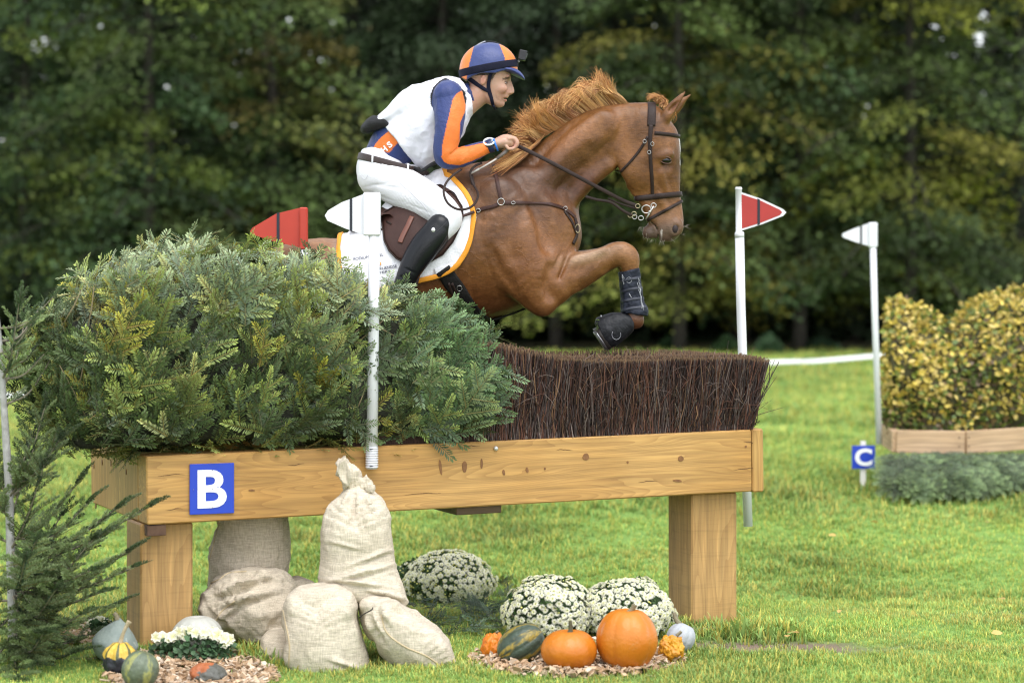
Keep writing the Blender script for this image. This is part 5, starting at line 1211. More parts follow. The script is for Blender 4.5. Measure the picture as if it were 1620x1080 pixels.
vest = make('vest', V, Fq, mat('bib_cloth', (1, 1, 1), (.95, .95, .97), 12, .8, .15, 240, attr='Col'), rider, colors=C)
f = fbox(555, 150, 660, 240, .24, .005); cf(f, torso, 0, grow=.004); cf(f, [(580, 204, 10, .10, 0), (594, 197, 15, .13, 0), (610, 194, 18, .14, 0)], .02)
f.poly([pxm(*q)[::2] for q in [(570, 207), (574, 197), (583, 188), (592, 183.5), (608, 188), (628, 207), (612, 203), (598, 207), (582, 212), (572, 211)]])
V, Fq = f.mesh(); make('body_protector', V, Fq, mat('protector_black', (.008, .008, .009), (.02, .02, .023), 30, .8, .4, 60, stretch=(1, 1, 5)), rider)
mb = MB(); mb.tube([pxm(*q) for q in [(652, 265, -.11), (662, 268, -.125), (668, 270, -.125), (680, 262, -.13), (692, 257, -.13), (702, 262, -.12)]], [.008, .010, .007, .009, .010, .006], 8, sub=4); mb.obj('vest_cord', MATS['protector_black'], rider)
# breeches and belt
f = fbox(550, 225, 745, 385, .42, .0055)
cf(f, [(602, 252, 33, .145, 0), (602, 270, 38, .165, 0), (612, 280, 32, .15, 0)], 0); limbs(f, thigh, .035)
for s in (-1, 1): el(f, 594, 284, 27, 26, .075, s*.085, -30, .03)
cf(f, [(650, 268, 14, .08, 0), (668, 280, 9, .05, 0)], .03)
f.poly([pxm(*q)[::2] for q in [(540, 242), (568, 237), (590, 234), (612, 240), (634, 252), (650, 261), (700, 262), (760, 300), (760, 400), (700, 400), (660, 360), (540, 360)]])
V, Fq = f.mesh(); V0 = V; n = vnormals(V, Fq); Q = sv(V)
V = folds(V, Fq, .0014, 8., 21, (.8, 1, 1.3))
for (x, y, a, b, r_, am) in [(640, 283, 34, 2.6, 14, .004), (620, 296, 30, 2.4, 8, .0035), (600, 292, 26, 2.0, -10, .003), (690, 352, 16, 1.8, -55, .004), (700, 346, 18, 1.6, -62, .004), (664, 330, 20, 1.6, 22, .003), (590, 258, 24, 1.8, 12, .003), (660, 275, 20, 2, 35, .003), (600, 310, 24, 2, 20, .003), (574, 280, 4, 18, 10, .0025)]:
    V = V-n*(am*blob(Q, x, y, a, b, r_))[:, None]
br_m = mat('breeches_white', (.74, .74, .76), (.68, .68, .71), 9, .75, .2, 220)
breeches = make('breeches', V, Fq, br_m, rider); BRB = bvh_of(V, Fq)
mb = MB(); pts = [hit(BRB, *q)[0] for q in catmull([(621, 281), (640, 296), (660, 315), (672, 328), (680, 342)], 5)]; mb.tube(pts, .0016, 5); pts = [hit(BRB, *q)[0] for q in catmull([(583, 276), (577, 284), (569, 277)], 5)]; mb.tube(pts, .0014, 5)
mb.obj('seam', mat('seam_grey', (.50, .50, .54), rough=.8), breeches)
def loop_on(bvh, c, u, w, th, name, m, parent, off=.001, n=60, a0=0, a1=2*math.pi):
    c = Vector(c); u = Vector(u).normalized(); v = Vector((0, 1, 0)); pts = []; ns = []
    for a in np.linspace(a0, a1, n):
        d = (u*math.cos(a)+v*math.sin(a)).normalized(); l, nn, _, _ = bvh.ray_cast(c+d*.5, -d)
        if l is None: l = c+d*.1
        pts.append(tuple(l+d*off)); ns.append(tuple(d))
    mb = MB(); ribbon(mb, np.array(pts), np.array(ns), w, th); return mb.obj(name, m, parent)
belt = loop_on(BRB, pxm(608, 258), Vector(pxm(648, 270))-Vector(pxm(567, 248)), .034, .004, 'belt', mat('belt_leather', (.030, .017, .016), (.042, .024, .021), 60, .5, .3, 200), rider, .002)
mb = MB()
for q in [(590, 252.5), (645, 268)]:
    l, n_ = hit(BRB, *q); mb.box(l+n_*.007, (.0045, 0, 0), (0, .002, 0), (.001, 0, .022), .001)
mb.obj('belt_loop', br_m, breeches)
# boots
f = fbox(610, 325, 735, 505, .42, .005); limbs(f, shin, .0, .002)
f.poly([pxm(*q)[::2] for q in [(676, 352), (684, 343), (694, 338.5), (704, 338), (711, 344), (714, 356), (712, 370), (720, 520), (600, 520), (600, 420), (660, 360)]])
V, Fq = f.mesh(); n = vnormals(V, Fq); Q = sv(V)
for (x, y, a, b, r_, am) in [(640, 440, 14, 2.0, 15, .003), (636, 450, 12, 1.8, 10, .003), (648, 428, 12, 1.6, 25, .002), (632, 462, 12, 2, 5, .003)]: V = V-n*(am*blob(Q, x, y, a, b, r_))[:, None]
bootl = mat('boot_leather', (.0045, .005, .0065), (.008, .009, .011), 12, .34, .12, 120, spec=.3, coat=.05)
boots = make('boots', V, Fq, bootl, rider); BTB = bvh_of(V, Fq)
mb = MB(); mb.tube([hit(BTB, *q)[0]+Vector((0, -.001, 0)) for q in catmull([(710, 347), (700, 358), (690, 367), (684, 370), (681, 364), (686, 355)], 5)], .0011, 5); mb.tube([hit(BTB, *q)[0] for q in catmull([(708, 372), (690, 400), (672, 424), (660, 446)], 5)], .0014, 5); mb.obj('stitching', mat('stitch', (.03, .03, .035), rough=.6), boots)
mb = MB(); l, n_ = hit(BTB, 685.5, 364); mb.ball(l+n_*.002, (.0095, .004, .0115), 14, 8); mb.obj('snap', mat('snap_silver', (.75, .75, .76), rough=.25, metal=.7), boots)
# helmet, peak, straps, camera
hel = thing('helmet', 'riding helmet with blue and orange silk cover and navy peak on the rider', 'helmet', pxm(773, 112))
f = fbox(715, 55, 845, 140, .13, .0038)
el(f, 773, 109.5, 46, 42, .101, 0, 6, 0); el(f, 760, 116, 32, 30, .098, 0, 0, .01)
f.poly([pxm(*q)[::2] for q in [(715, 50), (830, 50), (830, 108), (817, 112), (795, 114), (783, 118), (760, 118), (748, 122), (738, 128), (728, 122), (715, 118)]])
V, Fq = f.mesh(); c = np.array(pxm(773, 110)); az = np.degrees(np.arctan2(np.abs(V[:, 1]-YC)/.101, (V[:, 0]-c[0])/(46*.00308)+.0)); 
pan = np.floor((az+56)/60).astype(int) % 2; Qh = sv(np.stack([V[:, 0], np.full(len(V), YC), V[:, 2]], 1)); pan = np.where(sdpoly(Qh[:, 0], Qh[:, 1], [(738, 130), (742, 108), (747, 86), (753, 60), (784, 58), (792, 76), (798, 92), (801, 106), (802, 130)]) < 0, 0, 1); pan = np.where(np.abs(V[:, 1]-YC) < .012, 0, pan); C = np.where(pan[:, None] == 1, np.array((.70, .19, .02)), np.array((.025, .045, .17)))
V = folds(V, Fq, .0008, 30., 3); make('silk_cover', V, Fq, mat('silk', (1, 1, 1), (.9, .9, .9), 50, .42, .15, 140, attr='Col', sheen=.2), hel, colors=C); HEB = bvh_of(V, Fq)
navym = mat('navy_band', (.006, .007, .018), (.011, .012, .027), 60, .7, .2, 300, spec=.15)
loop_on(HEB, pxm(772, 109), Vector(pxm(817, 101))-Vector(pxm(727, 118)), .036, .003, 'band', navym, hel, .001)
f = fbox(780, 95, 840, 140, .10, .003); cf(f, [(794, 110, 4, .088, 0), (808, 112, 5.2, .086, 0), (818, 116.5, 5.2, .074, 0), (825, 121.5, 3.4, .060, 0), (829.5, 126, 1.2, .046, 0)], 0)
V, Fq = f.mesh(); pk = make('peak', V, Fq, mat('peak_navy', (.030, .045, .16), (.04, .06, .19), 40, .45, .1, 200), hel)
mb = MB(); strap(mb, bvh_of(V, Fq), [(800, 105.5), (808, 104.5), (817, 105.5)], .006, .002, .0005); mb.obj('piping', mat('silk_orange', (.8, .2, .02), rough=.5), pk)
for (pts, w, nm) in [([(778, 113), (775, 122), (773, 132), (773, 142), (776, 152), (779, 162), (781, 168)], [.016, .016, .017, .02, .018, .016, .016], 'chin_strap'), ([(740, 122), (748, 128), (757, 135), (766, 141), (773, 145)], [.03, .024, .018, .018, .014], 'rear_strap')]:
    mb = MB(); strap(mb, SKB, pts, w, .004, .003, True, sub=6); mb.obj(nm, navym, hel)
mb = MB(); mb.tube([pxm(769+3*0+a, b, 0) for a, b in [(10, 168.5), (14, 171), (18, 170)]], .004, 6); l = [Vector(pxm(781, 168, s*.05)) for s in (-1, 1)]; mb.tube([l[0], Vector(pxm(783, 172.5, 0)), l[1]], .006, 8, sub=6); mb.obj('chin_cup', navym, hel)
mb = MB(); cord = [pxm(*q, -.004) for q in [(729, 112), (733, 96), (744, 80), (757, 70), (768, 66), (784, 67), (800, 76), (811, 88), (817, 97)]]; mb.tube(cord, .0026, 6, sub=4); mb.obj('cord', mat('cord_black', (.015, .015, .018), rough=.6), hel)
mb = MB(); mb.tube([pxm(*q, -.012) for q in [(752, 74), (760, 69), (768, 65.5)]], [.004, .004, .003], 6, sub=3); mb.obj('top_clip', mat('clip_grey', (.35, .36, .38), rough=.4), hel)
camo = thing('action_camera', 'small black action camera on a hinged mount at the front of the helmet', 'camera', pxm(822, 100))
def rbox(px, py, yo, hx, hy, hz, rot, name, m, parent, bev=.003):
    r_ = math.radians(rot); mb = MB(); mb.box(pxm(px, py, yo), (math.cos(r_)*hx, 0, math.sin(r_)*hx), (0, hy, 0), (-math.sin(r_)*hz, 0, math.cos(r_)*hz), bev); return mb.obj(name, m, parent, smooth=False)
cbk = mat('camera_black', (.012, .012, .014), (.02, .02, .023), 50, .5)
rbox(826.8, 88, 0, .0185, .032, .0240, 12*-1, 'camera_case', cbk, camo); rbox(832, 88.5, -.008, .006, .013, .012, -12, 'lens_housing', mat('lens_grey', (.08, .085, .09), rough=.25), camo)
rbox(821, 96.5, 0, .005, .012, .010, -35, 'mount', mat('mount_grey', (.12, .12, .13), (.2, .2, .2), rough=.35), camo); rbox(817, 101, 0, .008, .016, .008, -30, 'mount_base', cbk, camo)
mb = MB(); mb.tube([pxm(821, 98, -.016), pxm(821, 98, .016)], .004, 8); mb.obj('pivot_screw', steel, camo)
# wrist watch and band
wt = thing('wrist_watch', 'large round sports watch with pale dial and navy strap on the rider wrist', 'watch', pxm(773, 230, -.165))
f = None
def cuff(px, py, dirv, r, w, name, m, parent, yo=-.163):
    c = Vector(pxm(px, py, yo)); d = Vector(dirv).normalized(); u = d.cross(Vector((0, 1, 0))).normalized(); v = Vector((0, 1, 0)); pts = [tuple(c+u*r[0]*math.cos(a)+v*r[1]*math.sin(a)) for a in np.linspace(0, 2*math.pi, 30)]; ns = [tuple(u*math.cos(a)+v*math.sin(a)) for a in np.linspace(0, 2*math.pi, 30)]
    mb = MB(); ribbon(mb, np.array(pts), np.array(ns), w, .004); return mb.obj(name, m, parent)
ad = Vector(pxm(787, 227))-Vector(pxm(770, 233))
cuff(775.5, 231, ad, (.030, .034), .026, 'watch_strap', mat('watch_navy', (.012, .02, .07), rough=.4), wt)
tag(cuff(784, 229, ad, (.029, .033), .009, 'wristband', mat('band_blue', (.02, .17, .62), rough=.5), None) if False else cuff(784, 229, ad, (.029, .033), .009, 'wristband', mat('band_blue', (.02, .17, .62), rough=.5), wt), None, None)
c = Vector(pxm(773.5, 224.5, -.185)); ax = Vector((-.12, -.66, .74)).normalized(); u = ax.cross(Vector((1, 0, 0))).normalized(); v = ax.cross(u)
def disc(r, z0, z1, name, m, b=.0):
    mb = MB(); mb.tube([c+ax*z0, c+ax*z1], r, 28); return mb.obj(name, m, wt, smooth=False)
disc(.0295, -.012, .0, 'case', mat('watch_case', (.03, .035, .04), rough=.35)); 
mb = MB(); mb.tube([c+ax*.001+(u*math.cos(a)+v*math.sin(a))*.0255 for a in np.linspace(0, 2*math.pi, 30)], .0045, 8, cap=False); mb.obj('bezel', mat('bezel_white', (.75, .77, .76), rough=.35), wt)
disc(.022, 0, .0018, 'dial', mat('dial_grey', (.42, .47, .50), (.10, .12, .15), 160, .2, contrast=.06))
# ------------------------------------------------------------------ conifer sprigs
def sprig_template(L=.12, needle=.022, dens=330, flat=True, seed=0, w=.0021, curve=.0):
    """one shoot along +x, needles combed to both sides (flat) or all round"""
    r = np.random.default_rng(seed); V = []; Fq = []; T = []
    k = 3
    for i in range(5):
        x = L*i/4
        for j in range(k): a = j*2.094; V.append((x, .0017*(1.3-.8*i/4)*math.cos(a), .0017*(1.3-.8*i/4)*math.sin(a)+curve*x*x)); T.append((.9, .62, .42))
    for i in range(4):
        for j in range(k): Fq.append((i*k+j, i*k+(j+1) % k, (i+1)*k+(j+1) % k, (i+1)*k+j))
    n = int(dens*L)
    for i in range(n):
        t = (i+.5)/n; x = L*t; s = 1 if i % 2 else -1
        ang = r.uniform(50, 75)*(1-.55*t**3) if flat else r.uniform(48, 78)*(1-.5*t**4); an = math.radians(ang); ln = needle*(.75+.35*math.sin(math.pi*min(1, t*.9+.12)))*r.uniform(.85, 1.12)
        if flat: up = r.uniform(.0, .6)*(1 if r.random() < .8 else -.6)
        else: up = None
        if flat: d = np.array((math.cos(an), s*math.sin(an)*math.cos(up), math.sin(an)*math.sin(up)))
        else:
            ph = r.uniform(-.5, math.pi+.5); d = np.array((math.cos(an), math.sin(an)*math.cos(ph), math.sin(an)*math.sin(ph)))
        b = np.array((x, 0, curve*x*x)); sd = np.cross(d, (0, 0, 1)) if flat else np.cross(d, r.normal(0, 1, 3)); sd /= np.linalg.norm(sd)+1e-9
        o = len(V); V += [b, b+d*ln*.66+sd*w/2*1.1, b+d*ln, b+d*ln*.66-sd*w/2*1.1]; Fq.append((o, o+1, o+2, o+3)); g = .8+.25*t+r.uniform(-.08, .08); T += [(g*.8, g*.8, g*.8), (g, g, g), (g*1.15, g*1.15, g), (g, g, g)]
    return np.array(V, float), np.array(Fq), np.array(T)
def fan_template(L=.30, seed=0, needle=.021, dens=300, w=.0024, flat=True, side=7):
    """a spray: main shoot with side shoots in one plane, each shoot with its own tone and a pale tip"""
    r = np.random.default_rng(seed); V, Fq, T = sprig_template(L, needle, dens, flat, seed, w); T = tipped(V, T, L, r); V[:, 2] += -.15*V[:, 0]**2/L; Vs = [V]; Fs = [Fq]; Ts = [T]; n = len(V)
    for i in range(side):
        t = .10+.68*i/max(1, side)+r.uniform(-.03, .03); s = 1 if i % 2 else -1; l = L*(.62-.38*t)*r.uniform(.8, 1.2); v, f, tt = sprig_template(l, needle*.95, dens, flat, seed*31+i, w); tt = tipped(v, tt, l, r)
        a = s*math.radians(r.uniform(40, 58)); c, sn = math.cos(a), math.sin(a); v2 = v.copy(); v2[:, 0] = v[:, 0]*c-v[:, 1]*sn+L*t; v2[:, 1] = v[:, 0]*sn+v[:, 1]*c
        v2[:, 2] += -.15*(L*t)**2/L+.006*(1 if i % 3 else -1)+(r.uniform(-.15, .25))*v[:, 0]; Vs.append(v2); Fs.append(f+n); Ts.append(tt); n += len(v)
    return np.vstack(Vs), np.vstack(Fs), np.vstack(Ts)
def tipped(V, T, L, r):
    k = np.clip((V[:, 0]/L-.62)/.45, 0, 1)[:, None]; return T*r.uniform(.72, 1.2)*(1+k*np.array((.75, .65, .35)))
needlem = mat('needles', (1, 1, 1), (.82, .86, .82), 9, .5, attr='Col', spec=.45, trans=.12)
FANS = [fan_template(.21, 1, .026, 240, .0056, side=3), fan_template(.17, 2, .026, 240, .0056, side=2), fan_template(.24, 3, .026, 230, .0058, side=4), fan_template(.16, 4, .027, 240, .0056, side=1), fan_template(.14, 5, .027, 240, .0058, side=0), fan_template(.12, 6, .026, 250, .0056, side=0)]
def plant(temps, pos, dirs, ups, scales, cols):
    Vs = []; Fs = []; Cs = []; n = 0; k = RNG.integers(len(temps), size=len(pos))
    for i, (tv, tf, tt) in enumerate(temps):
        m = k == i
        if not m.any(): continue
        v, f, c = scatter(tv, tf, pos[m], frames(dirs[m], ups[m], scales[m]), cols[m], tt); Vs.append(v); Fs.append(f+n); Cs.append(c); n += len(v)
    return np.vstack(Vs), np.vstack(Fs), np.vstack(Cs)

# the heaped spruce boughs on the left half of the jump
def spruce_heap():
    outline = [(60, 590), (72, 560), (70, 528), (92, 506), (122, 486), (146, 454), (180, 434), (222, 416), (262, 403), (300, 394), (350, 400), (400, 410), (440, 421), (480, 426), (520, 446), (562, 460), (610, 466),
               (650, 480), (690, 496), (730, 506), (740, 530), (760, 554), (768, 584), (764, 614), (756, 645), (748, 676), (740, 694), (700, 698), (170, 718), (120, 722), (96, 706), (72, 672), (70, 640)]
    pts = [FU(*q, .3) for q in outline]; r = RNG
    us = np.array([p[0] for p in pts]); zs = np.array([p[1] for p in pts]); h = .03
    lo = (us.min()-.1, -.2, zs.min()-.1); hi = (us.max()+.1, 1.2, zs.max()+.1); f = Field(lo, hi, h)
    X, Z = np.meshgrid(f.ax[0], f.ax[2], indexing='ij'); d = sdpoly(X, Z, pts)[:, None, :]
    W = f.ax[1][None, :, None]; wc, wh = .36, .44
    dz = np.abs(W-wc)-wh; q1 = np.maximum(d+.16, 0); q2 = np.maximum(dz+.16, 0); D = np.sqrt(q1**2+q2**2)-.16+np.minimum(np.maximum(d+.16, dz+.16), 0)
    f.D = (D+.06).astype(np.float32)          # the heart sits 6 cm inside the outline
    V, Fq = f.mesh(); V = V[:, :1]*UV+V[:, 1:2]*WV+V[:, 2:]*ZV+np.array((A0[0], A0[1], 0))
    n = vnormals(V, Fq); V = V+n*(.03*fbm(V, 7, 3, 3))[:, None]
    heap = thing('spruce_boughs', 'big heap of cut spruce boughs piled on the left half of the jump', 'branches', tuple(FP(1., .3, .9)), kind='stuff')
    make('heap_heart', V, Fq, mat('heap_dark', (.010, .013, .006), (.022, .022, .012), 30, .95, 1., 60), heap)
    # sprays
    tri = V[Fq]; ar = np.linalg.norm(np.cross(tri[:, 1]-tri[:, 0], tri[:, 3]-tri[:, 0]), axis=1); cen = tri.mean(1); nn = np.cross(tri[:, 1]-tri[:, 0], tri[:, 3]-tri[:, 0]); nn /= np.linalg.norm(nn, axis=1)[:, None]
    wgt = ar*np.where(nn[:, 1] > .5, .25, 1.)*np.where(nn[:, 2] < -.5, .2, 1); N_ = 2200; i = r.choice(len(cen), N_, p=(wgt*np.where(cen[:, 2] < 1.05, 1.5, 1.))/(wgt*np.where(cen[:, 2] < 1.05, 1.5, 1.)).sum())
    p = cen[i]+r.normal(0, .012, (N_, 3)); no = nn[i]
    Q = sv(p); px = Q[:, 0]; py = Q[:, 1]
    ang = np.interp(px, [40, 130, 300, 520, 640, 800], [150, 115, 85, 60, 38, 28])+r.normal(0, 32, N_); ang = np.where(py > 620, ang*.6+r.normal(0, 30, N_)+30, ang)
    a = np.radians(ang); base = UV[None]*np.cos(a)[:, None]+ZV[None]*np.sin(a)[:, None]
    tang = base-no*np.sum(base*no, 1)[:, None]; dirs = tang/np.maximum(np.linalg.norm(tang, axis=1), .2)[:, None]*1.0+no*r.uniform(.05, .5, N_)[:, None]
    p = p-dirs*.06+no*r.uniform(-.035, .06, N_)[:, None]; pp = (np.abs(px-590) < 26) & (no[:, 1] < -.3); p[pp] += WV*.05; ups = no+r.normal(0, .28, (N_, 3)); sc = r.uniform(.85, 1.25, N_)
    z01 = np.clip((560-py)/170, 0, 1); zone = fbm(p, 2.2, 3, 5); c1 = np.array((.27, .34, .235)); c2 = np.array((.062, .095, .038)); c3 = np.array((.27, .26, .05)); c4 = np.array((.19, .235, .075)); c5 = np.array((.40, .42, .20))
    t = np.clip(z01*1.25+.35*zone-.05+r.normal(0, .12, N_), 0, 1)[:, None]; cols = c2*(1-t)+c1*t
    m = r.random(N_) < .22; cols[m] = c4*(.8+.7*r.random((m.sum(), 1)))
    m = (r.random(N_) < .02+.25*blob(Q, 180, 520, 45, 40)+.06*blob(Q, 270, 500, 90, 60)+.25*blob(Q, 650, 450, 30, 20)+.25*blob(Q, 505, 595, 30, 22)); cols[m] = c3*(.6+.7*r.random((m.sum(), 1)))
    m = (r.random(N_) < .05+.12*blob(Q, 300, 480, 120, 60)) & ~m; cols[m] = c5*(.7+.5*r.random((m.sum(), 1)))
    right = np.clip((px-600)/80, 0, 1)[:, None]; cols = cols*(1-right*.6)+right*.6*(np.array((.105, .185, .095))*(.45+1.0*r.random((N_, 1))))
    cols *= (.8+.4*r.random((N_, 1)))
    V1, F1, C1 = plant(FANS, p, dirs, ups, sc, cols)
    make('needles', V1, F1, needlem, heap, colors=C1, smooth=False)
    mb = MB()
    for i in range(26):
        a_ = r.uniform(20, 160); u, z = FU(r.uniform(100, 600), r.uniform(470, 640), -.0); c = FP(u, -.03, z); dd = UV*math.cos(math.radians(a_))+ZV*math.sin(math.radians(a_)); l = r.uniform(.05, .16); mb.tube([c-dd*l, c+WV*-.01, c+dd*l+WV*.02], [.0032, .003, .002], 5)
    mb.obj('twigs', mat('spruce_bark', (.13, .10, .05), (.20, .16, .08), 40, .85), heap)
spruce_heap()

# ------------------------------------------------------------------ burlap sacks
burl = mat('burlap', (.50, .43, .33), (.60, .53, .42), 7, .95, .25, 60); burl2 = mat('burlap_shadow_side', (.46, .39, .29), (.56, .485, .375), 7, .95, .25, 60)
def add_weave(m, sc=260.):
    nt = m.node_tree; N = nt.nodes; L = nt.links; b = N['Principled BSDF']; src = b.inputs['Normal'].links[0].from_socket; tc = N.new('ShaderNodeTexCoord'); hs_ = []
    for st in ((.09, .09, 1.), (1., 1., .09)):
        mp = N.new('ShaderNodeMapping'); mp.inputs['Scale'].default_value = st; L.new(tc.outputs['Object'], mp.inputs[0]); n = N.new('ShaderNodeTexNoise'); n.inputs['Scale'].default_value = sc; n.inputs['Detail'].default_value = 2; L.new(mp.outputs[0], n.inputs['Vector']); hs_.append(n.outputs[0])
    ad = N.new('ShaderNodeMath'); ad.operation = 'ADD'; L.new(hs_[0], ad.inputs[0]); L.new(hs_[1], ad.inputs[1])
    bp = N.new('ShaderNodeBump'); bp.inputs['Strength'].default_value = .6; bp.inputs['Distance'].default_value = .003; L.new(ad.outputs[0], bp.inputs['Height']); L.new(src, bp.inputs['Normal']); L.new(bp.outputs[0], b.inputs['Normal'])
    mr = N.new('ShaderNodeMapRange'); mr.inputs[1].default_value = .75; mr.inputs[2].default_value = 1.25; mr.inputs[3].default_value = .74; mr.inputs[4].default_value = 1.14; L.new(ad.outputs[0], mr.inputs[0])
    col = b.inputs['Base Color'].links[0].from_socket; mm = N.new('ShaderNodeMix'); mm.data_type = 'RGBA'; mm.blend_type = 'MULTIPLY'; mm.inputs['Factor'].default_value = 1; L.new(col, mm.inputs['A']); L.new(mr.outputs[0], mm.inputs['B']); L.new(mm.outputs['Result'], b.inputs['Base Color'])
add_weave(burl); add_weave(burl2)
seamm = mat('burlap_seam', (.46, .36, .22), (.54, .44, .29), 30, .95, .3, 200); SACKG = 'burlap sacks stacked under the beam'
def sack(label, Y, rows, poly, m, base, seed, seams=(), fold=.014, extra=None, cuts=(), wr=()):
    """rows: (px, py, r_px, depth_m, yoff)"""
    pts = [(P(a, b, Y+e).x, P(a, b, Y+e).z, r_*(Y+e)/F, d, Y+e) for a, b, r_, d, e in rows]; A = np.array(pts)
    f = Field((A[:, 0].min()-A[:, 2].max()-.03, (A[:, 4]-A[:, 3]).min()-.03, A[:, 1].min()-A[:, 2].max()-.03), (A[:, 0].max()+A[:, 2].max()+.03, (A[:, 4]+A[:, 3]).max()+.03, A[:, 1].max()+A[:, 2].max()+.03), .0075)
    f.chain(pts, 0)
    for ex in (extra or []): f.chain([(P(a, b, Y+e).x, P(a, b, Y+e).z, r_*(Y+e)/F, d, Y+e) for a, b, r_, d, e in ex], .025)
    pg = [P(a, b, Y) for a, b in poly]; X, Z = np.meshgrid(f.ax[0], f.ax[2], indexing='ij'); d = sdpoly(X, Z, [(q.x, q.z) for q in pg])[:, None, :]
    f.D = (np.maximum(f.D, d)+.5*np.maximum(0, .035-np.abs(f.D-d))**2/.07).astype(np.float32)
    V, Fq = f.mesh(); V = folds(V, Fq, fold*1.3, 4., seed, (.8, .8, 1.5)); V = folds(V, Fq, fold*.55, 11., seed+7, (1, 1, .6)); V = folds(V, Fq, fold*.22, 30., seed+9)
    n = vnormals(V, Fq); Q = sv(V)
    for (x, y, a, b, r_, am) in wr: V = V+n*(am*1.9*blob(Q+4*np.stack([fbm(V, 8, 2, 1), fbm(V, 8, 2, 2)], 1), x, y, a, b*.8, r_)-am*1.5*blob(Q, x+b*1.4*math.sin(math.radians(r_)), y+b*1.6, a, b*.7, r_))[:, None]
    g = np.asarray(gz(V[:, 0], V[:, 1])); V[:, 2] = np.maximum(V[:, 2], g-.01)
    o = tag(make('burlap_sack', V, Fq, m, origin=tuple(base)), label, 'sack', SACKG); b = bvh_of(V, Fq)
    for sm_ in seams:
        mb = MB(); mb.tube([hit(b, *q, Yc=Y)[0] for q in catmull(sm_, 6)], .0038, 6); mb.obj('seam', seamm, o)
    return o, b
g0 = lambda x, y: G(x, y)
YA = 11.15
sack('tall burlap sack standing upright behind, its top hidden by the beam beside sign B', YA, [(395, 780, 58, .14, 0), (398, 830, 66, .17, 0), (395, 890, 66, .18, 0), (385, 930, 58, .16, 0)],
     [(352, 720), (448, 720), (461, 830), (463, 900), (455, 945), (330, 945), (317, 932), (323, 915), (332, 870), (347, 830)], burl2, P(393, 990, YA), 3, seams=[[(350, 815), (338, 860), (326, 905), (319, 925)]])
YB = 10.9
sack('slumped burlap sack lying in folds behind the white pumpkin', YB, [(345, 935, 32, .12, 0), (380, 950, 56, .19, 0), (420, 962, 62, .22, 0), (440, 985, 50, .2, 0)], [(308, 965), (318, 940), (345, 915), (370, 903), (395, 897), (430, 897), (450, 902), (470, 925), (480, 990), (478, 1050), (370, 1040), (340, 1010), (312, 985)],
     burl2, P(400, 1035, YB), 9, seams=[[(322, 925), (345, 917), (362, 906), (390, 903)], [(340, 985), (352, 965), (372, 950)]], fold=.016, extra=[[(322, 960, 16, .08, -.05), (345, 985, 20, .1, -.05)]],
     wr=[(385, 925, 34, 5, -20, .018), (395, 945, 38, 5, -14, .016), (372, 962, 26, 5, -40, .016), (412, 910, 26, 4, 10, .012)])
YD = 10.75
sack('small grey burlap sack top peeping out behind the stacked sacks', YD+.35, [(470, 925, 16, .1, 0), (488, 935, 18, .1, 0), (490, 960, 24, .12, 0)], [(452, 915), (470, 905), (495, 905), (505, 925), (512, 990), (455, 990)], burl2, P(485, 1000, YD+.35), 5, fold=.012)
sack('low burlap sack on the grass squeezed in on the left of the upright one', 10.62, [(425, 1010, 20, .12, 0), (440, 1025, 30, .15, 0), (452, 1035, 30, .15, 0)], [(408, 1035), (418, 1005), (440, 985), (470, 975), (480, 1060), (420, 1052)], burl2, G(440, 1050), 6, fold=.010)
YU = 10.45
sack('upright square burlap sack in the front with a dark stain near its foot', YU, [(505, 955, 52, .13, 0), (508, 985, 66, .18, 0), (512, 1025, 72, .19, 0), (520, 1055, 68, .18, 0)],
     [(443, 955), (452, 938), (470, 926), (500, 924), (535, 922), (560, 930), (568, 950), (566, 975), (575, 1010), (592, 1045), (588, 1068), (560, 1082), (455, 1082), (452, 1055), (455, 1010), (446, 985)], burl, G(515, 1074), 21, extra=[[(466, 945, 14, .12, 0), (470, 960, 20, .14, 0)], [(552, 945, 14, .12, 0), (548, 960, 20, .14, 0)]], seams=[[(446, 955), (452, 985), (458, 1020), (456, 1060)]], fold=.007,
     wr=[(560, 1000, 5, 30, -12, .008), (455, 1040, 5, 26, 5, .008), (545, 1050, 24, 4, 20, .008)])
sack('burlap sack slumped to the right with a long curved seam and knotted mouth', 10.5, [(590, 955, 26, .12, 0), (622, 985, 46, .18, 0), (655, 1010, 52, .2, 0), (690, 1035, 42, .16, 0), (708, 1050, 28, .1, 0)],
     [(566, 948), (585, 938), (615, 940), (632, 955), (655, 972), (690, 990), (712, 1015), (722, 1045), (730, 1070), (718, 1077), (640, 1074), (595, 1050), (572, 1010), (566, 975)], burl, G(650, 1070), 31,
     seams=[[(603, 972), (612, 1000), (640, 1022), (672, 1036), (695, 1052), (706, 1070)]], fold=.009, wr=[(598, 985, 4, 22, -18, .012), (585, 990, 3.5, 20, -10, .010), (612, 975, 4, 18, -30, .012), (625, 960, 14, 4, 35, .012)])
YT = 10.62
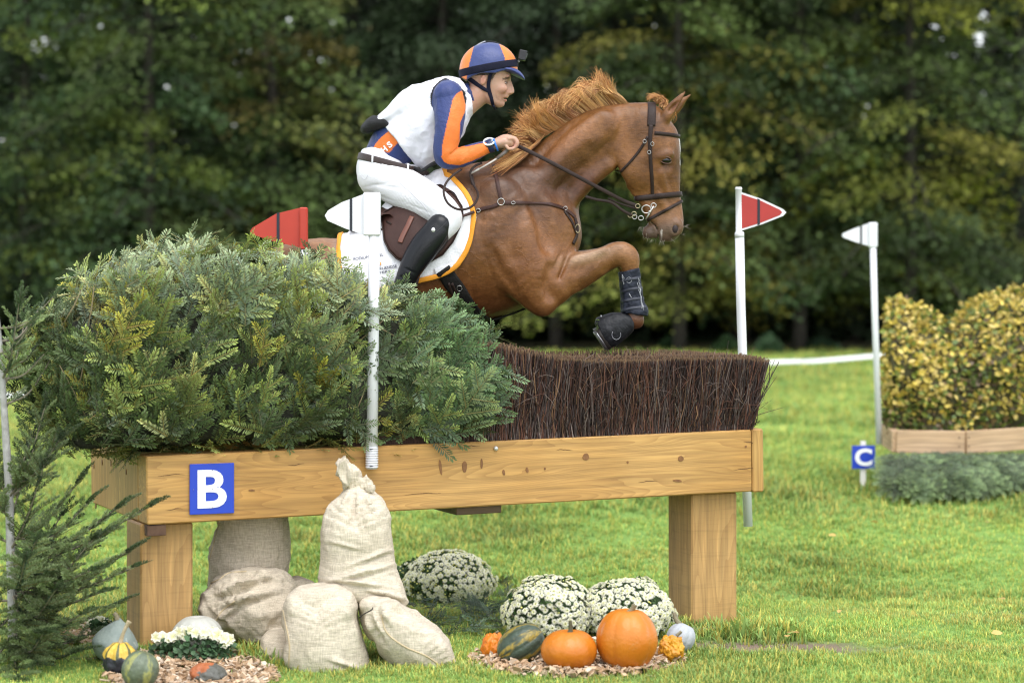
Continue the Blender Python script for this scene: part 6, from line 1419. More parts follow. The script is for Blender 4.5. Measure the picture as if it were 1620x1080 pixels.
_o, _b = sack('pale burlap sack tied at the neck, standing on the others and leaning against the beam', YT, [(562, 775, 22, .07, .05), (565, 800, 42, .12, .04), (563, 835, 58, .155, 0), (564, 880, 62, .165, 0), (568, 925, 64, .17, -.02), (595, 945, 50, .14, -.03)],
     [(548, 772), (538, 786), (520, 796), (508, 815), (503, 850), (503, 890), (498, 922), (520, 930), (545, 935), (570, 948), (600, 945), (628, 950), (642, 968), (651, 974), (650, 955), (642, 925), (634, 890), (626, 840), (622, 810), (608, 790), (588, 778), (570, 768)], burl, P(570, 950, YT), 41,
     fold=.008, wr=[(575, 905, 44, 4, -14, .011), (560, 920, 40, 4, 8, .012), (590, 880, 34, 3.5, -20, .008), (545, 792, 3, 20, 22, .007), (566, 800, 3, 18, 2, .007), (585, 800, 3, 18, -22, .007), (612, 940, 28, 5, 18, .014), (545, 862, 26, 3, 12, .006)])
f = Field((P(525, 0, YT)[0], YT-.12, P(0, 785, YT)[2]), (P(600, 0, YT)[0], YT+.14, P(0, 718, YT)[2]), .004)
def cY(f, rows, k, Y): f.chain([(P(a, b, Y+e).x, P(a, b, Y+e).z, r_*(Y+e)/F, d, Y+e) for a, b, r_, d, e in rows], k)
cY(f, [(562, 774, 11, .035, .03), (559, 764, 15, .042, .02), (553, 750, 17, .045, .01), (547, 738, 13, .035, .01), (542, 731, 6, .03, .01)], 0, YT); cY(f, [(562, 766, 12, .03, .02), (574, 764, 11, .028, .01), (584, 771, 7, .022, .0)], .01, YT)
V, Fq = f.mesh(); V = folds(V, Fq, .026, 17., 6, (2.0, 1.4, .35)); make('tied_neck', V, Fq, burl, _o)
mb = MB(); c = P(562, 769, YT+.03); mb.tube([c+Vector((.032*math.cos(a), .032*math.sin(a), .005*math.sin(a*2))) for a in np.linspace(0, 6.28, 20)], .004, 6); mb.obj('string', seamm, _o)
mb = MB(); mb.tube([P(*q, 10.30) for q in [(568, 977), (577, 970), (588, 964), (590, 960)]], .003, 6, sub=4); tag(mb.obj('dark_string', mat('string_black', (.02, .015, .012), rough=.8), origin=tuple(P(575, 972, 10.3))), 'short dark string hanging between the two front sacks', 'string')

# ------------------------------------------------------------------ pumpkins and gourds
def gourd(name, label, cx, cy, rx, ry, m, base_py, ribs=0, rib=.05, tilt=0., lump=0., seed=0, stem=None, neck=None, colf=None, group='pumpkins and gourds on the wood chips', sink=.0, ysq=1., Y=None, roll=0., dimple=.22, stemm=None):
    Yb = Y or G(cx, base_py).y; c = np.array(P(cx, cy, Yb)); sx, sz = rx*Yb/F, ry*Yb/F; seg, rings = 96, 56; V = []
    for i in range(rings+1):
        th = math.pi*i/rings; rr = math.sin(th); zz = math.cos(th)
        zz2 = zz-dimple*math.exp(-(rr/.28)**2)*(1 if zz > 0 else -.8)
        for k in range(seg):
            a = 2*math.pi*k/seg; rb = 1-(rib*abs(math.sin(ribs*a/2))**.0*(1-abs(math.sin(ribs*a/2))**.7) if ribs else 0)*min(1, rr*1.5)
            nk = 1.
            if neck: nk = 1-neck*np.clip((zz+.1)/1.1, 0, 1)**1.2
            V.append((rr*math.cos(a)*rb*nk, rr*math.sin(a)*rb*nk*ysq, zz2*(1+.0*rb)))
    V = np.array(V); L = V.copy()
    if lump: V = V*(1+lump*fbm(V, 2.6, 3, seed))[:, None]
    else: V = V*(1+.018*fbm(V, 1.4, 2, seed))[:, None]
    V = V*np.array((sx, sx, sz)); t = math.radians(tilt); V = np.stack([V[:, 0]*math.cos(t)+V[:, 2]*math.sin(t), V[:, 1], -V[:, 0]*math.sin(t)+V[:, 2]*math.cos(t)], 1)
    ro = math.radians(roll); V = np.stack([V[:, 0], V[:, 1]*math.cos(ro)-V[:, 2]*math.sin(ro), V[:, 1]*math.sin(ro)+V[:, 2]*math.cos(ro)], 1)
    zmin = V[:, 2].min(); V = V+c; Fc = [(i*seg+k, (i+1)*seg+k, (i+1)*seg+(k+1) % seg, i*seg+(k+1) % seg) for i in range(rings) for k in range(seg)]
    C = colf(L) if colf is not None else None
    o = tag(make(name, V, Fc, m, origin=(c[0], c[1], c[2]+zmin), colors=C), label, name.replace('_', ' ').split()[-1], group)
    if stem:
        mb = MB(); pts = [P(a, b, Yb+dy) for a, b, r_, dy in stem]; A = catmull([(*p, s[2]*Yb/F) for p, s in zip(pts, stem)], 5); n = 10; Vs = []
        mb.tube(A[:, :3], A[:, 3], 10); vv = np.array(mb.V)
        for i in range(len(A)):
            for k in range(10):
                if k % 2: vv[i*10+k] = A[i, :3]+(vv[i*10+k]-A[i, :3])*.68
        make('stem', vv, mb.Fc, stemm or mat('pumpkin_stem', (.16, .13, .075), (.28, .25, .16), 40, .85, .4, 120), o)
    return o
pk1 = mat('pumpkin_orange', (.58, .190, .014), (.46, .125, .008), 5, .38, .25, 60, contrast=.3, spec=.45); 
def bleach(m, col, sc, lo, hi, fac=.8, stretch=(1, 1, 1)):
    nt = m.node_tree; N = nt.nodes; L = nt.links; b = N['Principled BSDF']; src = b.inputs['Base Color'].links[0].from_socket; tc = N.new('ShaderNodeTexCoord'); mp = N.new('ShaderNodeMapping'); mp.inputs['Scale'].default_value = stretch; L.new(tc.outputs['Object'], mp.inputs[0])
    n = N.new('ShaderNodeTexNoise'); n.inputs['Scale'].default_value = sc; n.inputs['Detail'].default_value = 6; n.inputs['Roughness'].default_value = .65; L.new(mp.outputs[0], n.inputs['Vector'])
    r = N.new('ShaderNodeMapRange'); r.inputs[1].default_value = lo; r.inputs[2].default_value = hi; r.inputs[4].default_value = fac; L.new(n.outputs[0], r.inputs[0])
    mx = N.new('ShaderNodeMix'); mx.data_type = 'RGBA'; mx.inputs['B'].default_value = (*col, 1); L.new(r.outputs[0], mx.inputs['Factor']); L.new(src, mx.inputs['A']); L.new(mx.outputs['Result'], b.inputs['Base Color']); return m
bleach(pk1, (.50, .22, .07), 26, .60, .70, .7); bleach(pk1, (.25, .12, .04), 60, .68, .72, .7)
gourd('big_pumpkin', 'largest orange pumpkin in front of the right chrysanthemum', 992, 1011, 49.5, 51, pk1, 1060, 9, .055, 2, seed=4, stem=[(994, 972, 7, 0), (997, 966, 4.5, 0), (1001, 962, 4, 0), (1004, 956, 5, 0)], dimple=.12)
gourd('round_pumpkin', 'smooth orange pumpkin with long dark stem left of the largest pumpkin', 900, 1028, 45, 34.5, pk1, 1061, 10, .03, 0, seed=9, stem=[(901, 1006, 9, 0), (902, 1000, 5, 0), (903, 992, 3.2, 0), (902, 981, 3, 0)], stemm=mat('stem_dark', (.07, .065, .035), (.12, .12, .06), 40, .8, .4, 120))
gm1 = mat('squash_skin', (1, 1, 1), (.8, .8, .8), 40, .45, .4, 60, attr='Col')
def streaks(dark, light, n, amt, seed):
    def f(L):
        a = np.arctan2(L[:, 1], L[:, 0]); q = np.stack([np.cos(a)*2, np.sin(a)*2, L[:, 2]*.7], 1); w = np.clip((np.sin(a*n)+1.1*fbm(q, 2.5, 4, seed)+amt)*2.5, 0, 1)*np.clip(.8+.6*fbm(L, 14, 2, seed+3), 0, 1); w = w[:, None]; return np.array(dark)*(1-w)*(1+.3*fbm(L, 6, 2, seed))[:, None]+np.array(light)*w
    return f
gourd('green_squash', 'dark green squash with yellow stripes leaning between orange gourd and pumpkin', 824, 1019, 31, 41, gm1, 1050, 12, .05, 58, seed=2, dimple=.05, colf=streaks((.045, .068, .045), (.34, .24, .03), 6, -.35, 2))
wo_ = mat('orange_gourd', (.72, .22, .012), (.55, .13, .008), 18, .4, .6, 40)
gourd('orange_gourd', 'small knobbly orange gourd at the left end of the pumpkins', 780, 1021, 19, 22, wo_, 1043, 7, .18, 6, .13, 5, stem=[(783, 1003, 2.5, 0), (788, 998, 2, -.02)], dimple=.1)
yg = mat('yellow_gourd', (.68, .36, .02), (.5, .17, .01), 22, .4, .7, 40); bleach(yg, (.08, .13, .03), 14, .58, .63, .9)
gourd('yellow_gourd', 'small warty yellow and green gourd beside the grey squash', 1061, 1026, 21, 22, yg, 1049, 8, .16, -10, .2, 8, dimple=.3, stem=[(1070, 1005, 3, 0), (1078, 998, 2.5, 0)], roll=20)
gs = mat('grey_squash', (.42, .44, .46), (.34, .36, .38), 16, .6, .3, 60)
gourd('grey_squash', 'pale grey ribbed squash behind the yellow gourd against the right post', 1077, 1008, 23, 24, gs, 1034, 11, .07, 25, seed=7, stem=[(1076, 988, 5, 0), (1070, 980, 4, 0), (1066, 968, 3, 0)])
wp = mat('white_pumpkin', (.50, .50, .45), (.42, .42, .37), 12, .55, .3, 60)
gourd('white_pumpkin', 'white ribbed pumpkin half hidden behind the white pansies', 312, 1003, 40, 31, wp, 1036, 12, .05, 0, seed=3)
hb = mat('hubbard_grey', (.16, .20, .18), (.24, .28, .25), 14, .6, .4, 50); bleach(hb, (.34, .36, .32), 40, .6, .66, .7)
gourd('teardrop_squash', 'grey green teardrop squash with brown stem against the left post', 183, 1013, 37, 36, hb, 1050, 0, 0, 10, .04, 6, neck=.62, stem=[(186, 980, 6, 0), (184, 974, 4, 0), (180, 969, 4, 0)], dimple=0)
def turk(L): 
    C = np.tile(np.array((.018, .020, .028)), (len(L), 1)); a = np.arctan2(L[:, 1], L[:, 0]); m = L[:, 2] > .18+.05*np.sin(a*8); C[m] = (.66, .43, .06); s = m & (np.abs(np.sin(a*4)) < .28); C[s] = (.10, .11, .04); return C
tm = mat('turban_skin', (1, 1, 1), (.85, .85, .85), 20, .5, .8, 34, attr='Col')
gourd('ornamental_gourd', 'warty dark gourd with yellow striped top and long dry stem', 190, 1043, 28, 30, tm, 1072, 10, .09, 0, .07, 12, stem=[(190, 1018, 4.5, 0), (194, 1004, 3, 0), (199, 992, 3, 0), (205, 982, 4.5, 0)], colf=turk, stemm=mat('stem_pale', (.36, .29, .17), (.5, .42, .28), 40, .85, .4, 120), dimple=.1)
gsp = mat('speckled_squash', (.10, .13, .085), (.17, .20, .13), 18, .5, .4, 60); bleach(gsp, (.32, .33, .09), 10, .52, .60, .8, (1.3, 1.3, .4)); bleach(gsp, (.36, .38, .3), 60, .62, .68, .7)
gourd('speckled_squash', 'speckled green squash with yellow streak in front of the pansies', 222, 1059, 30, 31, gm1, 1092, 10, .05, 18, seed=11, dimple=.05, colf=streaks((.12, .15, .095), (.34, .34, .10), 5, -.5, 12))
def turk2(L):
    C = np.tile(np.array((.10, .10, .085)), (len(L), 1)); m = L[:, 0]*.5-L[:, 2]*.3+.15*fbm(L, 4, 2, 4) < -.22; C[m] = (.40, .12, .04); return C
gourd('turban_squash', 'orange and grey turban squash at the bottom edge between wood chips', 330, 1067, 30, 20, tm, 1084, 9, .10, 12, .08, 15, colf=turk2)

# ------------------------------------------------------------------ flowering plants
def daisy(npet=16, r=.5, seed=0, dome=.25):
    V = []; Fq = []; T = []; rg = np.random.default_rng(seed)
    for lay, (rr, h, n) in enumerate(((1, 0, npet), (.72, .16, npet-3), (.42, .27, 8))):
        for i in range(n):
            a = 2*math.pi*(i+.5*lay)/n+rg.normal(0, .05); w = math.pi/n*1.15; R = r*rr*rg.uniform(.9, 1.06); o = len(V)
            c = np.array((math.cos(a), math.sin(a))); pr = np.array((-c[1], c[0]))
            V += [(*(c*.08*r), h*r*.6), (*(c*R*.62+pr*R*.62*w*.75), h*r+.10*r), (*(c*R), h*r-.02*r), (*(c*R*.62-pr*R*.62*w*.75), h*r+.10*r)]; Fq.append((o, o+1, o+2, o+3))
            T += [(.85, .86, .62), (1, 1, .97), (1, 1, 1), (1, 1, .97)] if lay < 2 else [(.75, .78, .35), (.95, .95, .7), (.98, .98, .82), (.95, .95, .7)]
    return np.array(V, float), np.array(Fq), np.array(T)
petal = mat('petals', (.92, .91, .80), (.90, .88, .74), 30, .6, attr='Col', trans=.3); leafm = mat('mum_leaf', (1, 1, 1), (.8, .85, .8), 20, .55, attr='Col', trans=.15)
LEAF = (np.array([(0, 0, 0), (.35, .28, .05), (.75, .20, .02), (1, 0, -.05), (.75, -.2, .02), (.35, -.28, .05)]), np.array([(0, 1, 2, 3), (0, 3, 4, 5)]))
BUD = (lambda m: (np.array(m.V), np.array([f for f in m.Fc if len(f) == 4])))(MB().ball((0, 0, 0), 1, 6, 4))
def mum(label, cx, cy, rx, ry, base_py, dens, fl, seed, tone=1., buds=200):
    Yb = G(cx, base_py).y+rx*10.6/F*.40; c = np.array(P(cx, cy, Yb)); sx, sz = rx*Yb/F, ry*Yb/F; r = np.random.default_rng(seed)
    gzz = float(gz(c[0], c[1])); t = thing('chrysanthemum', label, 'flowers', (c[0], c[1], gzz), 'chrysanthemums among the pumpkins')
    def shell(n, s=1., zmin=-.45):
        v = r.normal(0, 1, (n*3, 3)); v /= np.linalg.norm(v, axis=1)[:, None]; v = v[v[:, 2] > zmin][:n]; nn = v.copy(); return c+v*np.array((sx, sx*.9, sz))*s*(1+.13*fbm(v, 2.2, 2, seed))[:, None], nn
    mb = MB(); mb.ball(c, (sx*.80, sx*.72, sz*.80), 24, 14, lambda th, a: 1+.08*math.sin(a*5+th*3)); mb.obj('foliage_heart', mat('leaf_dark', (.03, .06, .02), (.05, .09, .03), 30, .9), t)
    p, n = shell(1500, .93, -.85); d = n*.6+r.normal(0, .6, p.shape); g = (.6+.8*r.random((len(p), 1)))*np.array((.055, .115, .030))
    V, Fq, C = scatter(*LEAF, p, frames(d, n, r.uniform(.018, .032, len(p))), g); make('leaves', V, Fq, leafm, t, colors=C, smooth=False)
    p, n = shell(dens*4, 1.0, -.5); keep = []
    for i in range(len(p)):
        if all((p[i]-p[j])@(p[i]-p[j]) > (fl*.54)**2 for j in keep[-400:]): keep.append(i)
        if len(keep) >= dens: break
    p, n = p[keep], n[keep]; keep2 = fbm(p, 9, 2, seed+4) > -.95*tone; p, n = p[keep2], n[keep2]
    dv, df, dt = daisy(15, .5, seed); x = np.cross(n, r.normal(0, 1, n.shape)); nn = n*1.+np.array((0, -.1, .35))+r.normal(0, .16, n.shape); V, Fq, C = scatter(dv, df, p+n*.006, frames(np.cross(nn, r.normal(0, 1, n.shape)), nn, fl*r.uniform(.78, 1.15, len(p))), np.tile((1., 1., 1.), (len(p), 1))*(.9+.15*r.random((len(p), 1))), dt)
    o = make('flower_heads', V, Fq, petal, t, colors=C, smooth=False)
    p, n = shell(buds, 1.0, -.6); V, Fq, C = scatter(*BUD, p+n*.004, frames(r.normal(0, 1, n.shape), n, r.uniform(.003, .0055, len(p))), np.tile((.85, .85, .35), (len(p), 1))); o['kind'] = 'stuff'; make('buds', V, Fq, petal, t, colors=C)['kind'] = 'stuff'
    return t
mum('white chrysanthemum with open flowers in the middle, behind the green squash', 868, 966, 66, 52, 1012, 1100, .039, 3)
mum('white chrysanthemum with open flowers behind the largest pumpkin', 990, 967, 72, 51, 1012, 1250, .039, 5)
mum('green chrysanthemum with small half open flowers beside the sacks', 710, 918, 66, 46, 958, 620, .035, 8, .8, 800)
gzp = G(690, 945)
mum('low green chrysanthemum half hidden behind the tied sack', 664, 920, 42, 36, 952, 120, .028, 9, .3, 300)
def pansy(seed=0):
    V = []; Fq = []; T = []
    for i, (a, R, w) in enumerate(((90, .55, .9), (35, .5, .8), (145, .5, .8), (-40, .48, .8), (-140, .48, .8), (-90, .5, .95))):
        a = math.radians(a); c = np.array((math.cos(a), math.sin(a))); p = np.array((-c[1], c[0])); o = len(V); V += [(0, 0, 0), (*(c*R*.6+p*R*.55*w), .06+.04*(i % 2)), (*(c*R*1.05), -.02), (*(c*R*.6-p*R*.55*w), .06+.04*(i % 2))]; Fq.append((o, o+1, o+2, o+3)); T += [(.8, .8, .4), (1, 1, 1), (1, 1, 1), (1, 1, 1)]
    return np.array(V, float), np.array(Fq), np.array(T)
def pansies(label, cx, cy, rx, ry, base_py, nfl, seed, fl=.05):
    r = np.random.default_rng(seed); g = G(cx, base_py); c = np.array(P(cx, cy, g.y)); sx, sz = rx*g.y/F, ry*g.y/F; t = thing('pansy_plant', label, 'flowers', tuple(g))
    n = 900; v = r.normal(0, 1, (n, 3)); v /= np.linalg.norm(v, axis=1)[:, None]; p = c+v*np.array((sx, sx*.55, sz))*(.55+.45*r.random((n, 1)))-np.array((0, 0, sz*.25)); d = v*.8+r.normal(0, .5, p.shape); gcol = (.55+.9*r.random((n, 1)))*np.array((.07, .14, .06))
    V, Fq, C = scatter(LEAF[0]*np.array((1, 1.5, 1)), LEAF[1], p, frames(d, v+np.array((0, -.3, .6)), r.uniform(.018, .034, n)), gcol); make('leaves', V, Fq, leafm, t, colors=C, smooth=False)
    pv, pf, pt = pansy(); a = r.uniform(0, math.pi, nfl); p = np.array(c)+np.stack([sx*.98*np.cos(a)*r.uniform(.5, 1, nfl), -sx*.35*r.random(nfl), sz*(.3+.62*np.sin(a))*r.uniform(.7, 1.05, nfl)+.005], 1); nn = np.stack([np.cos(a)*.5, -1+0*a, .5+0*a], 1)+r.normal(0, .3, (nfl, 3))
    V, Fq, C = scatter(pv, pf, p, frames(np.stack([np.ones(nfl), 0*a, r.normal(0, .3, nfl)], 1), nn, fl*r.uniform(.8, 1.2, nfl)), np.ones((nfl, 3))*(.92+.1*r.random((nfl, 1))), pt); make('flower_heads', V, Fq, petal, t, colors=C, smooth=False)
pansies('white pansies with dark green leaves in front of the white pumpkin', 306, 1020, 68, 25, 1046, 46, 4)
pansies('few small white flowers at the left of the teardrop squash', 158, 992, 18, 12, 1005, 10, 7, .04)

# ------------------------------------------------------------------ wood chips, spruce sprays on the grass
def chips(patches, n):
    r = np.random.default_rng(3); P0 = []
    for (x0, x1, y0, y1, w) in patches:
        m = int(n*w); px = r.uniform(x0, x1, m); py = r.uniform(y0, y1, m); e = ((px-(x0+x1)/2)/((x1-x0)/2))**2+((py-(y0+y1)/2)/((y1-y0)/2))**2 < r.uniform(.5, 1.15, m); P0 += [tuple(G(a, b)) for a, b in zip(px[e], py[e])]
    p = np.array(P0); p[:, 2] += r.uniform(.0, .035, len(p)); b = MB(); b.box((0, 0, 0), (.5, 0, 0), (0, .28, 0), (0, 0, .07)); tv, tf = np.array(b.V), np.array(b.Fc); tv[:2] *= .6; d = r.normal(0, 1, p.shape)*np.array((1, 1, .45)); u = np.array((0, 0, 1.))+r.normal(0, .6, p.shape)
    pal = np.array([(.56, .40, .26), (.62, .48, .34), (.48, .32, .19), (.66, .54, .42), (.40, .26, .15)]); V, Fq, C = scatter(tv, tf, p, frames(d, u, r.uniform(.015, .042, len(p))), pal[r.integers(5, size=len(p))]*(.7+.5*r.random((len(p), 1))))
    tag(make('wood_chips', V, Fq, mat('chip', (1, 1, 1), (.85, .82, .78), 60, .9, attr='Col'), colors=C, smooth=False, origin=tuple(p.mean(0))), 'pale wood chips spread under the pumpkins and flowers', 'wood chips', kind='stuff')
    return p
chips([(165, 440, 1032, 1110, .48), (745, 1085, 1020, 1074, .42), (90, 165, 985, 1025, .06), (250, 300, 1020, 1050, .04)], 9000)
def ground_sprays():
    r = np.random.default_rng(9); px = r.uniform(650, 815, 90); py = r.uniform(945, 1012, 90); p = np.array([tuple(G(a, b)) for a, b in zip(px, py)]); p[:, 2] += r.uniform(.0, .07, 90); d = np.stack([r.normal(0, 1, 90), r.normal(-.3, .7, 90), r.uniform(.0, .5, 90)], 1); u = np.array((0, -.5, 1.))+r.normal(0, .4, p.shape)
    V, Fq, C = plant(FANS, p, d, u, r.uniform(.5, .8, 90), np.array((.060, .10, .065))*(.6+.9*r.random((90, 1)))); tag(make('spruce_sprays', V, Fq, needlem, colors=C, smooth=False, origin=tuple(p.mean(0))), 'dark blue green spruce sprays laid on the grass below the chrysanthemums', 'branches', kind='stuff')
ground_sprays()

# ------------------------------------------------------------------ little fir at the left edge
def small_fir():
    Y0 = 10.35; base = G(22, 1040); base = Vector((P(22, 1040, base.y).x, base.y, float(gz(base.x, base.y)))); Yt = base.y; t = thing('fir_tree', 'young fir tree with grey stem and open whorls at the left edge', 'tree', tuple(base)); r = np.random.default_rng(12)
    line = [(22, 1050), (20, 960), (17, 880), (15, 800), (11, 720), (6, 640), (3, 580), (-4, 500), (-12, 440)]; A = catmull([(*P(a, b, Yt), rr) for (a, b), rr in zip(line, [.024, .022, .020, .018, .017, .015, .012, .009, .005])], 4)
    mb = MB(); mb.tube(A[:, :3], A[:, 3], 10); mb.obj('trunk', mat('fir_bark', (.30, .29, .27), (.46, .45, .43), 30, .9, .8, 90, bstretch=(1, 1, .3)), t)
    # branches: root pixel, tip pixel, depth offset of the tip, weight
    B = [((-2, 520), (84, 470), -.1), ((0, 540), (60, 492), .12), ((-2, 560), (50, 512), -.25), ((2, 560), (60, 545), .2), ((4, 600), (70, 560), -.05), ((8, 640), (88, 555), .05), ((12, 790), (72, 640), -.15), ((14, 790), (118, 622), .1), ((12, 760), (60, 665), .3), ((14, 770), (98, 690), -.3),
         ((15, 860), (125, 760), .1), ((17, 870), (70, 735), -.3), ((16, 850), (142, 792), -.05), ((17, 880), (190, 800), -.1), ((18, 900), (240, 798), -.22), ((17, 860), (-60, 770), 0), ((16, 880), (100, 810), .35), ((19, 930), (205, 870), .05), ((19, 935), (215, 895), -.2), ((19, 920), (150, 850), -.4), ((19, 940), (165, 935), -.3),
         ((20, 960), (185, 955), .1), ((20, 965), (130, 970), -.45), ((20, 980), (150, 1000), .2), ((21, 1000), (120, 1030), -.3), ((20, 950), (-80, 900), .1), ((18, 880), (60, 850), -.5), ((20, 960), (90, 930), -.55), ((21, 1000), (70, 1000), -.5), ((19, 920), (40, 880), -.6), ((21, 1010), (160, 1040), -.1), ((18, 900), (90, 880), .5), ((20, 990), (60, 1050), -.4),
         ((15, 820), (-40, 700), -.2), ((20, 970), (-50, 980), -.4), ((20, 1000), (-40, 1060), -.2), ((14, 790), (-40, 640), .1), ((22, 1020), (95, 1070), -.25), ((21, 1010), (30, 1075), -.5), ((19, 940), (110, 905), -.15), ((18, 905), (130, 872), .25), ((20, 985), (100, 960), .1), ((18, 870), (80, 905), -.3), ((19, 900), (75, 960), -.35), ((20, 940), (60, 1000), -.5), ((20, 950), (105, 1010), .3), ((15, 830), (45, 700), .35), ((6, 610), (40, 505), .3), ((4, 600), (30, 480), -.2), ((19, 930), (140, 915), .45), ((17, 860), (110, 830), .3), ((18, 890), (165, 845), .15), ((18, 890), (150, 900), -.45), ((21, 1000), (110, 1060), .1)]
    mb = MB(); pos = []; dr = []; up = []; sc = []; cl = []
    S = [sprig_template(.13, .022, 1100, False, 61, .0040), sprig_template(.10, .021, 1100, False, 62, .0034), sprig_template(.16, .022, 1100, False, 63, .0034), sprig_template(.12, .019, 700, True, 64, .0036)]
    for bi, (a, b, dy) in enumerate(B):
        p0 = P(*a, Yt); p1 = P(*b, Yt+dy); p1 = Vector(p1); mid = (Vector(p0)+p1)/2+Vector((0, 0, -.03-.06*r.random())); L = (p1-Vector(p0)).length; C_ = catmull([tuple(p0), tuple(mid), tuple(p1)], 10); mb.tube(C_, np.linspace(.0060, .0022, len(C_)), 6)
        T = np.gradient(C_, axis=0); T /= np.linalg.norm(T, axis=1)[:, None]; n = max(5, int(L/.036)); tone = (.55+.6*r.random())
        for k in range(n):
            if bi < 6 and k % 4: continue
            s = .15+.85*k/n; i = int(s*(len(C_)-1)); sd = 1 if k % 2 else -1; side = np.cross(T[i], (0, 0, 1.)); side /= np.linalg.norm(side)+1e-9; d = T[i]*.75+side*sd*(.75)+np.array((0, 0, .12))+r.normal(0, .12, 3); l = (1.25-.65*s)
            pos.append(C_[i]); dr.append(d); up.append((0, 0, 1.)); sc.append(l*r.uniform(.85, 1.2)); cl.append(np.array((.24, .31, .14))*tone*r.uniform(.75, 1.4))
            if k % 2 == 0: pos.append(C_[i]); dr.append(T[i]+r.normal(0, .08, 3)); up.append((0, 0, 1.)); sc.append(.55); cl.append(np.array((.055, .095, .050))*tone)
        for w in ((0,) if bi < 6 else (-1, 0, 1)): pos.append(C_[-1]-T[-1]*.02); side = np.cross(T[-1], (0, 0, 1.)); dr.append(T[-1]+side*w*.7); up.append((0, 0, 1.)); sc.append(.75); cl.append(np.array((.085, .13, .055))*tone)
    mb.obj('limbs', mat('fir_twig', (.16, .14, .10), (.24, .21, .15), 40, .9), t)
    V, Fq, C = plant(S, np.array(pos, float), np.array(dr, float), np.array(up, float), np.array(sc), np.array(cl)); make('crown', V, Fq, needlem, t, colors=C, smooth=False)
small_fir()
# ------------------------------------------------------------------ grass
def blades(nb, spread, h, seed):
    r = np.random.default_rng(seed); V = []; Fq = []; T = []
    for i in range(nb):
        b = np.array((*r.normal(0, spread, 2), 0)); a = r.uniform(0, 6.28); d = np.array((math.cos(a), math.sin(a), 0)); s = np.array((-d[1], d[0], 0)); l = h*r.uniform(.45, 1.15); bend = r.uniform(.15, .9); w = .0016+.0012*r.random(); o = len(V)
        for t, ww in ((0, 1.), (.55, .8)): V += [b+d*l*bend*t*t-s*w*ww+np.array((0, 0, l*t*(1-.25*bend*t))), b+d*l*bend*t*t+s*w*ww+np.array((0, 0, l*t*(1-.25*bend*t)))]
        e = b+d*l*bend+np.array((0, 0, l*(1-.3*bend))); V += [e-s*w*.15, e+s*w*.15]; Fq += [(o, o+1, o+3, o+2), (o+2, o+3, o+5, o+4)]; g = r.uniform(.8, 1.2); yel = r.random() < .12
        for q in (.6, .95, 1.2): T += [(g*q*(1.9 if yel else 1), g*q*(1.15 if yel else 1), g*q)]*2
    return np.array(V, float), np.array(Fq), np.array(T)
def grass():
    r = np.random.default_rng(21); tm = [blades(11, .014, .034, 1), blades(10, .016, .028, 2), blades(12, .017, .040, 3)]; gm_ = mat('grass_blade', (1, 1, 1), (.85, .9, .8), .9, .6, attr='Col', trans=.25, spec=.3)
    P_ = []; S_ = []
    for (y0, y1, dens, sc) in ((9.4, 11.2, 2100, .9), (11.2, 13, 1500, 1.0), (13, 16, 850, 1.15), (16, 22, 320, 1.6), (22, 34, 90, 2.4), (34, 44.5, 45, 3.0)):
        hw = lambda y: y*.2200+.9; A = (y1-y0)*(hw(y0)+hw(y1)); n = int(A*dens); y = r.uniform(y0, y1, n); x = r.uniform(-1, 1, n)*hw(y); P_.append(np.stack([x, y], 1)); S_.append(np.full(n, sc)*r.uniform(.6, 1.25, n))
    xy = np.vstack(P_); s = np.concatenate(S_); p = np.stack([xy[:, 0], xy[:, 1], gz(xy[:, 0], xy[:, 1])], 1); keep = np.ones(len(p), bool)
    for (cx, cy, rx, ry, c) in BARE[:3]:
        q = np.hypot((p[:, 0]-cx)/rx, (p[:, 1]-cy)/ry)+.3*vnoise(p, 5., 3); keep &= (q > .95) | (r.random(len(p)) < .12)
    Q = sv(p)
    for (x0, x1, y0, y1) in ((165, 440, 1034, 1110), (745, 1085, 1022, 1074)):
        e = ((Q[:, 0]-(x0+x1)/2)/((x1-x0)/2))**2+((Q[:, 1]-(y0+y1)/2)/((y1-y0)/2))**2; keep &= (e > .9) | (r.random(len(p)) < .06)
    p, s = p[keep], s[keep]; n = len(p); nz = fbm(p, 1.1, 3, 6); n2 = fbm(p, 4., 2, 8); s *= (1+.35*n2)*(1-.25*nz)
    tall = np.zeros(n)
    for (x, y, rr, k) in ((P(1178, 1, 11.4).x, 11.35, .22, 1.0), (P(1230, 1, 11.3).x, 11.3, .16, .7), (P(400, 1, 10.6).x, 10.45, .12, 1.1), (P(350, 1, 10.6).x, 10.6, .2, .8)): tall += k*np.exp(-((p[:, 0]-x)**2+(p[:, 1]-y)**2)/rr**2)
    s *= 1+tall
    base = np.array((.305, .445, .120))*(1-.0); c = base*(1+.22*nz)[:, None]*(.75+.5*r.random((n, 1))); dry = np.clip(.4*fbm(p, 2.3, 3, 31)+.06*(p[:, 1] < 12.5)-.08, 0, .4)[:, None]; c = c*(1-dry)+np.array((.40, .40, .15))*dry
    d = r.normal(0, 1, (n, 3))*np.array((1, 1, .0)); 
    Vs = []; Fs = []; Cs = []; m = 0; k = r.integers(3, size=n)
    for i, (tv, tf, tt) in enumerate(tm):
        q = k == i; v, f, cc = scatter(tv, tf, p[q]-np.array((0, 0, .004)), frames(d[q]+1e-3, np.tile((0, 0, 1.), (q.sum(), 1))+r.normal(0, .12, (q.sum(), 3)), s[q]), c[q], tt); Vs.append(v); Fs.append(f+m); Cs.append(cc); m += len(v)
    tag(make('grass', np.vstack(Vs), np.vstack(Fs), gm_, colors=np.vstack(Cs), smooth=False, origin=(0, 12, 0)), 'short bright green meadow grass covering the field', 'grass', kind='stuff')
grass()
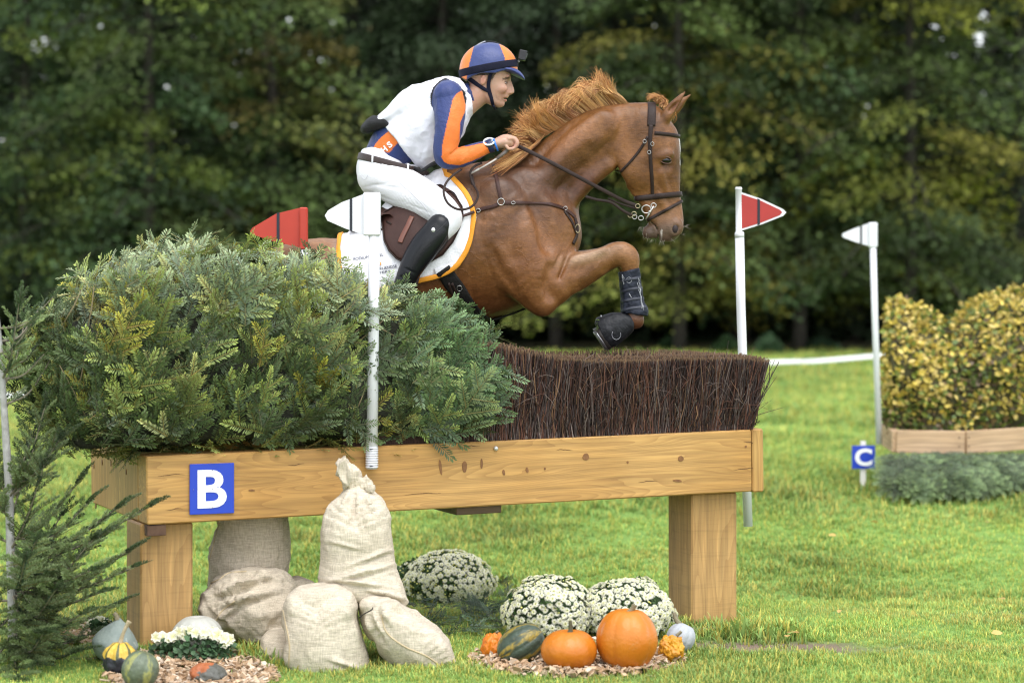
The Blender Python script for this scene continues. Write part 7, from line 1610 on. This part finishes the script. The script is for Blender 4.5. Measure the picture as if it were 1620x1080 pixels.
# fallen leaves on the turf
mb = MB(); r = np.random.default_rng(5)
px = np.concatenate([r.uniform(0, 160, 14), r.uniform(1220, 1620, 16)]); py = np.concatenate([r.uniform(650, 760, 14), r.uniform(620, 1040, 16)])
p = np.array([tuple(G(a, b)) for a, b in zip(px, py)]); p[:, 2] += .035
V, Fq, C = scatter(LEAF[0], LEAF[1], p, frames(r.normal(0, 1, p.shape)*np.array((1, 1, .2)), np.array((0, 0, 1.))+r.normal(0, .3, p.shape), r.uniform(.04, .07, len(p))), np.array((.6, .38, .12))*(.5+.7*r.random((len(p), 1))))
tag(make('fallen_leaves', V, Fq, leafm, colors=C, smooth=False, origin=tuple(p[0])), 'scattered pale brown fallen leaves on the grass', 'leaves', kind='stuff')

# ------------------------------------------------------------------ the second jump, with its autumn hedge
YH = 17.1
hj = thing('hedge_jump', 'second jump with low pale boards under the yellow hedge beside sign C', 'jump', tuple(P(1500, 760, YH)))
w3 = wood_mat('pale_board', (.50, .33, .19), (.58, .40, .25), (.36, .21, .10), 12)
def bd(a, b, Y0, Y1, ht, th, name='board'):
    p0 = np.array(P(a[0], a[1], Y0)); p1 = np.array(P(b[0], b[1], Y1)); d = p1-p0; L = np.linalg.norm(d); x = d/L; yv = np.cross((0, 0, 1.), x); yv /= np.linalg.norm(yv); z = np.cross(x, yv); c = (p0+p1)/2
    mb = MB(); mb.box((0, 0, 0), (L/2, 0, 0), (0, th/2, 0), (0, 0, ht/2), .004); o = make(name, mb.V, mb.Fc, w3, smooth=False); o.parent = hj; o.location = Vector(c)-Vector(hj.location); o.rotation_euler = Matrix((x, yv, z)).transposed().to_euler(); return o
bd((1397.5, 686), (1417, 698), 17.75, 17.0, .150, .05); bd((1417.5, 698), (1525, 699.5), 17.0, 17.05, .155, .05); bd((1526, 699.5), (1625, 693), 17.06, 17.32, .155, .05); bd((1625.5, 693), (1760, 684), 17.32, 17.8, .155, .05)
mb = MB()
for (a, b) in [(1424, 693), (1424, 704), (1518, 692), (1518, 706), (1533, 692), (1533, 706)]: p = P(a, b, 16.99); mb.tube([p, p+Vector((0, .01, 0))], .006, 6)
mb.obj('screws', mat('rust_screw', (.10, .05, .03), rough=.7), hj)
def hedge():
    r = np.random.default_rng(33); YM = 17.75
    top = [(1386, 480), (1392, 470), (1410, 470), (1430, 478), (1450, 486), (1475, 496), (1500, 512), (1525, 526), (1550, 508), (1575, 482), (1600, 469), (1625, 464), (1700, 460), (1780, 465)]
    front = [(1388, 505), (1430, 520), (1470, 545), (1500, 565), (1530, 555), (1560, 530), (1600, 505), (1640, 490), (1780, 480)]
    bot = [(1780, 668), (1625, 680), (1525, 688), (1420, 684), (1400, 678), (1392, 620)]
    pg = [P(a, b, YM) for a, b in top+bot]; f = Field((P(1370, 0, YM)[0], 16.8, P(0, 700, YM)[2]), (P(1790, 0, YM)[0], 19.2, P(0, 440, YM)[2]), .03); X, Z = np.meshgrid(f.ax[0], f.ax[2], indexing='ij'); d = sdpoly(X, Z, [(q.x, q.z) for q in [P(1300, 480, YM), P(1300, 470, YM)]+pg[1:len(top)]+pg[len(top):-2]+[P(1300, 680, YM)]])
    yf = 17.20+np.clip(X-3.13, 0, 9)*.55; yb = 18.7; Yv = f.ax[1][None, :, None]
    fx = np.array([P(a, b, YM).x for a, b in front]); fz = np.array([P(a, b, YM).z for a, b in front]); zf = np.interp(X, fx, fz); rec = np.clip((Z-zf+.25)/.5, 0, 1)*.55     # the face leans back above the scooped front edge
    side = 0*X
    dy = np.maximum((yf+rec+side)[:, None, :]-Yv, Yv-yb); xs_ = f.ax[0][:, None, None]; f.D = np.maximum(np.maximum(d[:, None, :], dy), (1404-CX)/F*Yv-xs_+.04*(Yv-17.2)).astype(np.float32); V, Fq = f.mesh(); V = V+vnormals(V, Fq)*(.035*fbm(V, 6, 3, 3)-.03)[:, None]
    t = thing('autumn_hedge', 'dense clipped hedge with yellow autumn leaves and a dip in its top', 'hedge', tuple(P(1500, 700, YM))); make('branches', V, Fq, mat('hedge_inside', (.03, .032, .012), (.07, .06, .022), 20, .95, .6, 60), t)
    tri = V[Fq]; nn = np.cross(tri[:, 1]-tri[:, 0], tri[:, 3]-tri[:, 0]); ar = np.linalg.norm(nn, axis=1); nn /= ar[:, None]; w = ar*np.where(nn[:, 1] > .5, .2, 1); n = 20000; i = r.choice(len(ar), n, p=w/w.sum()); no = nn[i]; p = tri.mean(1)[i]+r.normal(0, .018, (n, 3))+no*r.uniform(-.02, .03, n)[:, None]
    Q = sv(p); yl = np.clip(.78+.9*fbm(p, 2.2, 3, 7)+.45*blob(Q, 1440, 590, 60, 60)-.55*np.clip((Q[:, 1]-630)/40, 0, 1)-.15*np.clip((Q[:, 0]-1520)/60, 0, 1), 0, 1); pal = np.array([(.09, .14, .025), (.20, .24, .04), (.62, .48, .09), (.70, .54, .16), (.30, .20, .08), (.13, .09, .05)])
    kk = np.where(r.random(n) < yl, r.choice([2, 3, 2, 1], n), r.choice([0, 1, 4, 5, 0, 1], n)); c = pal[kk]*(.65+.6*r.random((n, 1)))
    V, Fq, C = scatter(LEAF[0]*np.array((1, 1.25, 1)), LEAF[1], p, frames(r.normal(0, 1, p.shape)+no*.5, no+r.normal(0, .5, p.shape), r.uniform(.034, .058, n)), c); make('leaves', V, Fq, mat('hedge_leaf', (1, 1, 1), (.9, .9, .9), 20, .5, attr='Col', trans=.2), t, colors=C, smooth=False)
hedge()
def skirt():
    r = np.random.default_rng(35); n = 420; px = r.uniform(1410, 1700, n); t_ = r.random(n); Y = np.interp(px, [1390, 1417, 1525, 1700], [17.5, 16.98, 17.02, 17.6]); p = np.array([tuple(P(a, 712+42*b*np.interp(a, [1390, 1420, 1500, 1700], [.8, 1, 1, .7]), c-.05-.30*b)) for a, b, c in zip(px, t_, Y)])
    d = np.stack([r.normal(0, .45, n), np.full(n, -.6), -.9+.5*t_], 1); V, Fq, C = plant([fan_template(.26, 11, needle=.026, dens=150, w=.008), fan_template(.22, 12, needle=.026, dens=150, w=.008, side=6)], p, d, np.tile((0, -1., .6), (n, 1))+r.normal(0, .3, (n, 3)), r.uniform(.7, 1.05, n), np.array((.13, .19, .10))*(.35+1.1*r.random((n, 1))))
    t = thing('spruce_skirt', 'grey green spruce boughs laid round the foot of the second jump', 'branches', tuple(P(1500, 760, 17)), kind='stuff'); make('sprays', V, Fq, needlem, t, colors=C, smooth=False)
    mb = MB(); c = P(1575, 742, 18.0); mb.ball(c, (.80, .60, .10), 24, 10); mb.obj('brush_core', mat('heap_dark', (.012, .016, .009)), t)
skirt()
sign(1347.5, 704.5, 1384.5, 741, 0, 'C', 'small blue sign with white letter C on a stake beside the yellow hedge', Y=17.2, yaw=.05, stake=True)
# white tape strung along the edge of the field
mb = MB(); pts = [P(-60, 629, 21.5), P(60, 623, 22.2), P(420, 607, 24), P(800, 592, 26), P(1205, 573.5, 28.5), P(1290, 571, 28.6), P(1380, 563.5, 28.8), P(1520, 552, 29.5), P(1800, 545, 31)]
A = catmull([tuple(q) for q in pts], 8); ribbon(mb, A, np.tile([0, -1., .15], (len(A), 1)), .048, .003)
tp = tag(mb.obj('barrier_tape', mat('tape_white', (.85, .86, .88), rough=.5), origin=tuple(pts[1])), 'white tape strung across the meadow in front of the trees', 'tape')
for i, (x, Y, z) in enumerate([(A[0][0], A[0][1], A[0][2]), (P(1470, 1, 29.1).x, 29.1, P(1470, 557, 29.1).z), (P(500, 1, 24.4).x, 24.4, P(500, 603, 24.4).z)]):
    mb = MB(); g = float(gz(x, Y)); mb.tube([(x, Y+.02, g-.1), (x, Y+.02, z+.06)], .012, 8)
    tag(mb.obj('tape_stake', mat('stake_pale', (.5, .46, .4), rough=.8), origin=(x, Y, g)), ['thin pale stake holding the tape beyond the left edge of the meadow', 'thin pale stake holding the tape behind the yellow hedge', 'thin pale stake holding the tape behind the spruce heap'][i], 'stake')

# ------------------------------------------------------------------ trees at the edge of the wood
barkm = mat('dark_bark', (.018, .015, .011), (.04, .034, .026), 8, .95, 1., 30, bstretch=(1, 1, .3)); tleaf = mat('tree_leaf', (1, 1, 1), (.85, .9, .8), .7, .6, attr='Col', trans=.15, spec=.2)
QUAD = (np.array([(-.5, 0, 0), (0, -.36, .06), (.55, 0, 0), (0, .36, .06)]), np.array([(0, 1, 2, 3)]))
def gaps(p, r):
    Q = sv(p); k = np.zeros(len(p), bool)
    for (a, b, rx, ry) in ((60, 44, 9, 6), (30, 108, 10, 8), (1412, 38, 16, 10), (1470, 42, 14, 8), (1560, 20, 12, 12), (1548, 60, 10, 12), (1575, 80, 9, 9), (1510, 90, 10, 8), (212, 88, 6, 5)): k |= (blob(Q, a, b, rx, ry)*(1+.8*vnoise(p*np.array((1, 0, 1)), 3.5, 5)) > .42)
    return k & (r.random(len(p)) < .93)
def tree(label, x, y, h, rad, z0, cols, seed, leaf=.15, nl=9000, trunk_r=.10, layered=.6, lean=0., name='tree', topw=.75, pads=46):
    """tapered trunk, limbs, and foliage in drooping pads along the limbs"""
    r = np.random.default_rng(seed); g = float(gz(x, y)); t = thing(name, label, 'tree', (x, y, g)); mb = MB()
    tr = catmull([(x, y, g-.2, trunk_r*1.3), (x+lean*.3, y, g+h*.3, trunk_r), (x+lean*.7, y, g+h*.65, trunk_r*.6), (x+lean, y, g+h*.95, trunk_r*.15)], 5); mb.tube(tr[:, :3], tr[:, 3], 9); P_ = []; D_ = []; N_ = []; C_ = []
    per = nl//pads; cols = np.array(cols)
    for i in range(pads):
        f = (i+.5)/pads; hz = z0+(h-z0)*f**1.15+r.normal(0, .15); a = i*2.399+r.normal(0, .3); R = rad*(1-(1-topw)*f-.55*f**3)*r.uniform(.55, 1.08)
        cx = x+lean*f; b0 = np.array((cx, y, g+max(hz+.25*R*.2, .5))); b1 = np.array((cx+R*math.cos(a), y+R*math.sin(a), g+hz-.12*R)); m_ = (b0+b1)/2+np.array((0, 0, .12*R)); mb.tube([b0, m_, b1], [trunk_r*.22, trunk_r*.14, .02], 5, sub=2)
        cc = cols[r.integers(len(cols))]*r.uniform(.5, 1.65); k = per; tt = r.uniform(.25, 1.05, k); wd = .25*R*(.6+.6*np.sin(math.pi*np.clip(tt, 0, 1)))
        c = b0+(b1-b0)*tt[:, None]; perp = np.array((-math.sin(a), math.cos(a), 0)); c = c+perp*(r.normal(0, 1, k)*wd*.85)[:, None]; th = (.10 if layered > .5 else .24)*R*(1-.5*layered)
        c[:, 2] += .12*R*np.sin(math.pi*np.clip(tt, 0, 1))+r.normal(0, th, k)-.20*np.abs(r.normal(0, 1, k))*th; P_.append(c); N_.append(np.tile((0, 0, 1.), (k, 1))+r.normal(0, .55, (k, 3))+np.array((math.cos(a), math.sin(a), 0))*.25); D_.append(np.array((math.cos(a), math.sin(a), -.35))+r.normal(0, .5, (k, 3))); C_.append(cc*(.7+.6*r.random((k, 1))))
    p = np.vstack(P_); keep = (p[:, 2] > g+.35) & ~gaps(p, r); p = p[keep]; mb.obj('trunk', barkm, t)
    V, Fq, C = scatter(*QUAD, p, frames(np.vstack(D_)[keep], np.vstack(N_)[keep], leaf*r.uniform(.6, 1.3, len(p))), np.vstack(C_)[keep]); make('crown', V, Fq, tleaf, t, colors=C, smooth=False)
    return t
GR = [(.050, .084, .034), (.036, .060, .026), (.100, .138, .045)]; YG = [(.085, .118, .034), (.155, .17, .040), (.055, .080, .030), (.22, .20, .045)]; DK = [(.028, .040, .024), (.038, .052, .028), (.022, .032, .02)]; GY = [(.064, .092, .048), (.046, .068, .036), (.030, .046, .026)]; OR_ = [(.08, .11, .04), (.09, .13, .04), (.13, .14, .04), (.12, .10, .03)]
TX = lambda px, Y: (px-CX)*Y/F
for a in [('leafy green tree with drooping boughs at the far left edge of the wood', 40, 46, 13, 3.0, 1.0, GR+[(.13, .16, .035)], 1), ('green tree with yellowing tips above the left end of the spruce heap', 235, 45, 13, 2.9, 1.2, GR+[(.14, .18, .04)], 2),
          ('tree with a few orange and yellow leaves behind the rider', 430, 46.5, 13, 2.6, 1.3, GR+OR_, 3), ('dull green tree behind the rider helmet, with bare trunk showing at the top', 700, 48, 13, 2.6, 1.4, GY, 4),
          ('dark green tree above the horse mane', 880, 46.5, 13, 2.6, 1.0, GY+DK, 5), ('yellow green layered tree behind the horse head', 1075, 44.5, 12, 3.0, .9, YG, 6), ('broad layered tree with mixed yellow foliage above the red pennant', 1265, 45, 12.5, 3.0, 1.0, YG+GR, 7),
          ('yellowing layered tree behind the distant white pennant', 1440, 44.5, 12.5, 3.1, 1.1, YG+[(.20, .21, .03)], 8), ('dark green tree at the right edge of the wood', 1610, 47, 13, 2.8, 1.0, GY, 9)]:
    tree(a[0], TX(a[1], a[2]), a[2], a[3], a[4], a[5], a[6], 100+a[7], leaf=.10, nl=36000, layered=.9 if a[1] > 1000 else .55, pads=110)
for i, (px, Y, lb) in enumerate([(140, 51, 'shaded tree standing deeper in the wood at the far left'), (340, 52, 'shaded tree deeper in the wood above the red pennant at left'), (560, 51, 'shaded tree deeper in the wood behind the rider back'), (790, 52, 'shaded tree deeper in the wood straight above the horse withers'), (980, 51, 'shaded tree deeper in the wood above the horse poll'),
                          (1170, 50, 'shaded tree deeper in the wood above the red and white pole'), (1350, 51, 'grey green tree deeper in the wood, tall above the far pennant'), (1530, 53, 'shaded thin topped tree deeper in the wood near the right edge')]):
    tree(lb, TX(px, Y), Y, 15, 3.3, .7, GY+DK if i == 6 else DK+GR[:1], 200+i, leaf=.19, nl=9000, layered=.3, pads=60, trunk_r=.16)
def wood_mass():
    r = np.random.default_rng(77); n = 90000; x = r.uniform(-21, 21, n); y = r.uniform(56, 66, n); z = r.uniform(.2, 19, n); y[60000:] = r.uniform(50.5, 56, 30000); z[60000:] = r.uniform(.05, 4.2, 30000); p = np.stack([x, y, z], 1); Q = sv(p); thin = .0
    k = np.ones(n, bool)
    for (a, b, rx, ry) in ((66, 75, 38, 26), (150, 40, 22, 16), (210, 88, 16, 10), (1470, 45, 42, 26), (1560, 60, 34, 44), (1500, 20, 60, 20), (145, 145, 16, 10)): k &= ~((blob(Q, a, b, rx, ry) > .45) & (r.random(n) < .93))
    p = p[k]; n = len(p); V, Fq, C = scatter(QUAD[0], QUAD[1], p, frames(r.normal(0, 1, p.shape), r.normal(0, 1, p.shape)+np.array((0, -.6, .2)), r.uniform(.3, .75, n)), np.array((.022, .036, .016))*(.4+1.2*r.random((n, 1)))); t = tag(make('woodland', V, Fq, tleaf, colors=C, smooth=False, origin=(0, 60, 0)), 'dark depths of the wood behind the front trees', 'wood', kind='stuff')
    mb = MB()
    for i in range(60): xx = r.uniform(-20, 20); yy = r.uniform(54, 66); mb.tube([(xx, yy, -.1), (xx+r.normal(0, .3), yy, 8), (xx+r.normal(0, .6), yy, 17)], [.22, .17, .08], 7)
    mb.obj('stems', barkm, t)
wood_mass()
def bush(label, px, base_py, w, h, Y, seed, cols):
    r = np.random.default_rng(seed); x = TX(px, Y); g = float(gz(x, Y)); t = thing('bush', label, 'bush', (x, Y, g), 'young shrubs under the trees'); mb = MB()
    for i in range(9): a = r.uniform(0, 6.28); mb.tube([(x, Y, g), (x+w*.4*math.cos(a), Y+w*.4*math.sin(a), g+h*r.uniform(.5, .9))], [.015, .005], 4)
    mb.obj('stems', barkm, t); n = 700; v = r.normal(0, 1, (n, 3)); v /= np.linalg.norm(v, axis=1)[:, None]; u = r.random(n)**.4; p = np.array((x, Y, g+h*.5))+v*u[:, None]*np.array((w/2, w/2, h/2)); p[:, 0] = x+(p[:, 0]-x)*np.clip(1.3-(p[:, 2]-g)/h, .2, 1)
    V, Fq, C = scatter(*QUAD, p, frames(r.normal(0, 1, p.shape), np.array((0, 0, 1.))+r.normal(0, .5, p.shape), r.uniform(.06, .12, n)), np.array(cols)*(.5+r.random((n, 1)))); make('foliage', V, Fq, tleaf, t, colors=C, smooth=False)
for i, (lb, px, w, h, Y, c) in enumerate([('pale pointed shrub under the trees between the two pennant poles', 1216, .55, .42, 43.5, (.08, .14, .07)), ('low shrub right behind the red and white pole', 1150, .6, .34, 44, (.06, .11, .045)), ('low dark shrub under the trees left of the distant pole', 1300, .8, .25, 45, (.03, .06, .03)),
                          ('small dark shrub under the trees behind the raised forehoof', 1060, .5, .3, 45, (.035, .07, .03))]): bush(lb, px, 557, w, h, Y, 300+i, c)
